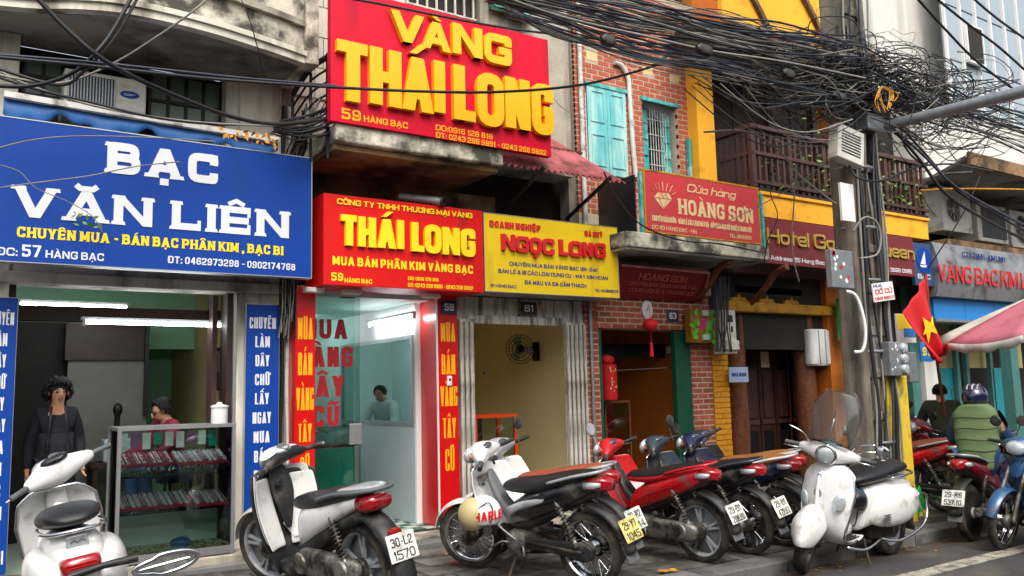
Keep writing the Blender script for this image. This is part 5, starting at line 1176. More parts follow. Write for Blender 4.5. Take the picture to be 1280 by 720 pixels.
for px0, px1 in ((1170, 1193), (1208, 1234), (1254, 1276)):
    A, B_, C_, D2 = pr(px0, 405, 460, px1, 9.0); WR('upper_pane', 'olive_wall', A, B_, 9.0, 9.05, C_, D2)
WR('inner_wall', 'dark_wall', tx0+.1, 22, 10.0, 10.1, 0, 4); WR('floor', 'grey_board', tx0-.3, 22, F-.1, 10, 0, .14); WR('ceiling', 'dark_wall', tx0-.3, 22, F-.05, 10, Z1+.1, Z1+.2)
A = P(1267, 480, Y=7.9).x; WR('post', 'teal_post', A-.1, A+.16, 7.85, 8.05, .1, Z0, .01)
# balcony recess with three AC units, canopy, white bulk, cladding
az = P(1180, 300, Y=8.2).z
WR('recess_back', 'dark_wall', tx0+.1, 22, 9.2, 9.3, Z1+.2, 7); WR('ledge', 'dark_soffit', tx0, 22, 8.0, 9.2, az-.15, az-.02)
ac_unit('white air conditioner with a big brown fan, leftmost above the grey metal sign', 1178, 232, 287, 1214, 8.3, .35, fan=True, logo=False, yr=265)
ac_unit('white air conditioner with side grille, middle one above the grey metal sign', 1222, 253, 300, 1259, 8.3, .5, fan=False, grille=True, logo=False, yr=280)
ac_unit('air conditioner cut by the right picture edge above the grey metal sign', 1264, 262, 308, 1300, 8.3, .35, fan=True, logo=False, yr=290)
for px in (1176, 1216, 1262): A = P(px, 292, Y=8.25).x; MB().bar((A-16, -.25, az-.01), (A-16+.9, -.25, az-.0), .03).build('shelf_bracket', 'galvanised', br)
cz = P(1205, 199, Y=7.3).z; cxl = P(1165, 233, Y=8.6).x
c_a, c_b = P(1207, 198, Y=7.2), P(1300, 220, Y=7.2)
mb = MB(); mb.add([(c_a.x-16, c_a.y-F, c_a.z), (c_b.x-16+3, c_b.y-F, c_a.z), (c_b.x-16+3, 1.2, c_a.z+.1), (cxl-16-.4, 1.2, c_a.z+.1), (cxl-16-.4, .1, c_a.z)], [(0,1,2,3,4)]); mb.build('canopy_soffit', 'soffit', br, solid=.06)
WR('canopy_front', 'dark_soffit', c_a.x, c_b.x+3, 7.12, 7.18, c_a.z-.12, c_a.z+.1)
bw = thing('office_building', 'pale building behind the cables at top right with blue grey cladding panels', 'building', (18, 9.4, 0))
def WB(name, m_, x0, x1, y0, y1, z0, z1): return B(name, m_, bw, x0-18, x1-18, y0-9.4, y1-9.4, z0, z1)
WB('wall', 'offwhite_wall', 13.8, 26, 9.45, 9.7, c_a.z+.15, 20)
zc0 = P(1180, 140, Y=8.9).z; cx0_ = P(1183, 70, Y=8.9).x
WB('ledge', 'offwhite_wall', 15.2, 26, 8.6, 9.44, c_a.z+.15, zc0)
pw = .62; wz0, wz1 = P(1207, 78, Y=8.9).z, P(1207, 36, Y=8.9).z; wxa = P(1202, 50, Y=8.9).x
pn = MB().box(0, pw-.04, 0, .06, 0, 1.16).mesh('cladding_panel', 'cladding')
for i in range(11):
    for j in range(9):
        o = link('cladding_panel', pn, bw); o.location = (cx0_+i*pw-18, -.5, zc0+.02+j*1.2)
fm = MB().box(0, .05, 0, .06, 0, 12).mesh('mullion', 'plain_white')
for i in range(12): o = link('mullion', fm, bw); o.location = (cx0_-.045+i*pw-18, -.56, zc0)
q = WB('window', 'dark_wall', wxa, wxa+.6, 8.78, 8.83, wz0, wz1); mb = MB()
for r4 in ((wxa-.04, wxa, wz0-.04, wz1+.04), (wxa+.6, wxa+.64, wz0-.04, wz1+.04), (wxa, wxa+.6, wz0-.04, wz0), (wxa, wxa+.6, wz1, wz1+.04)): mb.box(r4[0]-18, r4[1]-18, 8.76-9.4, 8.83-9.4, r4[2], r4[3])
mb.build('frame', 'plain_white', q)
# ================================================================== motorcycles and scooters (local frame: x forward, y left, z up)
for nm, c in (('paint_white', 'd9dad8'), ('paint_black', '0d0e10'), ('paint_red', 'b80a14'), ('paint_navy', '0f1a3d'), ('paint_maroon', '6e0c1c'), ('paint_blue', '1d4f7d'), ('paint_silver', '9a9ea2'), ('paint_slate', '2a3440')):
    mat(nm, c, .28, var=.05, scale=3, coat=.6, dirt=('57524a' if nm != 'paint_white' else '9a958a', .18, 5))
mat('plastic_black', '17181a', .5, var=.15, scale=12, dirt=('4a463f', .3, 7)); mat('plastic_grey', '55585a', .55, var=.15, scale=10)
mat('rubber', '1b1a19', .85, var=.2, scale=20, bump=.5, bscale=140, dirt=('4c463d', .45, 6))
mat('seat_black', '131417', .42, var=.1, scale=8, bump=.2, bscale=200); mat('seat_tan', '8a5a2c', .5, var=.12, bump=.2, bscale=200); mat('seat_orange', '8f4630', .5, var=.12, bump=.2, bscale=200); mat('seat_red', 'b3121c', .5, var=.1, bump=.2, bscale=200); mat('seat_brown', '6a3524', .5, var=.1, bump=.2, bscale=200)
mat('lens_red', '8f0a12', .15, var=.2, scale=30, coat=.8); mat('lens_amber', 'c9681a', .15, var=.2, scale=30, coat=.8); mat('lens_clear', 'b9c0c4', .12, var=.1, scale=30, coat=.9, metal=.3); mat('lens_smoke', '3a4450', .12, var=.1, coat=.9)
mat('engine_metal', '8e8c86', .45, metal=.7, var=.25, scale=14, dirt=('3b352c', .55, 8), bump=.3, bscale=60); mat('engine_dark', '2b2926', .6, metal=.4, var=.3, scale=14, dirt=('54493a', .45, 8))
mat('plate_white', 'd5d6cf', .5, var=.05, dirt=('8a8577', .3, 14)); mat('plate_yellow', 'd8c778', .5, var=.05, dirt=('8a7a47', .3, 14)); mat('plate_ink', '20242a', .6, var=.1); mat('mirror_glass', '9aa4a8', .05, metal=1, var=0)
def RX(a): return Matrix.Rotation(a, 4, 'X')
def RYm(a): return Matrix.Rotation(a, 4, 'Y')
def RZ(a): return Matrix.Rotation(a, 4, 'Z')
def T(*v): return Matrix.Translation(v)
def mk(M=None): m = MB(); m.M = M if M is not None else Matrix(); return m
def wheel(par, x, r, tw, style, M=None, hub='engine_metal', rimm='chrome', rr=None, name='wheel'):
    M = M or Matrix(); c = (x, 0, r); rr = rr or r-.062
    m = mk(M); m.lathe(c, (0,1,0), [(rr+.012,-tw*.36),(rr-.004,-tw*.34),(rr-.016,-tw*.2),(rr-.016,tw*.2),(rr-.004,tw*.34),(rr+.012,tw*.36),(rr+.004,0),(rr+.012,-tw*.36)], 36)
    m.lathe(c, (0,1,0), [(.0,-.06),(.03,-.06),(.055,-.045),(.06,-.04),(.06,.04),(.055,.045),(.03,.06),(0,.06)], 18)
    if style == 'wire':
        for k in range(32):
            a = 2*math.pi*k/32; b = a+(.34 if k % 4 < 2 else -.34); sy = .04 if k % 2 else -.04
            m.tube([(x+.055*math.cos(b), sy, r+.055*math.sin(b)), (x+(rr-.01)*math.cos(a), sy*.2, r+(rr-.01)*math.sin(a))], .0024, 3, cap=False)
    elif style == 'cast':
        for k in range(5):
            a = 2*math.pi*k/5+.3
            for d in (-.13, .13): m.bar((x+.05*math.cos(a), 0, r+.05*math.sin(a)), (x+(rr-.008)*math.cos(a+d), 0, r+(rr-.008)*math.sin(a+d)), .022, .02, up=(0,1,0))
    else:
        m.lathe(c, (0,1,0), [(.05,.045),(rr*.6,.03),(rr*.8,.0),(rr,.01),(rr,.0),(rr*.8,-.01),(rr*.6,.02),(.05,.035)], 24)
    o = m.build(name, rimm if style != 'cast' else 'paint_silver', par, smooth='angle')
    t = mk(M); p = [(rr+.004,-tw*.40),(r-.03,-tw*.5),(r-.012,-tw*.42),(r-.003,-tw*.22),(r,0),(r-.003,tw*.22),(r-.012,tw*.42),(r-.03,tw*.5),(rr+.004,tw*.40)]
    t.lathe(c, (0,1,0), p+[(rr+.001, 0), p[0]], 44); t.build('tyre', 'rubber', o, smooth='angle')
    # drum and disc
    d = mk(M); d.lathe(c, (0,1,0), [(0,.02),(.075,.02),(.08,.035),(.075,.062),(.03,.068),(0,.068)], 20); d.build('brake_drum', hub, o, smooth='angle')
    return o
def plate(par, lines, M, m_='plate_white', w=.22, h=.17):
    m = mk(M); m.box(-.004, .004, -w/2, w/2, 0, h); o = m.build('licence_plate', m_, par, bevel=.006)
    F_ = M @ Matrix(((0,1,0,-.0045),(-1,0,0,0),(0,0,1,0),(0,0,0,1)))
    for k, s in enumerate(lines): zt = h*(.86-.46*k); text('plate_number', s, 'plate_ink', o, -w*.38, w*.38, zt-h*.33, zt, 0, bold=.15, depth=.001, Fm=F_)
    return o
def spring(par, a, b, r=.026, turns=9, M=None, name='shock_absorber', m_='engine_metal'):
    a, b = Vector(a), Vector(b); d = b-a; e1 = d.orthogonal().normalized(); e2 = d.normalized().cross(e1); m = mk(M)
    m.tube([a+d*.15+d*.7*(k/(turns*7))+(e1*math.cos(k*.9)+e2*math.sin(k*.9))*r for k in range(turns*7+1)], .005, 5)
    m.cyl(a, b, .012, n=8); m.cyl(a, a+d*.18, .02, n=10); m.cyl(b-d*.18, b, .02, n=10)
    return m.build(name, m_, par, smooth=True)
def fender(par, cx, cz, r, a0, a1, w, m_, M=None, name='front_fender', dome=.35):
    m = mk(M)
    def fn(u, v):
        a = R(a0+(a1-a0)*u); s = v*2-1; ww = w/2*(1-.25*abs(2*u-1)**3); rr = r-dome*w*.5*s*s
        return (cx+rr*math.cos(a), s*ww, cz+rr*math.sin(a))
    m.sheet(fn, 14, 6); return m.build(name, m_, par, smooth=True, solid=.006, sub=1)
def mirror(par, root, tip, M=None, m_='plastic_black', r=.055, rect=False, face=(-1,0,.1)):
    m = mk(M); root = Vector(root); tip = Vector(tip); mid = (root+tip)/2+Vector((.03,0,.02)); m.tube(spline([root, mid, tip], 5), .006, 6)
    f = Vector(face).normalized()
    m.lathe(tip, -f, [(r*1.0,-.004),(r*1.06,.004),(r*.9,.022),(r*.4,.032),(0,.034)], 20)
    if rect: pass
    o = m.build('mirror', m_, par, smooth='angle'); g = mk(M); g.lathe(tip, f, [(0,.003),(r*.95,.003),(r*.97,0)], 20); g.build('mirror_glass', 'mirror_glass', o)
    return o
def cables(par, S, z=.96, x=.40, n=4):
    for k in range(n):
        y = (-.12,.12,-.06,.07)[k]; m = mk(S); m.tube(spline([(x-.08,y*1.4,z),(x+.05,y*1.1,z-.05-.01*k),(x+.06,y*.6,z-.14),(x+.0,y*.5,z-.24)],4), .0055, 5); m.build('control_cable', 'cable', par, smooth=True)
def side_stand(par, x=.02, y=.10, z=.22): m = mk(); m.tube([(x, y, z), (x+.03, y+.13, .01)], .011, 8); m.box(x+.0, x+.07, y+.11, y+.16, .0, .012); return m.build('side_stand', 'engine_dark', par, smooth='angle')
def steer(hx, hz, ang, rake=26):
    ax = Vector((-math.sin(R(rake)), 0, math.cos(R(rake)))); return T(hx, 0, hz) @ Matrix.Rotation(ang, 4, ax) @ T(-hx, 0, -hz)
def root_at(name, label, cat, rear, heading, wb, lean=0, group=None, z=None):
    h = R(heading); t = thing(name, label, cat, (rear.x+wb/2*math.cos(h), rear.y+wb/2*math.sin(h), rear.z), group=group); t.rotation_euler = (lean, 0, h); return t
def underbone(label, rear, heading, body='paint_black', accent=None, shield='paint_white', seat='seat_black', fend='paint_white', wstyle='wire', lean=-.12, st=.3, plate_=None, pm='plate_white', cvt=False, muf='engine_metal', mirrors=True, headc=None, grab='paint_silver', tail=True, name='motorcycle', seat2=None):
    wb = 1.24; hx = wb/2; t = root_at(name, label, 'motorcycle', rear, heading, wb, lean, 'motorcycles parked along the kerb')
    r = .285; S = steer(.36, .92, st); headc = headc or shield
    wheel(t, -hx, r, .085, wstyle, name='rear_wheel'); wheel(t, hx, r, .075, wstyle, S, name='front_wheel')
    fender(t, hx, r, .325, 12, 168, .125, fend, S)
    m = mk(S)
    for y in (-.085, .085): m.tube([(hx, y, r), (hx-.03, y, r+.14), (.40, y*.9, .80)], [.02,.022,.017], 10)
    m.bar((.40, -.1, .79), (.40, .1, .79), .05); m.build('front_fork', 'engine_metal', t, smooth='angle')
    # leg shield: two wings joined by a nose
    m = mk()
    def ls(u, v):
        s = v*2-1; z = .30+.60*u; w = .13+.15*math.sin(min(1, u*1.25)*math.pi*.62)-.09*max(0, u-.75)*4*.6; xc = .17+.27*u+.06*math.sin(u*3.1)
        return (xc-.20*abs(s)**1.5*(1-.35*u), s*w, z+.03*abs(s)*(1-u))
    m.sheet(ls, 9, 12); m.build('leg_shield', shield, t, smooth=True, solid=.012, sub=1)
    m = mk(); m.loft([(.46,0,.70,.05,.05),(.44,0,.78,.085,.07),(.40,0,.86,.09,.06),(.35,0,.93,.05,.035)], 14); m.build('front_cowl', shield, t, smooth=True, sub=1)
    m = mk(); m.loft([(.33,0,.86,.055,.06),(.24,0,.66,.07,.07),(.12,0,.50,.08,.08),(.02,0,.46,.09,.09)], 14); m.build('centre_tunnel', 'plastic_grey' if shield == 'paint_white' else 'plastic_black', t, smooth=True, sub=1)
    # headset
    m = mk(S); m.loft([(.30,-.215,.985,.0,.0),(.31,-.20,.985,.034,.032),(.35,-.11,1.0,.07,.065),(.39,0,1.01,.10,.092),(.35,.11,1.0,.07,.065),(.31,.20,.985,.034,.032),(.30,.215,.985,0,0)], 14, axis='y'); m.build('headset', headc, t, smooth=True, sub=1)
    m = mk(S); m.loft([(.45,0,.99,.10,.07),(.495,0,.98,.09,.06),(.515,0,.97,.06,.04)], 16); m.build('headlight', 'lens_clear', t, smooth=True)
    m = mk(S); m.ball((.33,0,1.055), .055, .075, .022, 14, 6); m.build('speedometer', 'lens_smoke', t, smooth=True)
    for sy in (-1, 1):
        m = mk(S); m.tube([(.31, .19*sy, .985), (.27, .25*sy, .985), (.24, .355*sy, .98)], [.015,.018,.017], 10); m.lathe((.24, .355*sy, .98), (-.1, sy, 0), [(.019,0),(.019,.015),(.0,.018)], 10); m.build('grip', 'plastic_black', t, smooth='angle')
        m = mk(S); m.tube([(.31, .19*sy, .97), (.335, .23*sy, .965), (.32, .34*sy, .96)], .006, 6); m.build('brake_lever', 'chrome', t, smooth=True)
        if mirrors: mirror(t, (.29, .2*sy, 1.0), (.33, .27*sy, 1.2), S)
        m = mk(S); m.ball((.42, .085*sy, .99), .03, .035, .022, 10, 6); m.build('indicator', 'lens_amber', t, smooth=True)
    cables(t, S, .97, .38)
    m = mk(); m.tube(spline([(-.76,.085,.80),(-.5,.14,.70),(-.2,.152,.61),(.02,.12,.52)],4), .003, 4); m.tube(spline([(-.76,-.085,.80),(-.5,-.14,.70),(-.2,-.152,.61),(.02,-.12,.52)],4), .003, 4); m.build('panel_gap', 'black_metal', t, kind='stuff')
    # body
    m = mk(); m.loft([(.16,0,.48,.05,.06,2.5,.3),(.06,0,.53,.10,.13,2.8,.3),(-.15,0,.60,.14,.14,3,.3),(-.38,0,.67,.15,.125,3,.25),(-.60,0,.735,.13,.10,3,.22),(-.76,0,.79,.09,.065,3,.2),(-.84,0,.82,.05,.035,3,.15)], 20); m.build('side_panels', body, t, smooth=True, sub=1)
    if accent:
        for sy in (-1, 1):
            m = mk(); m.sheet(lambda u, v: (.05-.72*u, sy*(.137+.006*math.sin(v*3.14)-.045*max(0, u-.55)*2), .555+.235*u+(v-.5)*.07*(1-u*.6)+.012*math.sin(u*9)), 12, 3); m.build('accent_stripe', accent, t, smooth=True, solid=.003)
    q = [(.14,0,.735,.05,.02),(.11,0,.745,.10,.05),(-.05,0,.745,.13,.065),(-.28,0,.765,.14,.068),(-.36,0,.79,.138,.068),(-.56,0,.83,.12,.058),(-.70,0,.86,.09,.04),(-.76,0,.87,.05,.015)]
    m = mk(); m.loft(q, 18); m.build('seat', seat, t, smooth=True, sub=1)
    if seat2: m = mk(); m.loft([(x+.0, y, z-.014, w_+.004, h_*.75, 2.6) for x, y, z, w_, h_ in q], 18); m.build('seat_side', seat2, t, smooth=True, sub=1)
    m = mk(); m.tube(spline([(-.38,.135,.80),(-.62,.14,.86),(-.80,.1,.89),(-.84,0,.895),(-.80,-.1,.89),(-.62,-.14,.86),(-.38,-.135,.80)], 4), .012, 8); m.build('grab_rail', grab, t, smooth=True)
    m = mk(); m.loft([(-.72,0,.79,.10,.05,5),(-.82,0,.80,.082,.05,5),(-.885,0,.785,.04,.04,4)], 16); m.build('tail_light', 'lens_red', t, smooth=True)
    for sy in (-1, 1): m = mk(); m.loft([(-.70,.095*sy,.79,.02,.028),(-.79,.10*sy,.795,.022,.025),(-.84,.085*sy,.80,.012,.014)], 10); m.build('indicator', 'lens_clear', t, smooth=True)
    # underside, rear fender, plate
    m = mk(); m.loft([(.02,0,.44,.07,.07),(-.2,0,.52,.085,.08),(-.42,0,.62,.09,.07),(-.66,0,.70,.08,.05),(-.74,0,.72,.06,.03)], 12); m.build('frame_cover', 'plastic_black', t, smooth=True)
    m = mk()
    def rf(u, v): s = v*2-1; a = R(95+82*u); rr = .345-.03*s*s; return (-hx+rr*math.cos(a)-.06*u, s*.07, r+rr*math.sin(a)+.03*(1-u))
    m.sheet(rf, 12, 6); m.build('rear_fender', 'plastic_black', t, smooth=True, solid=.007)
    m = mk(); m.sheet(lambda u, v: (-hx-.345-.05*u, (v*2-1)*.07, .36-.12*u), 3, 2); m.build('mud_flap', 'plastic_grey', t, solid=.006)
    if plate_: plate(t, plate_, T(-hx-.425, 0, .395) @ RYm(.42), pm)
    # engine
    m = mk(); m.lathe((.02,0,.31), (0,1,0), [(0,-.12),(.07,-.12),(.1,-.1),(.105,-.04),(.105,.06),(.095,.11),(.05,.125),(0,.125)], 18); m.box(-.1,.1,-.09,.09,.24,.36); m.build('engine_case', 'engine_metal', t, smooth='angle')
    m = mk(); [m.lathe((.10+.022*k,0,.33+.004*k), (1,0,.15), [(.04,0),(.068,0),(.068,.009),(.04,.009)], 14) for k in range(7)]; m.cyl((.24,0,.35), (.31,0,.36), .06); m.build('cylinder', 'engine_dark', t)
    m = mk(); m.tube(spline([(.28,-.02,.31),(.27,-.08,.22),(.1,-.12,.17),(-.2,-.13,.2),(-.34,-.14,.25)], 4), .017, 8); m.build('exhaust_pipe', 'engine_dark', t, smooth=True)
    m = mk(); m.lathe((-.3,-.145,.24), (-1,0,.17), [(.02,0),(.042,.05),(.05,.12),(.052,.46),(.045,.5),(.02,.51),(.018,.5)], 16); m.build('muffler', muf, t, smooth='angle')
    if cvt:
        m = mk(); m.loft([(.12,.12,.31,.04,.09,3),(.0,.13,.31,.05,.11,3),(-.3,.13,.29,.05,.085,3),(-.55,.12,.29,.05,.1,3),(-.68,.11,.29,.03,.06,3)], 16); m.build('belt_cover', 'engine_metal', t, smooth=True, sub=1)
        for x in (.0, -.52): m = mk(); m.lathe((x, .178, .305), (0,1,0), [(.07,0),(.06,.012),(0,.016)], 16); m.build('cover_disc', 'engine_metal', t, smooth='angle')
    else:
        m = mk(); m.loft([(.0,.085,.31,.016,.05,3),(-.2,.09,.31,.018,.045,3),(-.5,.09,.30,.018,.06,3),(-.62,.09,.285,.02,.09,3),(-.72,.09,.285,.012,.04,3)], 14); m.build('chain_case', 'plastic_black', t, smooth=True, sub=1)
    for sy in (-1, 1):
        spring(t, (-hx+.03, .115*sy, .33), (-.44, .12*sy, .67)); m = mk(); m.tube([(-hx, .1*sy, r), (-.1, .1*sy, .32)], .017, 8); m.build('swing_arm', 'engine_dark', t, smooth=True)
        m = mk(); m.tube([(.03, .08*sy, .22), (.03, .24*sy, .22)], .014, 8); m.cyl((.03,.19*sy,.22),(.03,.29*sy,.22), .021); m.build('foot_peg', 'plastic_black', t, smooth='angle')
    m = mk(); m.tube([(.05,.12,.31),(.1,.17,.33),(.22,.18,.27)], .009, 6); m.tube([(-.05,.12,.30),(-.12,.18,.30),(-.14,.2,.24)], .009, 6); m.build('gear_pedal', 'engine_metal', t, smooth=True)
    side_stand(t); return t
def big_scooter(label, rear, heading, lean=-.12, st=.35, plate_=None, paint='paint_white', name='scooter', seatm='seat_black'):
    wb = 1.32; hx = wb/2; r = .31; t = root_at(name, label, 'scooter', rear, heading, wb, lean); S = steer(.40, .95, st, 25)
    wheel(t, -hx, r, .12, 'cast', name='rear_wheel'); wheel(t, hx, r, .09, 'cast', S, name='front_wheel')
    fender(t, hx, r, .35, 10, 165, .14, paint, S); m = mk(S)
    for y in (-.09, .09): m.tube([(hx, y, r), (.46, y, .72)], .022, 10)
    m.build('front_fork', 'engine_dark', t, smooth='angle')
    def sh(off, wf, z0, z1):
        def f(u, v):
            s = v*2-1; z = z0+(z1-z0)*u; q = (z-.2)/.75; w = (.17+.13*math.sin(max(0, min(1, q))*math.pi*.72))*wf; xc = .33+.17*q-.05*q*q+.02
            return (xc-off-.13*abs(s)**2.2, s*w, z)
        return f
    m = mk(); m.sheet(sh(0, 1, .18, .93), 12, 14); m.build('leg_shield', 'plastic_black', t, smooth=True, solid=.015, sub=1)
    m = mk(); m.sheet(sh(-.022, .86, .40, .96), 10, 12); m.build('front_panel', paint, t, smooth=True, solid=.01, sub=1)
    for sy in (-1, 1):
        m = mk(); f = sh(.035, .93, .36, .90); m.sheet(lambda u, v: f(u, .5+sy*(.5*(1-v)*(1-.05)+.17*v*(.3+.7*u) if 1 else 0)) , 10, 6); m.build('inner_panel', paint, t, smooth=True, solid=.008, sub=1)
    m = mk(); m.loft([(.44,0,.97,.06,.05),(.40,0,.88,.10,.07),(.35,0,.76,.10,.06),(.33,0,.62,.05,.05),(.32,0,.5,.03,.04)], 16, axis='z' if 0 else 'x'); m.build('steering_cover', 'plastic_black', t, smooth=True, sub=1)
    m = mk(); m.lathe((.325,.05,.85), (-1,0,.1), [(.03,0),(.03,.01),(.02,.014),(0,.012)], 12); m.build('ignition_lock', 'black_metal', t)
    # floor and under-belly
    m = mk(); m.loft([(.38,0,.24,.13,.05,4),(.2,0,.23,.17,.05,4),(.0,0,.24,.17,.06,4),(-.1,0,.28,.15,.08,4)], 16); m.build('floorboard', 'plastic_black', t, smooth=True, sub=1)
    # tail body
    m = mk(); m.loft([(.02,0,.50,.10,.16,3),(-.05,0,.56,.15,.17,3),(-.25,0,.62,.175,.13,3),(-.5,0,.70,.165,.085,3,.15),(-.72,0,.77,.12,.05,3,.2),(-.84,0,.80,.07,.03,3,.2)], 20); m.build('side_panels', paint, t, smooth=True, sub=1)
    m = mk(); m.loft([(.0,0,.38,.12,.1,3),(-.25,0,.48,.14,.1,3),(-.5,0,.60,.12,.07,3,.2),(-.8,0,.70,.09,.05,3,.2)], 16); m.build('under_cover', 'plastic_black', t, smooth=True)
    m = mk(); m.loft([(.08,0,.72,.07,.02),(.05,0,.73,.12,.055),(-.1,0,.74,.15,.07),(-.35,0,.765,.16,.075),(-.42,0,.79,.16,.075),(-.62,0,.83,.14,.06),(-.76,0,.85,.10,.035),(-.80,0,.855,.05,.012)], 20); m.build('seat', seatm, t, smooth=True, sub=1)
    m = mk(); m.loft([(-.60,0,.865,.15,.006,3),(-.62,0,.868,.155,.02,3),(-.82,0,.885,.13,.02,3),(-.93,0,.89,.07,.016,3)], 16); m.build('rear_rack', 'paint_silver', t, smooth=True, sub=1)
    m = mk(); m.tube(spline([(-.36,.155,.79),(-.6,.175,.845),(-.84,.15,.87),(-.95,.06,.88),(-.95,-.06,.88),(-.84,-.15,.87),(-.6,-.175,.845),(-.36,-.155,.79)], 4), .015, 8); m.build('grab_rail', 'plastic_grey', t, smooth=True)
    m = mk(); m.loft([(-.78,0,.775,.12,.055,3.5),(-.86,0,.775,.115,.06,3.5),(-.93,0,.79,.085,.045,3)], 18); m.build('tail_light', 'lens_red', t, smooth=True)
    # rear fender with plate
    m = mk()
    def rf(u, v): s = v*2-1; a = R(100+85*u); rr = .40-.05*s*s; return (-hx+rr*math.cos(a)-.1*u, s*.095, r+rr*math.sin(a)+.05*(1-u))
    m.sheet(rf, 12, 6); m.build('rear_fender', 'plastic_black', t, smooth=True, solid=.008)
    m = mk(); m.box(-.02,.02,-.05,.05,0,.05); m.M = T(-1.09,0,.58); m = mk(T(-1.03,0,.60)); m.loft([(0,0,0,.05,.02,3),(-.03,0,-.005,.045,.016,3)], 12); m.build('reflector', 'lens_red', t)
    if plate_: plate(t, plate_, T(-1.135, 0, .42) @ RYm(.28), w=.23, h=.18)
    m = mk(); m.sheet(lambda u, v: (-1.04-.02*u, (v*2-1)*.085, .36-.16*u), 3, 2); m.build('mud_flap', 'plastic_grey', t, solid=.006)
    m = mk(); m.loft([(-.02,.12,.33,.05,.1,3),(-.2,.14,.33,.055,.11,3),(-.45,.14,.32,.055,.1,3),(-.66,.13,.31,.05,.11,3),(-.78,.11,.31,.03,.07,3)], 16); m.build('belt_cover', 'engine_metal', t, smooth=True, sub=1)
    for xx, yy in ((-.12,.19), (-.62,.175)): m = mk(); m.lathe((xx,yy,.325), (0,1,0), [(.08,0),(.07,.015),(0,.02)], 18); m.build('cover_disc', 'engine_metal', t, smooth='angle')
    for sy in (-1, 1): spring(t, (-hx, .15*sy, .36), (-.50, .14*sy, .68), .03)
    m = mk(); m.lathe((-.28,-.17,.27), (-1,-.02,.14), [(.03,0),(.055,.05),(.062,.12),(.064,.5),(.06,.56),(.045,.6),(.04,.6),(.036,.56),(0,.5)], 18); m.build('muffler', 'engine_dark', t, smooth='angle')
    m = mk(); m.lathe((-.84,-.18,.345), (-1,-.02,.14), [(.066,0),(.068,.03),(.05,.05),(.04,.05),(.035,.02)], 18); m.build('muffler_tip', 'chrome', t, smooth='angle')
    cables(t, S, 1.02, .40)
    # handlebars
    m = mk(S); m.loft([(.30,-.23,1.03,.02,.02),(.31,-.2,1.035,.045,.04),(.34,-.1,1.05,.075,.055),(.37,0,1.06,.10,.065),(.34,.1,1.05,.075,.055),(.31,.2,1.035,.045,.04),(.30,.23,1.03,.02,.02)], 14, axis='y'); m.build('headset', 'plastic_black', t, smooth=True, sub=1)
    m = mk(S); m.loft([(.36,-.20,1.075,.03,.008),(.37,-.12,1.095,.07,.018),(.40,0,1.105,.09,.025),(.37,.12,1.095,.07,.018),(.36,.20,1.075,.03,.008)], 14, axis='y'); m.build('headset_top', paint, t, smooth=True, sub=1)
    m = mk(S); m.ball((.335,0,1.10), .075, .095, .035, 18, 8); m.build('speedometer', 'lens_clear', t, smooth=True); m = mk(S); m.lathe((.31,0,1.105), (-.5,0,1), [(.05,.012),(.046,.026),(0,.03)], 18); m.build('dial', 'plastic_grey', t, smooth='angle')
    m = mk(S); m.loft([(.46,0,1.03,.11,.05),(.50,0,1.02,.09,.04)], 16); m.build('headlight', 'lens_clear', t, smooth=True)
    for sy in (-1, 1):
        m = mk(S); m.tube([(.30, .22*sy, 1.03), (.27, .28*sy, 1.025), (.25, .37*sy, 1.02)], [.018,.02,.018], 10); m.build('grip', 'plastic_black', t, smooth='angle'); m = mk(S); m.cyl((.25,.37*sy,1.02), (.245,.40*sy,1.02), .012); m.build('bar_end', 'chrome', t, smooth='angle')
        m = mk(S); m.tube([(.33,.2*sy,1.02),(.36,.26*sy,1.01),(.34,.37*sy,1.0)], .007, 6); m.build('brake_lever', 'plastic_black', t, smooth=True)
    side_stand(t, .0, .14, .22); return t
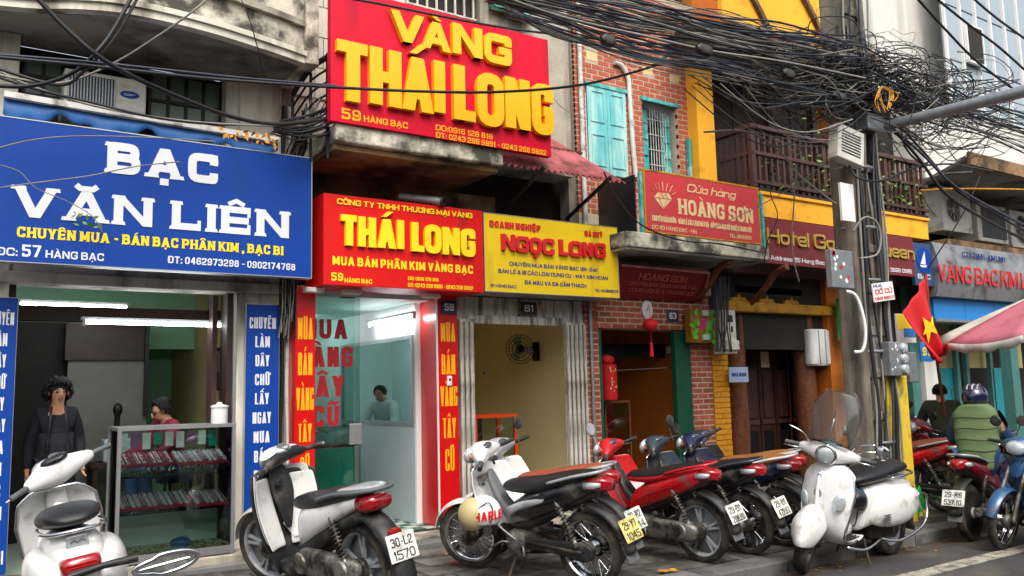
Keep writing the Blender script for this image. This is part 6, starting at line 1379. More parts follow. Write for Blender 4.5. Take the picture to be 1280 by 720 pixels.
def vespa(label, rear, heading, lean=-.1, st=.3, detail=True, z=None, screen=False, crash=False, name='scooter', back_plate=False):
    wb = 1.28; hx = wb/2; r = .245; W_ = 'paint_white'; t = root_at(name, label, 'scooter', rear, heading, wb, lean); S = steer(.45, .85, st, 25)
    wheel(t, -hx+.02, r, .115, 'steel', name='rear_wheel', rimm='paint_silver', rr=.15); wheel(t, hx-.01, r, .11, 'steel', S, name='front_wheel', rimm='paint_silver', rr=.15)
    # rear body: narrow spine plus two swelling cowls
    m = mk(); m.loft([(.07,0,.36,.13,.06,3),(.02,0,.48,.15,.18,3),(-.12,0,.52,.17,.20,3),(-.4,0,.53,.18,.19,3),(-.68,0,.54,.17,.17,3),(-.84,0,.56,.13,.13,3),(-.92,0,.58,.07,.07,2.6)], 22); m.build('rear_body', W_, t, smooth=True, sub=1)
    for sy in (-1, 1):
        m = mk(); m.loft([(-.02,.13*sy,.44,.02,.04),(-.08,.15*sy,.46,.06,.11),(-.25,.16*sy,.48,.105,.165),(-.48,.16*sy,.49,.12,.175),(-.70,.155*sy,.50,.10,.15),(-.86,.13*sy,.52,.06,.09),(-.92,.11*sy,.53,.015,.03)], 20); m.build('side_cowl', W_, t, smooth=True, sub=1)
        m = mk(); [m.box(-.20-.0*k, -.10, sy*.252-.008, sy*.252+.008, .36+.022*k, .368+.022*k) for k in range(5)]; m.build('cowl_vents', 'plastic_grey', t)
    # floor, leg shield in one sheet
    path = [Vector(p) for p in ((.06,.0,.27),(.15,0,.245),(.30,0,.235),(.40,0,.26),(.455,0,.36),(.475,0,.52),(.47,0,.68),(.445,0,.82),(.42,0,.90))]
    wid = [.15,.165,.17,.175,.20,.235,.25,.225,.12]
    sp = spline(path, 3); ws = []
    for i in range(len(wid)-1): ws += [wid[i]+(wid[i+1]-wid[i])*k/3 for k in range(3)]
    ws.append(wid[-1])
    def fs(u, v):
        i = min(len(sp)-1, int(round(u*(len(sp)-1)))); s = v*2-1; p = sp[i]; up_ = max(0, (p.z-.3)/.6)
        return (p.x-.10*s*s*min(1, up_*1.6), s*ws[i], p.z+(.015*s*s if up_ == 0 else 0))
    m = mk(); m.sheet(fs, len(sp)-1, 12); m.build('leg_shield', W_, t, smooth=True, solid=.022, sub=1)
    n = len(sp)-1; edge = [fs(i/n, 0) for i in range(4, n+1)]+[fs(i/n, 1) for i in range(n, 3, -1)]
    m = mk(); m.tube(edge, .013, 8); m.build('shield_trim', 'chrome', t, smooth=True)
    m = mk(); m.box(.03,.36,-.13,.13,.262,.272); [m.box(.05,.34,-.12+.04*k,-.10+.04*k,.272,.279) for k in range(7)]; m.build('floor_mat', 'rubber', t)
    m = mk(); m.loft([(.10,0,.33,.06,.06,2.5),(.16,0,.30,.05,.04,2.5),(.30,0,.285,.04,.03,2.5)], 12); m.build('floor_tunnel', W_, t, smooth=True)
    # horn cover on the outside, glove box inside
    m = mk(); m.loft([(.50,0,.42,.03,.015),(.52,0,.5,.055,.02),(.515,0,.62,.06,.022),(.495,0,.74,.05,.022),(.465,0,.86,.045,.03)], 14, axis='z'); m.build('horn_cover', W_, t, smooth=True, sub=1)
    m = mk(); m.lathe((.535,0,.67), (1,0,.0), [(0,.004),(.038,.004),(.04,0)], 20); o = m.build('round_badge', 'paint_silver', t); m = mk(); [m.box(.5375,.5415,-.026,.026,.648+.011*k,.653+.011*k) for k in range(5)]; m.build('badge_bars', 'plastic_grey', o)
    MB().box(.505,.512,-.02,.02,.79,.83).build('shield_badge', 'blue_bag', t, bevel=.003)
    for sy in (-1, 1):
        m = mk(T(.478,.165*sy,.60) @ RZ(sy*.42) @ RX(-sy*.25)); m.ball((0,0,0), .018, .055, .075, 14, 8); m.build('indicator', 'lens_clear', t, smooth=True)
    m = mk(); m.loft([(.40,0,.50,.16,.13,4),(.34,0,.51,.15,.12,4),(.325,0,.52,.14,.10,4)], 20); m.build('glove_box', W_, t, smooth=True, sub=1)
    m = mk(); m.loft([(.43,0,.74,.06,.05,2.4),(.40,0,.78,.075,.06,2.4),(.37,0,.86,.055,.05,2.4),(.36,0,.92,.05,.04,2.4)], 14); m.build('steering_cover', W_, t, smooth=True, sub=1)
    m = mk(); m.lathe((.335,.0,.76), (-1,0,.15), [(.036,0),(.04,.012),(.03,.016),(.0,.01)], 16); o = m.build('ignition_ring', W_, t, smooth='angle'); m = mk(); m.lathe((.325,.0,.762), (-1,0,.15), [(.022,0),(.02,.01),(0,.012)], 12); m.build('ignition_lock', 'black_metal', o)
    m = mk(); m.lathe((.322,-.09,.62), (-1,0,.05), [(.03,0),(.03,.012),(0,.014)], 14); m.build('bag_hook', 'black_metal', t)
    # headset
    m = mk(S); m.loft([(.31,-.265,1.0,.014,.014),(.315,-.24,1.0,.042,.042),(.34,-.15,1.0,.065,.058),(.38,-.06,1.0,.11,.092),(.39,0,1.0,.12,.102),(.38,.06,1.0,.11,.092),(.34,.15,1.0,.065,.058),(.315,.24,1.0,.042,.042),(.31,.265,1.0,.014,.014)], 18, axis='y'); m.build('headset', W_, t, smooth=True, sub=1)
    m = mk(S); m.lathe((.455,0,.995), (1,0,-.12), [(.086,0),(.092,.02),(.085,.032),(.078,.03)], 24); m.build('headlight_rim', 'chrome', t, smooth='angle'); m = mk(S); m.lathe((.455,0,.995), (1,0,-.12), [(.08,.02),(.06,.04),(.03,.048),(0,.05)], 24); m.build('headlight', 'lens_clear', t, smooth=True)
    m = mk(S); m.ball((.325,0,1.08), .06, .10, .032, 18, 6); o = m.build('speedometer', 'black_metal', t, smooth=True); m = mk(S); m.lathe((.30,0,1.098), (-.45,0,1), [(.045,0),(.044,.006),(0,.008)], 16); m.build('dial', 'plastic_grey', o)
    for sy in (-1, 1):
        m = mk(S); m.tube([(.31,.25*sy,1.0),(.30,.27*sy,1.0),(.285,.37*sy,.995)], [.016,.019,.018], 10); m.lathe((.285,.37*sy,.995), (-.05,sy,0), [(.02,0),(.02,.012),(.012,.02),(.0,.02)], 10); m.build('grip', 'plastic_grey', t, smooth='angle')
        m = mk(S); m.tube([(.33,.235*sy,.985),(.365,.27*sy,.98),(.35,.385*sy,.975)], .007, 6); m.build('brake_lever', 'chrome', t, smooth=True)
        m = mk(S); m.box(.30,.33,.19*sy-.02,.19*sy+.02,1.02,1.045); m.build('switch', 'black_metal', t, bevel=.004)
    # front fender and arm
    m = mk(S)
    def ff(u, v):
        a = R(8+150*u); s = v*2-1; w = .14*math.sin(math.pi*(.12+.80*u))**.6; rr = .335-.17*abs(s)**2.4
        return (hx-.01+rr*math.cos(a)*1.02, s*w, r+rr*math.sin(a))
    m.sheet(ff, 16, 10); m.build('front_fender', W_, t, smooth=True, solid=.01, sub=1)
    m = mk(S); m.tube([(.46,.0,.62),(.55,.07,.40),(.60,.085,.30),(hx-.01,.08,r)], [.03,.028,.028,.03], 10); m.build('front_fork', 'engine_metal', t, smooth=True)
    # seat, rail, tail
    m = mk(); m.loft([(.13,0,.735,.05,.015),(.10,0,.74,.11,.045),(.0,0,.75,.15,.06),(-.18,0,.765,.17,.07),(-.36,0,.79,.175,.074),(-.52,0,.82,.17,.07),(-.70,0,.825,.145,.055),(-.79,0,.815,.10,.035),(-.82,0,.805,.04,.01)], 22); m.build('seat', 'seat_black', t, smooth=True, sub=1)
    m = mk(); m.tube(spline([(-.38,.165,.745),(-.60,.17,.755),(-.80,.135,.76),(-.88,.05,.765),(-.88,-.05,.765),(-.80,-.135,.76),(-.60,-.17,.755),(-.38,-.165,.745)], 4), .011, 8); m.build('seat_rail', 'chrome', t, smooth=True)
    m = mk(); m.loft([(-.87,0,.585,.105,.055,3.5),(-.915,0,.58,.10,.052,3.5),(-.945,0,.578,.075,.04,3)], 18); m.build('tail_light', 'lens_red', t, smooth=True)
    m = mk(); [m.box(-.949,-.944,-.07,.07,.565+.016*k,.568+.016*k) for k in range(3)]; m.build('light_ribs', 'letter_red', t)
    m = mk(T(-.845,0,.695)); m.box(-.01,.012,-.055,.055,-.03,.04); o = m.build('tail_badge', 'paint_silver', t, bevel=.008)
    m = mk(); m.tube(spline([(-.858,.035,.70),(-.86,.015,.712),(-.86,0,.70),(-.86,-.02,.712),(-.858,-.04,.70)], 4), .003, 5); m.build('script_badge', 'plastic_grey', o)
    m = mk(); m.sheet(lambda u, v: (-.86-.10*u, (v*2-1)*.085, .50-.30*u), 4, 3); m.build('rear_fender', 'plastic_grey', t, smooth=True, solid=.01)
    if back_plate: plate(t, ('29-X1', '4521'), T(-.955,0,.30) @ RYm(.3))
    m = mk(); m.lathe((-.30,-.13,.22), (-1,0,.06), [(.03,0),(.06,.04),(.065,.1),(.065,.38),(.045,.43),(.018,.44)], 16); m.build('muffler', 'engine_dark', t, smooth='angle')
    m = mk(); m.box(-.55,-.15,-.10,.10,.2,.34); m.build('engine_block', 'engine_dark', t, bevel=.03)
    m = mk()
    for sy in (-1, 1): m.tube([(-.02,.1*sy,.24),(.0,.17*sy,.02),(.06,.18*sy,.015)], .011, 8)
    m.build('centre_stand', 'engine_dark', t, smooth=True)
    if crash:
        for sy in (-1, 1):
            m = mk(); y = .275*sy; m.tube(spline([(-.10,y*.75,.25),(-.30,y*1.0,.22),(-.62,y*1.02,.27),(-.80,y*.98,.36),(-.86,y*.9,.50),(-.80,y*.95,.58),(-.62,y*1.03,.60)], 5), .012, 8)
            m.tube(spline([(-.80,y*.98,.36),(-.70,y*1.04,.44),(-.62,y*1.03,.60)], 4), .009, 8); m.tube(spline([(.42,y*.75,.235),(.2,y*.9,.2),(-.10,y*.8,.25)], 4), .012, 8); m.build('crash_bar', 'chrome', t, smooth=True)
        for sy in (-1, 1):
            m = mk(S); m.tube(spline([(.33,.16*sy,1.03),(.36,.24*sy,1.12),(.38,.36*sy,1.16)], 4), .007, 6); m.build('screen_bar', 'chrome', t, smooth=True)
        mirror(t, (.33,.20,1.03), (.33,.42,1.10), S, 'chrome', .06)
    if screen:
        m = mk(S)
        def wsf(u, v): s = v*2-1; w = .21*(1-.9*max(0, u-.55)**2)*(.82+.36*math.sin(min(1, u*1.6)*1.57)*.5); return (.47-.18*u-.05*s*s, s*w*math.sqrt(max(.0, 1-max(0, (u-.5)*1.7)**2*.75)), 1.09+.45*u)
        m.sheet(wsf, 14, 14); m.build('windscreen', 'screen_glass', t, smooth=True, solid=.003)
        m = mk(S); m.tube([(.47,0,1.05),(.40,0,1.25),(.35,0,1.38)], .006, 6); m.build('screen_stay', 'chrome', t, smooth=True)
    return t
glassmat('screen_glass', 'dfe5e4', ior=1.35, opac=.03, film='aab2b0')
ROW = []
def G(px, py, z=KH): return P(px, py, Z=z)
# --- V1: white scooter from behind, bottom left
v1 = vespa('white retro scooter seen from behind at the bottom left, black seat, red tail light', Vector((.84, 5.95, KH)), 88, st=.62, lean=-.15); v1.scale = (1.08,)*3
# --- SH: black and white scooter
shs = big_scooter('white and black scooter with plate 30-L2 1570 parked before the red shop', Vector((2.66, 5.92, KH)), 101, plate_=('30-L2', '1570')); shs.scale = (1.04,)*3
# --- row of motorcycles
mA = underbone('white and black motorcycle with a yellow plate, nearest in the row', Vector((4.38, 5.50, KH)), 106, accent='paint_silver', plate_=('29-Y7', '1045'), pm='plate_yellow', fend='paint_white', st=.35, mirrors=False)
ROW.append(mA)
mB = underbone('silver motorcycle with an orange seat and plate 1814, second in the row', Vector((4.76, 5.86, KH)), 105, body='paint_silver', seat='seat_orange', plate_=('30-K2', '1814'), shield='paint_white', headc='paint_silver', wstyle='cast', st=.3, mirrors=False)
ROW.append(mB)
mC = underbone('red and black motorcycle with red seat sides and silver engine, third in the row', Vector((5.78, 5.60, KH)), 98, body='paint_red', seat='seat_black', seat2='seat_red', shield='paint_red', fend='paint_black', plate_=('29-D1', '206.99'), cvt=True, wstyle='cast', st=.3, grab='paint_red', mirrors=False)
ROW.append(mC)
mD = underbone('black motorcycle with a spoked rear wheel and plate 472.97, fourth in the row', Vector((6.36, 5.58, KH)), 97, body='paint_black', shield='paint_slate', fend='paint_black', plate_=('29-U1', '472.97'), cvt=True, grab='paint_slate', headc='paint_slate', st=.3, muf='engine_metal', mirrors=False)
ROW.append(mD)
mE = underbone('dark blue motorcycle with a tan seat and silver trim, fifth in the row', Vector((6.94, 5.64, KH)), 97, body='paint_navy', accent='paint_silver', seat='seat_tan', shield='paint_navy', fend='paint_navy', grab='paint_white', headc='paint_navy', st=.3, muf='paint_silver', mirrors=False)
ROW.append(mE)
mF = underbone('dark slate motorcycle with its headset turned, last in the row beside the white scooter', Vector((7.45, 5.98, KH)), 98, body='paint_slate', seat='seat_tan', shield='paint_black', fend='paint_slate', headc='paint_slate', grab='paint_silver', st=.35, mirrors=False)
ROW.append(mF)
for o in ROW: o.scale = (1.05 if o in (mA, mB) else 1.0,)*3
mirror(mC, (.29, .2, 1.0), (.33, .27, 1.22), None, 'paint_silver'); mirror(mD, (.29, -.2, 1.0), (.33, -.24, 1.2)); mirror(mE, (.29, .2, 1.0), (.34, .25, 1.17)); mirror(mB, (.29, -.2, 1.0), (.33, -.26, 1.18))
# --- V2: white scooter with windscreen
v2 = vespa('white retro scooter with clear windscreen and chrome bars in the gutter', Vector((7.74, 5.08, 0)), 184, st=.42, screen=True, crash=True, lean=-.08)
mG = underbone('red motorcycle with a brown seat standing behind the utility pole', Vector((10.05, 5.75, KH)), 106, body='paint_red', seat='seat_brown', shield='paint_red', fend='paint_red', headc='paint_red', grab='paint_silver', st=.35)
mH = underbone('maroon scooter ridden by the man in the green vest', Vector((9.0, 4.93, 0)), 8, body='paint_maroon', seat='seat_black', shield='paint_maroon', fend='paint_maroon', cvt=True, wstyle='cast', plate_=('29-K6', '537.10'), lean=0, st=0, name='scooter')
mI = underbone('blue motorcycle with a spoked front wheel cut by the right picture edge', Vector((9.98, 4.30, 0)), 172, body='paint_blue', shield='paint_blue', fend='paint_blue', lean=-.08, st=.2)
mJ = underbone('red motorcycle at the bottom right corner, mostly outside the picture', Vector((8.95, 3.98, 0)), -10, body='paint_red', shield='paint_red', fend='paint_red', lean=-.06, st=.1)
mK = underbone('white and brown motorcycle parked before the teal doors at the right edge', Vector((12.6, 6.6, KH)), 150, body='paint_white', seat='seat_brown', shield='paint_white', fend='paint_white', st=.3)
mL = underbone('dark red motorcycle parked behind the green vested rider near the teal post', Vector((11.6, 5.95, KH)), 140, body='paint_maroon', seat='seat_black', shield='paint_maroon', fend='paint_maroon', st=.3)
v2.scale = (1.04,)*3
# ================================================================== utility pole and what hangs on it
PYY = 5.78
pb = P(1096, 600, Y=PYY); ptop = P(1073, 5, Y=PYY)
pole = thing('utility_pole', 'weathered concrete utility pole carrying the great tangle of cables', 'pole', (pb.x, PYY, KH))
H_ = 8.2
def polew(z): return .245-.007*z
core = mk(); core.loft([(0,0,z,polew(z)*.55,.13-.003*z,6) for z in (0,2,4,6,H_)], 16, axis='z'); core.build('pole_core', 'concrete_pole', pole, smooth='angle')
for sx in (-1, 1):
    m = mk(); m.loft([(sx*polew(z),0,z,.05,.15-.003*z,7) for z in (0,2,4,6,H_)], 12, axis='z'); m.build('pole_flange', 'concrete_pole', pole, smooth='angle')
for k in range(17):
    z = .25+k*.47; m = mk(); m.box(-polew(z)+.05, polew(z)-.05, -.15+.003*z, .15-.003*z, z-.05, z+.05); m.build('pole_rung', 'concrete_pole', pole, bevel=.012)
for (dx, dy, r_, m_, w_) in ((.13,-.19,.022,'cable',.03), (.09,-.20,.014,'cable_blue',.04), (-.17,-.18,.022,'cable',.02), (-.2,-.17,.014,'cable_grey',.03), (.04,-.17,.014,'cable_grey',.05), (.23,-.15,.025,'galvanised',.01), (-.05,-.175,.012,'cable',.06), (.16,-.22,.012,'cable_grey',.03)):
    pts = [(dx+w_*math.sin(k*1.3+dx*40), dy+.01*math.sin(k*2.1), .15+k*.55) for k in range(11 if r_ > .02 else 14)]
    m = mk(); m.tube(spline(pts, 4), r_, 8); m.build('riser_cable', m_, pole, smooth=True)
for z in (.9, 1.9, 2.7, 3.3, 4.0): m = mk(); m.tube([(.27*math.cos(a)+.0, .20*math.sin(a), z) for a in [k*math.pi/12 for k in range(24)]], .009, 5, closed=True, flat=2.2); m.build('steel_band', 'galvanised', pole, smooth=True)
px_ = pb.x
def onpole(name, label, cat, xl, yt, yb, xr, Y, depth, m_, bevel=.01, rot=0, yr=None, part='casing'):
    X0, X1, Z0, Z1 = pr(xl, yt, yb, xr, Y, yr); t = thing(name, label, cat, ((X0+X1)/2, Y, Z0)); t.rotation_euler.y = rot; B(part, m_, t, -(X1-X0)/2, (X1-X0)/2, 0, depth, 0, Z1-Z0, bevel); return t, (X1-X0)/2, Z1-Z0
# yellow board at the foot
X0, X1, Z0, Z1 = pr(1113, 470, 600, 1139, 5.62, yr=540)
t = thing('marker_board', 'yellow painted board fixed to the foot of the utility pole', 'board', ((X0+X1)/2, 5.62, KH)); mat('pole_yellow', 'd6b52a', .75, var=.12, dirt=('8a7a3a', .35, 6)); B('panel', 'pole_yellow', t, -(X1-X0)/2, (X1-X0)/2, 0, .12, 0, Z1-KH, .008)
t, w_, h_ = onpole('louvred_box', 'white louvred box tied high on the utility pole', 'box', 1046, 155, 198, 1078, 5.48, .13, 'ac_white', rot=R(8))
for k in range(8): B('louvre', 'black_metal', t, -w_*.75, w_*.7, -.004, .001, h_*(.2+.085*k), h_*(.235+.085*k))
t, w_, h_ = onpole('back_board', 'blank white board on the left side of the pole under the louvred box', 'board', 1052, 228, 275, 1068, 5.56, .03, 'plain_white', bevel=.003)
t, w_, h_ = onpole('sticker_box', 'grey steel box covered with small red and white stickers on the pole', 'box', 1040, 311, 359, 1067, 5.5, .08, 'galvanised')
for k in range(11):
    cx, cz = rnd.uniform(-w_*.8, w_*.7), rnd.uniform(.08, .92)*h_; m = mk(RYm(0)); m.lathe((cx, -.001, cz), (0,-1,0), [(0,.003),(rnd.uniform(.018,.03),.003),(.02,0)], 7); m.build('sticker', ('letter_red', 'plain_white', 'plain_white')[k % 3], t)
t, w_, h_ = onpole('paper_poster', 'small white poster with red and blue print wrapped on the pole', 'poster', 1092, 352, 375, 1118, 5.5, .012, 'plain_white', bevel=0, rot=R(-7))
text('lettering', 'MUA', 'letter_navy', t, -w_*.9, -w_*.1, h_*.78, h_*.93, 0, bold=.25); text('lettering', 'ĐỒ CŨ', 'letter_red', t, -w_*.8, w_*.85, h_*.4, h_*.66, 0, bold=.22); text('lettering', '0912 345 678'.replace('345 678', '683 2'), 'letter_red', t, -w_*.9, w_*.9, h_*.08, h_*.24, 0, bold=.25)
t, w_, h_ = onpole('electric_meters', 'grey meter box with three round glass meters on the right of the pole', 'meter box', 1113, 427, 470, 1137, 5.5, .16, 'galvanised')
for k in range(3): m = mk(); m.lathe((w_*.35, -.002, h_*(.82-.31*k)), (0,-1,0), [(.055,0),(.055,.02),(.045,.035),(.0,.04)], 16); o = m.build('meter_dial', 'lens_clear', t, smooth='angle')
mb = mk(); [mb.ball((rnd.uniform(-w_*.9,-.02), -.001, rnd.uniform(0.05,h_*.95)), .014, .004, .014, 6, 4) for _ in range(9)]; mb.build('stickers', 'plain_white', t, kind='stuff')
t, w_, h_ = onpole('electric_meters', 'second smaller grey box behind the three round meters', 'meter box', 1137, 440, 478, 1147, 5.62, .14, 'galvanised')
t, w_, h_ = onpole('paper_poster', 'yellow and white poster stack behind the red flag beside the pole', 'poster', 1121, 392, 428, 1144, 6.4, .02, 'plain_white', bevel=0)
B('print', 'sign_yellow', t, -w_*.95, w_*.6, -.004, -.001, h_*.45, h_*.98); B('print', 'sky_blue_panel', t, -w_*.3, w_*.95, -.007, -.0045, h_*.2, h_*.5)
t, w_, h_ = onpole('small_sign', 'small blue sign with yellow numerals hanging behind the red flag', 'sign', 1151, 428, 452, 1166, 6.6, .03, 'sky_blue_panel', bevel=.003); text('lettering', '97', 'sign_yellow', t, -w_*.7, w_*.7, h_*.3, h_*.75, 0, bold=.25)
# white hoses
def hose(label, pts, r_, m_, name='hose', cat='hose'):
    m = mk(); m.tube(spline([P(x, y, Y=Y) for x, y, Y in pts], 6), r_, 8); return tag(m.build(name, m_, smooth=True), label, cat)
hose('white plastic hose curling below the sticker box on the pole', [(1058,364,5.5),(1070,370,5.45),(1079,395,5.42),(1082,420,5.42),(1078,438,5.45),(1068,440,5.5)], .018, 'plain_white')
hose('grey cable ring looped round the pole above the sticker box', [(1066,290,5.5),(1080,272,5.42),(1096,278,5.4),(1101,298,5.4),(1096,318,5.42),(1075,323,5.5)], .012, 'cable_grey', 'cable_loop', 'cable')
hose('pale grey conduit hooping up from the brick wall to the cable bundle', [(781,66,7.6),(800,74,7.3),(826,74,6.9),(838,60,6.6),(846,40,6.3),(856,28,6.1)], .022, 'cable_grey', 'conduit', 'pipe')
hose('pale conduit hanging in a hook over the hotel balcony', [(985,88,5.9),(982,110,5.8),(980,128,5.75),(973,139,5.75),(965,137,5.8)], .02, 'cable_grey', 'conduit', 'pipe')
# street lamp arm
la = thing('lamp_arm', 'thick galvanised steel lamp arm reaching from the pole out to the right', 'lamp arm', (pb.x, 5.6, P(1097, 160, Y=5.6).z))
a = P(1097, 160, Y=5.62)-la.location; b_ = P(1300, 109, Y=3.9)-la.location; m = mk(); m.tube([a, a*.5+b_*.5, b_], [.06,.062,.065], 14); m.build('arm_tube', 'galvanised', la, smooth='angle')
m = mk(); m.box(-.05, .30, -.09, .12, -.08, .12); m.build('clamp', 'galvanised', la, bevel=.02)
# flag
fl_ = thing('national_flag', 'red flag with yellow star hanging limp from a bamboo stick beside the pole', 'flag', tuple(P(1156, 345, Y=6.0)))
o3 = fl_.location; tl = P(1156, 343, Y=6.0)-o3; pts = {}
L1 = [P(1156,343,Y=6.0), P(1143,362,Y=5.95), P(1127,391,Y=5.9)]; L2 = [P(1160,350,Y=6.05), P(1170,395,Y=6.1), P(1175,442,Y=6.1)]; 
def flf(u, v):
    a0 = spline(L1, 8); 
    p = a0[min(16, int(round(v*16)))]; q0 = P(1175-8*v, 442+14*math.sin(v*3.1), Y=6.0)
    edge = P(1156+18*u, 343+99*u, Y=6.05); far = P(1127+40*u, 391+64*u, Y=5.9)
    base = edge.lerp(far, v); w_ = .06*math.sin(v*9+u*3)*(.3+u)
    return tuple(base-o3+Vector((.02*math.sin(v*17), w_-.03, -.04*math.sin(u*math.pi)*v)))
m = mk(); m.sheet(flf, 18, 22); m.build('cloth', 'red_cloth', fl_, smooth=True, solid=.004)
st = [flf(u, v) for u, v in ((.42,.30),(.50,.45),(.64,.40),(.56,.52),(.72,.60),(.55,.60),(.52,.74),(.47,.60),(.30,.60),(.44,.5))]
m = mk(); m.add([(x-.0, y-.03, z) for x, y, z in st], [tuple(range(10))]); m.build('star', 'sign_yellow', fl_)
m = mk(); a = P(1155, 340, Y=6.02)-o3; b_ = P(1181, 520, Y=6.1)-o3; m.cyl(a, b_, .014, .02, 8); m.build('stick', 'trunk_wood', fl_, smooth='angle')
# ------------------------------------------------------------------ umbrella
ut = thing('market_umbrella', 'pink and white market umbrella tilted over the right edge of the street', 'umbrella', (10.55, 4.9, 0))
mat('umb_pink', 'a8606f', .7, var=.06, dirt=('a04a5e', .2, 4)); mat('umb_white', 'd2cfc8', .7, var=.06, dirt=('a8a49a', .3, 4)); mat('umb_red', 'a3122f', .7, var=.1)
UM = T(.75, .1, 2.36) @ Matrix.Rotation(R(11), 4, Vector((-.35, -1, 0)).normalized()) @ RZ(R(12))
n_ = 8; Ru = 1.3; hu = .36
def rimp(k, r=Ru, z=0): a = 2*math.pi*k/n_; return Vector((r*math.cos(a), r*math.sin(a), z))
for k in range(n_):
    def cf(u, v, k=k):
        rr = .02+(Ru-.02)*u; p = rimp(k, rr).lerp(rimp(k+1, rr), v); p.z = hu*(1-u)**.9*(1) - .05*math.sin(v*math.pi)*u - .0; return tuple(UM @ p)
    m = mk(); m.sheet(cf, 8, 6); m.build('canopy_panel', 'umb_pink' if k % 2 else 'umb_white', ut, smooth=True, solid=.003)
    def vf(u, v, k=k): p = rimp(k, Ru*1.002).lerp(rimp(k+1, Ru*1.002), v); p.z = -.05*math.sin(v*math.pi)-.002-.10*u+.02*u*math.sin(v*21); return tuple(UM @ p)
    m = mk(); m.sheet(vf, 2, 14); m.build('valance', 'umb_white' if k % 2 else 'umb_red', ut, smooth=True, solid=.003)
    m = mk(); m.tube([UM @ rimp(k, .02, hu-.01), UM @ rimp(k, Ru*.5, hu*.52), UM @ rimp(k, Ru, -.005)], .007, 5); m.build('rib', 'galvanised', ut)
m = mk(); m.cyl(UM @ Vector((0,0,hu+.08)), UM @ Vector((0,0,-.35)), .018); m.cyl(UM @ Vector((0,0,-.3)), (.7,0,0.02), .022); m.build('pole', 'galvanised', ut, smooth='angle'); m = mk(); m.lathe((.7,0,0), (0,0,1), [(.2,0),(.2,.1),(.05,.13),(.03,.3),(0,.3)], 16); m.build('base', 'concrete_pole', ut, smooth='angle')
# ------------------------------------------------------------------ street stall bits behind the pole
st_ = thing('street_stall', 'small cluttered drinks stall table between the pole and the rider', 'stall', tuple(P(1133, 560, Y=6.9))[:2]+(KH,))
B('table_top', 'grey_panel', st_, -.4, .45, 0, .4, .62, .66); [B('leg', 'black_metal', st_, x-.015, x+.015, y-.015, y+.015, 0, .619) for x in (-.36, .4) for y in (.04, .36)]
B('back_board', 'grey_board', st_, -.4, .45, .41, .43, .2, 1.25)
for k, (dx, m_, h_, lab) in enumerate(((-.28, 'green_sheet', .16, 'green tin on the drinks stall'), (-.1, 'orange_paint', .12, 'orange packet on the drinks stall'), (.06, 'sky_blue_panel', .26, 'blue bottle standing on the drinks stall'), (.22, 'plain_white', .2, 'white bottle standing on the drinks stall'), (.35, 'orange_paint', .2, 'orange bottle at the right end of the drinks stall'))):
    t = thing('bottle' if h_ > .15 else 'packet', lab, 'bottle' if h_ > .15 else 'packet', (st_.location.x+dx, st_.location.y+.12, KH+.66)); m = mk(); m.lathe((0,0,0), (0,0,1), [(.045,0),(.048,.02),(.046,h_*.62),(.02,h_*.8),(.018,h_)], 14); m.build('bottle_body', m_, t, smooth='angle'); m = mk(); m.cyl((0,0,h_),(0,0,h_+.02),.022); m.build('cap', 'letter_red' if k % 2 else 'sign_blue', t)
p_ = P(1136, 528, Y=6.75); t = thing('round_sign', 'round blue sign with a yellow stripe on the drinks stall', 'sign', (p_.x, 6.75, p_.z)); m = mk(); m.lathe((0,0,0), (0,-1,0), [(.13,0),(.13,.02),(0,.02)], 24); m.build('disc', 'sky_blue_panel', t); m = mk(); m.bar((-.07,-.024,-.02),(.07,-.024,.03),.03,.004); m.build('stripe', 'sign_yellow', t)
# green carrier bag on the ground right of the white scooter
p_ = P(1156, 655, Z=0); t = thing('carrier_bag', 'green and yellow plastic carrier bag on the road behind the white scooter', 'bag', (p_.x, p_.y+.1, 0))
def bagf(s0):
    m = mk()
    def f(u, v):
        a = 2*math.pi*v; z = .42*u; rr = (.15+.03*math.sin(a*3+u*5))*(1-.55*u**2.2); return (rr*1.1*math.cos(a), rr*.55*math.sin(a), z+.02*math.sin(a*5)*u)
    m.sheet(f, 8, 22); return m
bagf(0).build('bag', 'green_sheet', t, smooth=True, solid=.003); m = mk(); m.prism([(-.12,.03),(.08,.03),(.1,.17),(-.08,.14)], -.105, -.098); m.build('print', 'sign_yellow', t, bevel=.004)
# ================================================================== facades across the street (behind the camera; they shade and are mirrored in the glass)
for i, (x0, x1, h_, m_) in enumerate(((-14, -6.5, 6, 'plaster_cream'), (-6.4, -1, 5.5, 'beige_wall'), (-.9, 4, 6.5, 'offwhite_wall'), (4.1, 9.5, 5.5, 'offwhite_wall'), (9.6, 16, 6.2, 'plaster_cream'), (16.1, 26, 5.5, 'beige_wall'))):
    t = thing('opposite_house', ('cream', 'dark beige', 'off white', 'white', 'buff', 'beige')[i]+' plastered house across the street, behind the viewer', 'building', (x0, -5.5, 0))
    B('wall', m_, t, 0, x1-x0, -6, 0, 0, h_); B('shop_opening', 'dark_wall', t, .6, x1-x0-.6, -.02, .03, .1, 2.7); B('awning', ('awning_blue', 'rust_sheet', 'green_sheet')[i % 3], t, .3, x1-x0-.3, .0, 1.0, 2.85, 2.95)
    for zz in (3.7,):
        for k in range(int((x1-x0)/1.8)): q = B('window', 'window_green', t, .7+k*1.8, 1.7+k*1.8, .0, .05, zz, zz+1.5); B('sill', 'plaster_grey', q, .6+k*1.8, 1.8+k*1.8, 0, .15, zz-.1, zz-.002)
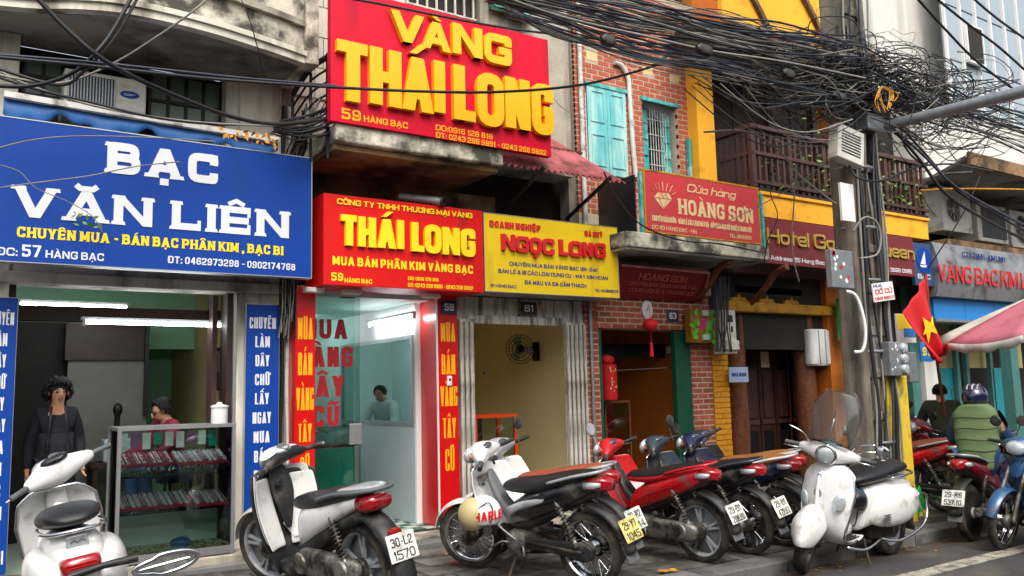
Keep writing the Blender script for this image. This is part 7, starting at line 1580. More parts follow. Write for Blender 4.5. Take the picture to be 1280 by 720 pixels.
# ================================================================== people
mat('denim', '24406b', .85, var=.15, scale=14, bump=.2); mat('vest_green', '566a42', .75, var=.08, scale=6, bump=.15, bscale=40); mat('jacket_blue', '1f3f66', .7, var=.12, bump=.15); mat('olive_cloth', '39402a', .85, var=.15, bump=.2); mat('helmet_navy', '141b3a', .15, var=.1, coat=.9); mat('pale_shirt', 'b9c4c4', .8, var=.08); mat('lips', '8a4540', .5, var=.05); mat('eye_dark', '120d0b', .3, var=0)
def skin(name, nodes, edges, m_, parent, sub=2, extra=None):
    if name == 'body': nodes = {k: (v[:3]+tuple(r_*(.66 if k in ('pel', 'sp', 'ch') else .8 if k[:2] in ('sh', 'el', 'hp', 'kn', 'an', 'to') else 1) for r_ in v[3:])) for k, v in nodes.items()}
    """one continuous surface grown on joints: nodes = {key: (x,y,z,rx,ry)}"""
    keys = list(nodes); idx = {k: i for i, k in enumerate(keys)}
    me = bpy.data.meshes.new(name); me.from_pydata([nodes[k][:3] for k in keys], [(idx[a], idx[b]) for a, b in edges], []); me.update()
    o = link(name, me); o.modifiers.new('skin', 'SKIN'); s = me.skin_vertices[0].data
    for i, k in enumerate(keys): q = nodes[k]; s[i].radius = (q[3], q[4] if len(q) > 4 else q[3]); s[i].use_root = (i == 0)
    md = o.modifiers.new('sub', 'SUBSURF'); md.levels = sub; md.render_levels = sub
    dg = bpy.context.evaluated_depsgraph_get(); dg.update(); ev = bpy.data.meshes.new_from_object(o.evaluated_get(dg)); ev.name = name
    bpy.data.objects.remove(o); o = link(name, ev, parent); ev.materials.clear(); ev.materials.append(MATS[m_]); ev.polygons.foreach_set('use_smooth', [True]*len(ev.polygons)); return o
def hand_nodes(nd, ed, wrist, tag_, d, side, s=1.0, curl=.3):
    """palm with four fingers and a thumb leaving its side"""
    d = Vector(d).normalized(); sv = Vector(side).normalized(); cu = d.cross(sv).normalized(); w = Vector(nd[wrist][:3])
    palm = w+d*.055*s; nd[tag_+'p'] = (*palm, .026*s, .018*s); ed.append((wrist, tag_+'p'))
    for i, (off, L_) in enumerate(((-.024,.066),(-.008,.074),(.008,.07),(.024,.055))):
        k0 = w+d*.095*s+sv*off*s; k1 = k0+(d*.55+cu*curl)*L_*.6*s; k2 = k1+(d*.35+cu*curl*1.4)*L_*.5*s
        for j, q in enumerate((k0, k1, k2)): nd[f'{tag_}{i}{j}'] = (*q, (.0095-.001*j)*s)
        ed += [(tag_+'p', f'{tag_}{i}0'), (f'{tag_}{i}0', f'{tag_}{i}1'), (f'{tag_}{i}1', f'{tag_}{i}2')]
    t0 = w+d*.04*s-sv*.03*s; t1 = t0+(d*.5-sv*.5+cu*.2).normalized()*.035*s
    nd[tag_+'t0'] = (*t0, .011*s); nd[tag_+'t1'] = (*t1, .009*s); ed += [(tag_+'p', tag_+'t0'), (tag_+'t0', tag_+'t1')]
def face(par, c, f, s=1.0, mouth=True):
    """eyes, nose, mouth and ears set on a head centre c that looks along f"""
    f = Vector(f).normalized(); sd_ = f.cross(Vector((0,0,1))).normalized(); up = sd_.cross(f); c = Vector(c)
    def pt(a, b_, d): return c+sd_*a*s+up*b_*s+f*d*s
    m = mk(); 
    m.tube([pt(0,.018,.088), pt(0,-.008,.102), pt(0,-.024,.108), pt(0,-.03,.092)], [.007*s,.010*s,.013*s,.008*s], 8); m.build('nose', 'skin', par, smooth=True)
    for sg in (-1, 1):
        m = mk(); m.ball(pt(sg*.031,.012,.079), .013*s, .011*s, .0065*s, 10, 6); m.build('eye', 'eye_dark', par, smooth=True)
        m = mk(); m.tube([pt(sg*.015,.032,.087), pt(sg*.032,.037,.082), pt(sg*.047,.03,.07)], .004*s, 5); m.build('eyebrow', 'hair', par, smooth=True)
        m = mk(); m.ball(pt(sg*.083,-.002,.0), .012*s, .016*s, .028*s, 8, 6); m.build('ear', 'skin_shade', par, smooth=True)
    if mouth: m = mk(); m.tube([pt(-.024,-.052,.078), pt(-.008,-.049,.088), pt(.008,-.049,.088), pt(.024,-.052,.078)], [.003*s,.0065*s,.0065*s,.003*s], 6); m.build('mouth', 'lips', par, smooth=True)
def hair(par, c, r, f, fluff=.02, cut=.35, seed=0, low=-.5):
    """a cap of many small curls over the skull, open at the face"""
    f = Vector(f).normalized(); c = Vector(c)-f*.012+Vector((0,0,.012)); m = mk(); q = random.Random(seed+3); N_ = 900
    for i in range(N_):
        z = 1-2*(i+.5)/N_; a = i*2.39996; d = Vector((math.sqrt(1-z*z)*math.cos(a), math.sqrt(1-z*z)*math.sin(a), z)); fr = d.dot(f)
        if z < low or (fr > cut and z < .58+.08*math.sin(i*1.7)) or (fr > .05 and z < -.15): continue
        rr = r*(.80+fluff*2.2*mnoise.noise(d*3+Vector((seed,0,0)))+q.uniform(0,.09)); p = c+Vector((d.x*rr, d.y*rr, d.z*rr*1.1)); t_ = d.orthogonal().normalized(); t_ = Matrix.Rotation(q.uniform(0,6.3), 3, d) @ t_
        k = r*.115; m.tube([p-t_*k-d*k*.4, p+d*k*.5, p+t_*k-d*k*.2+Vector((0,0,-k*.5))], [k*.55,k*.75,k*.35], 5)
    m.ball(tuple(c), r*.80, r*.80, r*.86, 16, 10, z0=-.1, z1=1) if 0 else None
    m.ball(tuple(c-f*r*.2+Vector((0,0,r*.12))), r*.74, r*.74, r*.78, 16, 10); return m.build('hair', 'hair', par, smooth=True)
BODY_E = [('pel','sp'),('sp','ch'),('ch','nk'),('nk','hd0'),('hd0','hd1'),('hd1','hd2')]+[e for s in 'LR' for e in ((('ch','sh'+s),('sh'+s,'el'+s),('el'+s,'wr'+s),('pel','hp'+s),('hp'+s,'kn'+s),('kn'+s,'an'+s),('an'+s,'to'+s)))]
def add_head(nd, nk, hd, s=1.0, f=(0,-1,0)):
    f = Vector(f).normalized(); h = Vector(hd); nd['nk'] = (*nk, .062*s); nd['hd0'] = (*(h+f*.012*s+Vector((0,0,-.062*s))), .052*s, .06*s); nd['hd1'] = (*h, .074*s, .083*s); nd['hd2'] = (*(h-f*.01*s+Vector((0,0,.062*s))), .056*s, .066*s)
# ---- woman standing at the left, dark jacket
p_ = P(72, 489, Y=9.15); hz = p_.z; s_ = (hz+.09-.2)/1.63
w1 = thing('person', 'woman in an open dark jacket standing beside the showcase, facing the street', 'person', (p_.x, 9.15, .2))
def q(x, y, z, *r): return (x*s_, y*s_, z*s_)+tuple(v*s_ for v in r)
nd = {'pel': q(0,0,.92,.15,.11), 'sp': q(0,.0,1.08,.14,.10), 'ch': q(0,0,1.26,.16,.11), 'shL': q(.135,.01,1.34,.058), 'shR': q(-.135,.01,1.33,.058), 'elL': q(.20,.05,1.08,.042), 'elR': q(-.215,.03,1.07,.042),
 'wrL': q(.215,-.10,.88,.026), 'wrR': q(-.225,-.03,.83,.026), 'hpL': q(.09,0,.86,.095), 'hpR': q(-.09,0,.86,.095), 'knL': q(.095,-.02,.48,.06), 'knR': q(-.095,.0,.48,.06), 'anL': q(.1,.02,.08,.042), 'anR': q(-.1,.02,.08,.042), 'toL': q(.11,-.11,.04,.035), 'toR': q(-.11,-.11,.04,.035)}
add_head(nd, q(0,0,1.41), q(.005,-.025,1.525), s_, (.15,-1,-.05)); ed = list(BODY_E)
cl = {k: v for k, v in nd.items()}
hand_nodes(nd, ed, 'wrL', 'hl', (0.05,-.35,-1), (0,1,0), s_); hand_nodes(nd, ed, 'wrR', 'hr', (0,-.2,-1), (0,1,0), s_)
skin('body', nd, ed, 'skin', w1)
def cloth(name, nd, keys, grow, m_, par, sub=2, over={}):
    k2 = {k: nd[k][:3]+tuple(v+grow for v in nd[k][3:]) for k in keys}
    for k, v in over.items(): k2[k] = v
    es = [e for e in BODY_E if e[0] in k2 and e[1] in k2]; return skin(name, k2, es, m_, par, sub)
cloth('shirt', cl, ['pel','sp','ch'], .008*s_, 'navy_cloth', w1); cloth('jacket', cl, ['sp','ch','shL','shR','elL','elR','wrL','wrR'], .016*s_, 'olive_cloth', w1).data.materials[0] = MATS['navy_cloth']
cloth('trousers', cl, ['pel','hpL','hpR','knL','knR','anL','anR'], .012*s_, 'navy_cloth', w1)
m = mk(); m.loft([q(0,0,.76)+(.175*s_,.13*s_,2.3), q(0,0,.88)+(.18*s_,.135*s_,2.3), q(0,0,1.02)+(.155*s_,.125*s_,2.3), q(0,0,1.16)+(.15*s_,.12*s_,2.3)], 22, axis='z'); m.v = [(a+.012*mnoise.noise(Vector((a*9,b*9,c*6))), b+.02*mnoise.noise(Vector((a*9+4,b*9,c*6))), c) for a, b, c in m.v]; m.build('jacket_hem', 'navy_cloth', w1, smooth=True)
for sg in (-1, 1): m = mk(); m.tube([q(sg*.055,-.125,1.40), q(sg*.07,-.150,1.25), q(sg*.085,-.150,1.05), q(sg*.09,-.145,.88)], .012*s_, 6, flat=.5); m.build('jacket_edge', 'plastic_black', w1, smooth=True)
hd = q(.005,-.025,1.525); face(w1, hd, (.15,-1,-.05), s_); hair(w1, hd, .132*s_, (.15,-1,-.05), .06, .35, 1, -.55)
# ---- seated figure builder
def seated(label, loc, rz, s, seat_z, head_tilt=0, lean_=.1, shirt='maroon_cloth', trous='denim', arms='fwd', hairon=True, skinm='skin', hand_z=None, female=False):
    t = thing('person', label, 'person', loc, rz); b = seat_z/s     # local: faces +x
    def q(x, y, z, *r): return (x*s, y*s, z*s)+tuple(v*s for v in r)
    L_ = lean_
    nd = {'pel': q(0,0,b+.10,.15,.13), 'sp': q(L_*.3,0,b+.26,.145,.11), 'ch': q(L_*.8,0,b+.42,.165,.12), 'shL': q(L_*.95,.185,b+.53,.07), 'shR': q(L_*.95,-.185,b+.53,.07)}
    hz_ = (hand_z/s if hand_z else b+.22)
    for k, y in (('L',1),('R',-1)):
        nd['el'+k] = q(L_+.10,.275*y,b+.28,.055); nd['wr'+k] = q(L_+.33,.26*y,hz_,.032); nd['hp'+k] = q(.04,.10*y,b+.07,.10); nd['kn'+k] = q(.42,.15*y,b+.06,.065); nd['an'+k] = q(.38,.16*y,max(.08,b-.36),.045); nd['to'+k] = q(.52,.16*y,max(.04,b-.42),.038)
    hv = Vector((math.cos(head_tilt),0,-math.sin(head_tilt))); hc = (L_*1.25+.05*math.sin(head_tilt)+.02, 0, b+.715-.03*math.sin(head_tilt))
    add_head(nd, q(L_*1.05,0,b+.63), q(*hc), s, hv); ed = list(BODY_E); cl = dict(nd)
    hand_nodes(nd, ed, 'wrL', 'hl', (1,0,-.2), (0,-1,0), s, .5); hand_nodes(nd, ed, 'wrR', 'hr', (1,0,-.2), (0,1,0), s, .5)
    skin('body', nd, ed, skinm, t); cloth('shirt', cl, ['pel','sp','ch','shL','shR','elL','elR','wrL','wrR'], .018*s, shirt, t); cloth('trousers', cl, ['pel','hpL','hpR','knL','knR','anL','anR'], .014*s, trous, t)
    for k in 'LR': a = Vector(cl['an'+k][:3]); b2 = Vector(cl['to'+k][:3]); m = mk(); m.loft([(a.x-.05*s,a.y,a.z-.03*s,.04*s,.035*s),(a.x+.03*s,a.y,a.z-.02*s,.045*s,.05*s),(b2.x,b2.y,b2.z-.005*s,.045*s,.03*s),(b2.x+.05*s,b2.y,b2.z-.01*s,.03*s,.018*s)], 12); m.build('shoe', 'black_metal', t, smooth=True, sub=1)
    c = q(*hc); face(t, c, hv, s)
    if hairon: hair(t, c, (.115 if female else .1)*s, hv, .03 if female else .015, .38, 3 if female else 5, -.35)
    return t, cl, c
p_ = P(219, 505, Y=9.35)
w2, _, hc = seated('seated woman with dark pinned hair and glasses in a maroon shirt, head bowed', (p_.x+.02, 9.35, .2), R(195), .95, p_.z-.2-.72, head_tilt=.6, lean_=.12, female=True)
m = mk(); c = Vector(hc); 
for sg in (-1, 1): m.tube([c+Vector((.062,sg*.032,-.03))+Vector((0,math.cos(a)*.022,math.sin(a)*.018)) for a in [k*.524 for k in range(12)]], .003, 4, closed=True)
m.tube([c+Vector((.06,-.054,-.03)), c+Vector((-.02,-.09,.0))], .003, 4); m.tube([c+Vector((.06,.054,-.03)), c+Vector((-.02,.09,.0))], .003, 4); m.build('glasses', 'black_metal', w2)
m = mk(); m.ball(tuple(c+Vector((-.05,0,.10))), .075, .075, .05, 14, 8); m.build('hair_bun', 'hair', w2, smooth=True)
t = thing('stool', 'dark wooden stool under the seated woman', 'stool', (w2.location.x, 9.35, .2)); sz = p_.z-.2-.72
m = mk(); m.lathe((0,0,sz-.04), (0,0,1), [(.17,0),(.17,.03),(0,.035)], 18); m.build('seat', 'dark_wood', t, smooth='angle'); [MB().cyl((.11*math.cos(a),.11*math.sin(a),sz-.04),(.15*math.cos(a),.15*math.sin(a),0),.015).build('leg', 'dark_wood', t) for a in (.8,2.4,4,5.5)]
# ---- man at the laptop, seen in the mirror of the red shop
pv = P(478, 487, Y=11.2); rx = 2*(XW-.012)-pv.x
m3, _, _ = seated('dark haired man bent over a laptop, seen in the mirror of the red shop', (rx-.1, 11.2, .2), R(-30), .98, pv.z-.2-.74, head_tilt=.5, lean_=.15, shirt='pale_shirt', trous='navy_cloth')
t = thing('office_desk', 'office desk with white top deep in the red shop', 'desk', (rx+.45, 10.95, .2)); B('desk_top', 'plain_white', t, -.35, .35, -.5, .4, .70, .74); [B('leg', 'grey_panel', t, x-.02, x+.02, y-.02, y+.02, 0, .699) for x in (-.3,.3) for y in (-.45,.35)]
t = thing('laptop', 'open silver laptop on the desk, reflected in the mirror', 'laptop', (rx+.4, 10.9, .94)); t.rotation_euler.z = R(-30); B('keyboard', 'aluminium', t, -.12, .12, -.17, .17, .001, .02, .004)
m = mk(T(.12,0,.02) @ RYm(R(15))); m.box(-.005,.01,-.17,.17,0,.23); m.build('screen_lid', 'aluminium', t, bevel=.004)
# ---- rider with green vest
rid, cl, hc = seated('man in a green quilted vest, blue sleeves and helmet riding the maroon scooter', (9.36, 4.98, 0), R(17), 1.0, .73, lean_=.06, shirt='jacket_blue', trous='denim', hairon=False, hand_z=.98)
m = mk(); secs = []
for k in range(25):
    z = .70+.70*k/24; u = k/24; w_ = .175+.045*math.sin(u*math.pi*.62)-(.10*max(0,(u-.84)/.16)**1.8); puff = .007*abs(math.sin(u*math.pi*5.5)); secs.append((.0+.06*u, 0, z, .145-.03*u+puff, w_+puff, 2.8))
def lv(secs, n=28):
    vs = []
    for x,y,z,hx_,hy_,e in secs:
        for j in range(n): a = 2*math.pi*j/n; ct, st2 = math.cos(a), math.sin(a); vs.append((x+hx_*math.copysign(abs(ct)**(2/e),ct), y+hy_*math.copysign(abs(st2)**(2/e),st2), z))
    k = len(secs); return vs, [(i*n+j, i*n+(j+1)%n, (i+1)*n+(j+1)%n, (i+1)*n+j) for i in range(k-1) for j in range(n)]+[tuple(range(n))[::-1], tuple((k-1)*n+j for j in range(n))]
m.add(*lv(secs, 44)); m.v = [(a*(1+.05*mnoise.noise(Vector((a*7,b*7,c*5)))), b*(1+.07*mnoise.noise(Vector((a*6+3,b*6,c*5))))+.008*mnoise.noise(Vector((a*18,b*18,c*22))), c+.012*mnoise.noise(Vector((a*8,b*8+5,c*3)))) for a, b, c in m.v]; m.build('quilted_vest', 'vest_green', rid, smooth=True)
for k in range(3, 23, 4):
    x, y, z, a_, b_, e = secs[k]; m = mk(); m.tube([(x+(a_+.002)*math.copysign(abs(math.cos(t_))**(2/e), math.cos(t_)), (b_+.002)*math.copysign(abs(math.sin(t_))**(2/e), math.sin(t_)), z+.006*math.sin(t_*5)) for t_ in [2*math.pi*j/36 for j in range(36)]], .0045, 5, closed=True); m.build('quilt_seam', 'olive_cloth', rid, smooth=True)
m = mk(); m.add(*lv([(.045,0,1.36,.085,.10,2.2),(.05,0,1.40,.08,.09,2.2),(.055,0,1.455,.07,.078,2.2)], 20)); m.build('vest_collar', 'vest_green', rid, smooth=True)
def helmet(parent, c, r, m_, name='helmet_shell', visor=True, rz=0):
    M = T(*c) @ RZ(rz); m = mk(M); m.ball((0,0,0), r*1.12, r*.95, r, 24, 10, z0=-.42, z1=1); o = m.build(name, m_, parent, smooth=True, solid=.012)
    if visor: m = mk(M); m.sheet(lambda u, v: ((r*1.1+.07*u)*math.cos((v-.5)*1.9), r*.98*math.sin((v-.5)*1.9), .0-.02*u+.015*math.cos((v-.5)*3)), 3, 8); m.build('visor', 'black_metal', parent, smooth=True, solid=.006)
    return o
hm = thing('helmet', 'glossy dark blue helmet with silver stripes on the rider in the green vest', 'helmet', (0,0,0)); hm.matrix_world = rid.matrix_basis.copy() @ T(hc[0], hc[1], hc[2]+.03)
helmet(hm, (0,0,0), .135, 'helmet_navy')
for sg in (-1, 0, 1): m = mk(); m.tube([(.15*1.02*math.cos(a), sg*.05+.0, .14*math.sin(a)) for a in [R(25+12*k) for k in range(11)]], .008 if sg else .012, 5, flat=.4); m.build('stripe', 'paint_silver', hm, smooth=True)
# ---- second man in olive behind
p2 = P(1180, 492, Y=6.3)
m2_, cl2, hc2 = seated('man in an olive jacket sitting on a motorcycle behind the green vested rider', (p2.x-.05, 6.3, KH), R(35), .97, .72, head_tilt=.3, lean_=.2, shirt='olive_cloth', trous='navy_cloth', hand_z=.95)
# ================================================================== loose helmets
hA = thing('helmet', 'white helmet lettered in red hanging from the nearest white motorcycle', 'helmet', tuple(P(604, 642, Y=6.15)))
m = mk(); m.ball((0,0,0), .128, .128, .125, 26, 14, z0=-.55, z1=1); m.M = Matrix(); o = m.build('helmet_shell', 'plain_white', hA, smooth=True, solid=.01)
m = mk(); m.ball((-.075,.02,.0), .105, .115, .118, 20, 10); mat('cream_plastic', 'b8a878', .5, var=.1); m.build('helmet_lining', 'cream_plastic', hA, smooth=True)
mb = MB(); s = 'HARLEY'; tw = .26; R0 = .1295
for ch, x, W_ in layout(s, tw, .058, .0125, .006):
    def f(xx, zz, yy, x=x): a = (x+xx-tw/2)/R0-.02; b_ = (zz-.035)/R0+.06-.14*(x+xx-tw/2)/tw*-1; rr = R0+.012-yy*1.0; return (rr*math.cos(b_)*math.sin(a), -rr*math.cos(b_)*math.cos(a), rr*math.sin(b_))
    put_polys(mb, letter_polys(ch, W_, .0125, .058), 0, 0, .001, f=lambda xx, zz, yy, f=f: f(xx, zz, yy))
mb.build('lettering', 'letter_red', hA)
m = mk(); m.tube(spline([(-.09,-.08,.05),(-.03,-.12,.09),(.0,-.13,.03),(-.02,-.125,-.05)], 5), .005, 6); m.build('strap', 'black_metal', hA, smooth=True)
hB = thing('helmet', 'blue and black helmet hanging under the seat of the white scooter with windscreen', 'helmet', tuple(P(1066, 626, Y=4.93))); hB.rotation_euler = (.5, .3, .4)
helmet(hB, (0,0,0), .13, 'paint_black'); m = mk(); m.ball((.0,0,.0), .149, .127, .137, 20, 8, z0=.25, z1=.85); m.build('blue_crown', 'blue_bag', hB, smooth=True)
m = mk(); m.tube(spline([(-.1,-.1,-.05),(-.02,-.12,-.16),(.08,-.09,-.19),(.1,-.05,-.06)], 5), .006, 6); m.build('strap', 'black_metal', hB, smooth=True)
hA.scale = (1.15,)*3
# silver mirror and arm poking in at the bottom left
mm = thing('loose_mirror', 'chrome framed mirror on a black stalk at the bottom beside the left scooter', 'mirror', tuple(P(150, 705, Y=5.0)))
o3 = mm.location; a = P(85, 722, Y=5.0)-o3; b_ = P(172, 697, Y=5.0)-o3; m = mk(); m.tube([a, (a+b_)/2+Vector((0,0,.01)), b_], [.022,.018,.022], 12); m.build('stalk', 'plastic_black', mm, smooth='angle')
c = P(208, 704, Y=4.98)-o3; dv = (P(246, 694, Y=4.98)-o3-c).normalized(); up = Vector((0,-.4,1)).cross(dv).cross(dv)*-1; up.normalize()
m = mk(); pts = [c+dv*math.cos(a_)*.165+up*math.sin(a_)*(.06 if math.cos(a_) > -.3 else .045) for a_ in [k*math.pi/14 for k in range(28)]]; m.tube(pts, .013, 8, closed=True); m.build('chrome_frame', 'chrome', mm, smooth=True)
m = mk(); m.add([tuple(p) for p in pts], [tuple(range(28))]); m.build('mirror_glass', 'mirror_glass', mm); m = mk(); m.tube([c-dv*.14, c+dv*.12], .008, 6); m.build('bar', 'chrome', mm)
# ================================================================== cables
def pcable(pts, r_, m_='cable', jit=0, jy=0, n=5, mb=None, seg=5, seed=None):
    q = []
    dy = rnd.uniform(-jy, jy)
    for x, y, Y in pts: q.append(P(x+rnd.uniform(-jit, jit), y+rnd.uniform(-jit, jit), Y=Y+dy))
    q = spline(q, seg); m = mb or mk(); m.tube(q, r_, n, cap=False); return m
def one(label, pts, r_=.012, m_='cable', seg=7, name='overhead_cable'):
    m = pcable(pts, r_, seg=seg, n=6); return tag(m.build(name, m_, smooth=True), label, 'cable')
CY = 5.6
one('thick black cable crossing the two crimson sign words and rising to the brick house', [(-20,70,6.4),(110,82,6.4),(260,98,6.4),(400,108,6.4),(520,114,6.4),(620,115,6.3),(720,107,6.2),(800,88,6.0),(880,60,5.9),(960,30,5.8)], .013)
one('second cable running just above the long black one across the left balcony', [(-20,67,6.42),(120,78,6.42),(300,97,6.42),(420,107,6.42)], .009, 'cable_blue')
one('black cable looping along the top edge of the crimson sign', [(400,-8,6.9),(470,4,6.9),(560,22,6.9),(640,36,6.8),(740,48,6.6),(820,55,6.4),(930,60,6.1),(1060,66,5.7)], .012)
one('thick black cable falling from the top left corner to the ledge by the red sign', [(40,-10,6.3),(75,28,6.3),(120,68,6.3),(165,95,6.4),(225,122,6.6),(290,146,6.9),(345,155,7.2),(400,150,7.6)], .018)
one('paired black cable arching from the top down behind the left balcony', [(168,-10,6.4),(140,40,6.4),(118,68,6.4),(100,85,6.5),(70,100,6.6),(30,108,6.7),(-20,106,6.8)], .016)
one('second strand of the arching pair at the left balcony', [(176,-10,6.42),(148,40,6.42),(124,70,6.42),(104,90,6.5),(72,106,6.6),(-20,80,6.8)], .012)
one('brown cable slanting down from the top to the left air conditioner', [(262,-5,6.3),(240,15,6.3),(190,50,6.5),(140,80,6.7),(80,103,6.9),(20,98,7),(-20,88,7)], .009, 'cable_grey')
one('brownish cable sagging over the blue awning rail', [(-20,72,7.6),(10,95,7.6),(60,115,7.6),(130,135,7.6),(220,150,7.6),(300,156,7.7),(390,158,7.9)], .010, 'cable_grey')
one('dark cable sagging over the blue awning rail to the ledge', [(-20,90,7.5),(40,110,7.5),(110,127,7.5),(200,148,7.5),(290,156,7.7),(400,152,7.9)], .011)
one('pale wire drooping across the top of the blue signboard', [(-10,187,7.8),(40,175,7.8),(100,170,7.8),(190,172,7.8),(270,177,7.8)], .0055, 'cable_grey')
one('pale wire crossing the white words of the blue signboard', [(-10,236,7.8),(40,229,7.8),(110,220,7.8),(170,208,7.8),(225,202,7.8)], .0055, 'cable_grey')
one('thin wire curling down over the letters of the blue signboard', [(0,206,7.85),(25,215,7.85),(45,235,7.85),(85,252,7.85),(115,270,7.85),(128,290,7.85)], .004, 'cable_grey')
one('thin dark wire hanging on a hook from the left balcony', [(300,-5,7.3),(312,25,7.3),(322,60,7.4),(332,100,7.6)], .005)
one('yellow cable running level over the shop at the right', [(1150,238,5.9),(1185,236,5.8),(1230,236,5.6),(1290,237,5.4)], .011, 'dry_leaf')
one('pale wire slanting across the dull red sign with the diamond', [(1045,192,6.2),(1000,228,6.4),(940,262,6.8),(880,290,7.2),(845,307,7.5)], .006, 'cable_grey')
one('second pale wire crossing the hotel balcony the other way', [(880,165,6.4),(935,165,6.2),(975,190,6.1),(1000,220,6.0),(1045,255,5.8)], .012, 'cable_grey')
one('grey wire hanging before the hotel sign', [(995,215,6.5),(992,260,6.5),(990,300,6.5),(993,328,6.5),(999,352,6.5)], .009, 'cable_grey')
one('dark wire hanging beside the dull red sign with the diamond', [(968,205,6.9),(963,240,6.9),(972,270,6.9),(960,300,7.0),(955,330,7.2)], .007)
one('black diagonal cable leaving the top edge for the right, lower one', [(1135,-15,5.0),(1180,35,5.1),(1225,80,5.2),(1290,128,5.3)], .016)
one('black diagonal cable leaving the top edge for the right, middle one', [(1160,-10,4.6),(1210,30,4.6),(1250,60,4.6),(1300,105,4.6)], .014)
one('black diagonal cable leaving the top edge for the right, upper one', [(1210,-8,4.6),(1245,22,4.6),(1300,62,4.6)], .014, 'cable_blue')
one('thin white wire below the crimson sign hooked to the shutter', [(690,120,7.6),(700,132,7.6),(715,142,7.7),(735,150,8.0)], .004, 'cable_grey')
one('dark cable hanging from the ledge of the dull red sign to the awning strut', [(755,215,7.5),(770,245,7.5),(800,280,7.5),(850,300,7.55),(900,305,7.6),(950,315,7.6)], .010)
for i, (pts, lab) in enumerate((([(1120,165,5.4),(1150,200,5.3),(1180,240,5.2),(1220,268,5.1),(1300,310,4.9)], 'first'), ([(1115,160,5.4),(1152,192,5.3),(1188,228,5.2),(1225,252,5.1),(1300,292,4.9)], 'second'), ([(1125,158,5.4),(1160,196,5.3),(1196,238,5.2),(1235,262,5.1),(1300,300,4.9)], 'third'))):
    one('heavy black cable curving down under the lamp arm, %s from below' % lab, pts, .017-.002*i, 'cable' if i != 1 else 'cable_blue')
one('black cable loop under the lamp arm leading to the air conditioners', [(1128,150,5.5),(1128,175,5.5),(1140,195,5.5),(1158,206,5.6),(1185,205,5.8),(1208,208,6.2),(1240,214,6.6)], .013)
one('grey cable loop dropping behind the metal sign from the canopy', [(1215,215,6.0),(1175,218,6.2),(1155,230,6.4),(1156,250,6.5),(1170,270,6.6)], .012, 'cable_grey')
one('dark wire falling from the canopy to the sailboat sign', [(1225,220,6.4),(1210,255,6.5),(1190,290,6.7),(1160,335,7.0)], .009)
one('black cable slung round the utility pole at balcony height', [(1060,205,5.6),(1072,222,5.45),(1100,226,5.4),(1130,215,5.45),(1160,203,5.6)], .014)
# the great bundle along the street, too many strands to count
mbs = [mk(), mk(), mk()]
for i in range(100):
    u = rnd.random(); b3 = mbs[rnd.choice((0,0,0,1,1,2,2))]
    y0 = -36+u*56; x0 = 560+u*80; sag = rnd.uniform(-6, 14)
    pcable([(x0, y0, CY+.2), (700+rnd.uniform(-15,15), y0+16+u*12+sag*.3, CY+.2), (800, y0+35+u*22+sag, CY+.15), (900, 18+u*74+sag*1.3, CY+.1), (985, 34+u*80+sag*1.2, CY), (1070, 48+u*88, CY)], rnd.choice((.003,.004,.006,.008,.011)), jit=rnd.choice((4, 7, 12)), jy=.4, mb=b3, n=5)
for i in range(46):
    u = rnd.random(); b3 = mbs[rnd.choice((0,0,0,1,2))]
    pcable([(1075, 60+u*66, CY), (1120, 82+u*50, CY-.05), (1175, 108+u*44+rnd.uniform(-8,8), CY-.1), (1230, 128+u*44+rnd.uniform(-8,8), CY-.2), (1310, 140+u*66, CY-.4)], rnd.choice((.003,.004,.006,.008,.01)), jit=9, jy=.3, mb=b3, n=5)
for i in range(60):   # slack strands that droop below the bundle
    xa = rnd.uniform(860, 1010); xb = rnd.uniform(1040, 1090); yy = rnd.uniform(70, 120); d = rnd.uniform(10, 75); b3 = mbs[rnd.choice((0,1,2,2))]
    pcable([(xa, yy, CY+.1), ((xa*2+xb)/3, yy+d*.8, CY+.05), ((xa+2*xb)/3, yy+d, CY), (xb, yy+rnd.uniform(0,60), CY)], rnd.uniform(.004, .009), jit=9, jy=.35, mb=b3, n=4)
for i in range(40):
    xa = rnd.uniform(1080, 1120); xb = rnd.uniform(1130, 1285); yy = rnd.uniform(100, 160); b3 = mbs[rnd.choice((0,1,2))]
    pcable([(xa, yy, CY), ((xa*2+xb)/3, yy+rnd.uniform(10,50), CY), ((xa+2*xb)/3, yy+rnd.uniform(0,60), CY-.1), (xb, yy+rnd.uniform(-20,50), CY-.2)], rnd.uniform(.004, .009), jit=9, jy=.3, mb=b3, n=4)
for b3, m_, lab in zip(mbs, ('cable', 'cable_blue', 'cable_grey'), ('countless black cables bundled along the street above the signs', 'blue black cables woven through the bundle above the street', 'weathered grey cables woven through the bundle above the street')):
    tag(b3.build('cable_bundle', m_, smooth=True), lab, 'cables', kind='stuff')
mbs = [mk(), mk(), mk()]
for i in range(230):   # wild loops round the pole head and to its right
    cx = rnd.choice((rnd.gauss(1085, 40), rnd.gauss(1135, 38), rnd.uniform(1060, 1240), rnd.gauss(1020, 40))); cy = 98+(cx-1080)*.22+rnd.gauss(0, 22); b3 = mbs[rnd.choice((0,0,0,1,2))]
    a0 = rnd.uniform(0, 6.28); rr = rnd.uniform(8, 34); pts = []
    for k in range(rnd.choice((5, 6, 7))): a0 += rnd.uniform(.6, 1.3); pts.append((cx+rr*1.5*math.cos(a0)+rnd.uniform(-6,6), cy+rr*.8*math.sin(a0)+rnd.uniform(-5,5), CY+rnd.uniform(-.35,.3)))
    pcable(pts, rnd.uniform(.003, .008), mb=b3, n=4, seg=4)
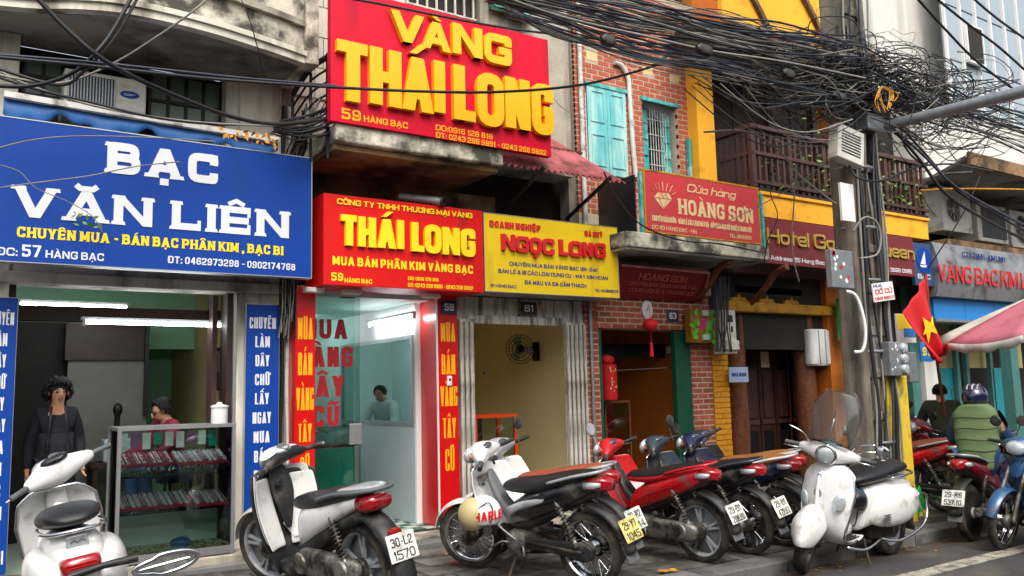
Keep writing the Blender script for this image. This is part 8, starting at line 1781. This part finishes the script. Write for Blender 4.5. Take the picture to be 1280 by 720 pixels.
for b3, m_, lab in zip(mbs, ('cable', 'cable_grey', 'cable_blue'), ('wild tangle of black wire loops round the head of the utility pole', 'pale wire loops mixed into the tangle round the pole head', 'dark blue wire loops mixed into the tangle round the pole head')):
    tag(b3.build('cable_tangle', m_, smooth=True), lab, 'cables', kind='stuff')
m = mk()
for i in range(5): pcable([(1100+i*2,140,5.3),(1096+i,125,5.3),(1102,110,5.3),(1112+i*2,118,5.3),(1110,135,5.3)], .006, mb=m, jit=3)
tag(m.build('cable_loop', 'dry_leaf', smooth=True), 'yellow wire loops hanging in the tangle just right of the pole', 'cable', kind='stuff')
m = [mk(), mk()]
for i in range(34):   # cords in the recess between the blue and the red shop and on the ledge
    x = rnd.uniform(350, 372); pcable([(rnd.uniform(365,410), rnd.uniform(120,165), 7.9), (x+10, 185, 8.2), (x+rnd.uniform(-8,6), 230, 8.35), (x, 300, 8.35), (x+rnd.uniform(-5,5), 360, 8.38), (x+rnd.uniform(-4,4), rnd.uniform(390,430), 8.4)], rnd.uniform(.004, .011), mb=m[i % 3 == 0], jit=3, jy=.05, n=4)
for i in range(16):
    pcable([(345+rnd.uniform(-6,6), 152+i, 7.6), (370, 150+i*1.5, 7.7), (398, 142+i*2, 7.75), (412, 136+i*2, 7.8)], rnd.uniform(.006,.014), mb=m[0], jit=4, n=5)
tag(m[0].build('cable_cluster', 'cable', smooth=True), 'dark cords hanging down the recess between the blue and red signs', 'cables', kind='stuff'); tag(m[1].build('cable_cluster', 'cable_grey', smooth=True), 'pale cords hanging down the recess between the blue and red signs', 'cables', kind='stuff')
m = mk()
for i in range(12): x = 893+i*1.6; pcable([(x+rnd.uniform(-3,3), 345, 8.15), (x, 372, 8.15), (x+rnd.uniform(-3,3), 405, 8.12), (x+rnd.uniform(-4,8), 440, 8.12)], rnd.uniform(.006,.014), mb=m, n=5)
tag(m.build('cable_cluster', 'cable', smooth=True), 'black cords hanging over the white meter box of the hotel', 'cables', kind='stuff')
for k, (x, y, w_) in enumerate(((760, 50, .16), (880, 62, .2), (985, 92, .18), (1048, 120, .22), (1165, 132, .2))):
    q0 = P(x, y, Y=CY-.3); t = thing('splice_box', ('small black cable splice box above the brick house', 'black cable splice box above the yellow pillar', 'black cable splice box over the hotel balcony', 'black cable splice box just left of the pole head', 'black cable splice box right of the pole over the lamp arm')[k], 'splice box', tuple(q0)); m = mk(); m.loft([(-w_/2,0,0,.02,.02),(-w_/2+.03,0,0,.04,.045,4),(w_/2-.03,0,-.01,.04,.045,4),(w_/2,0,-.01,.02,.02)], 10); m.build('casing', 'plastic_black', t, smooth='angle')
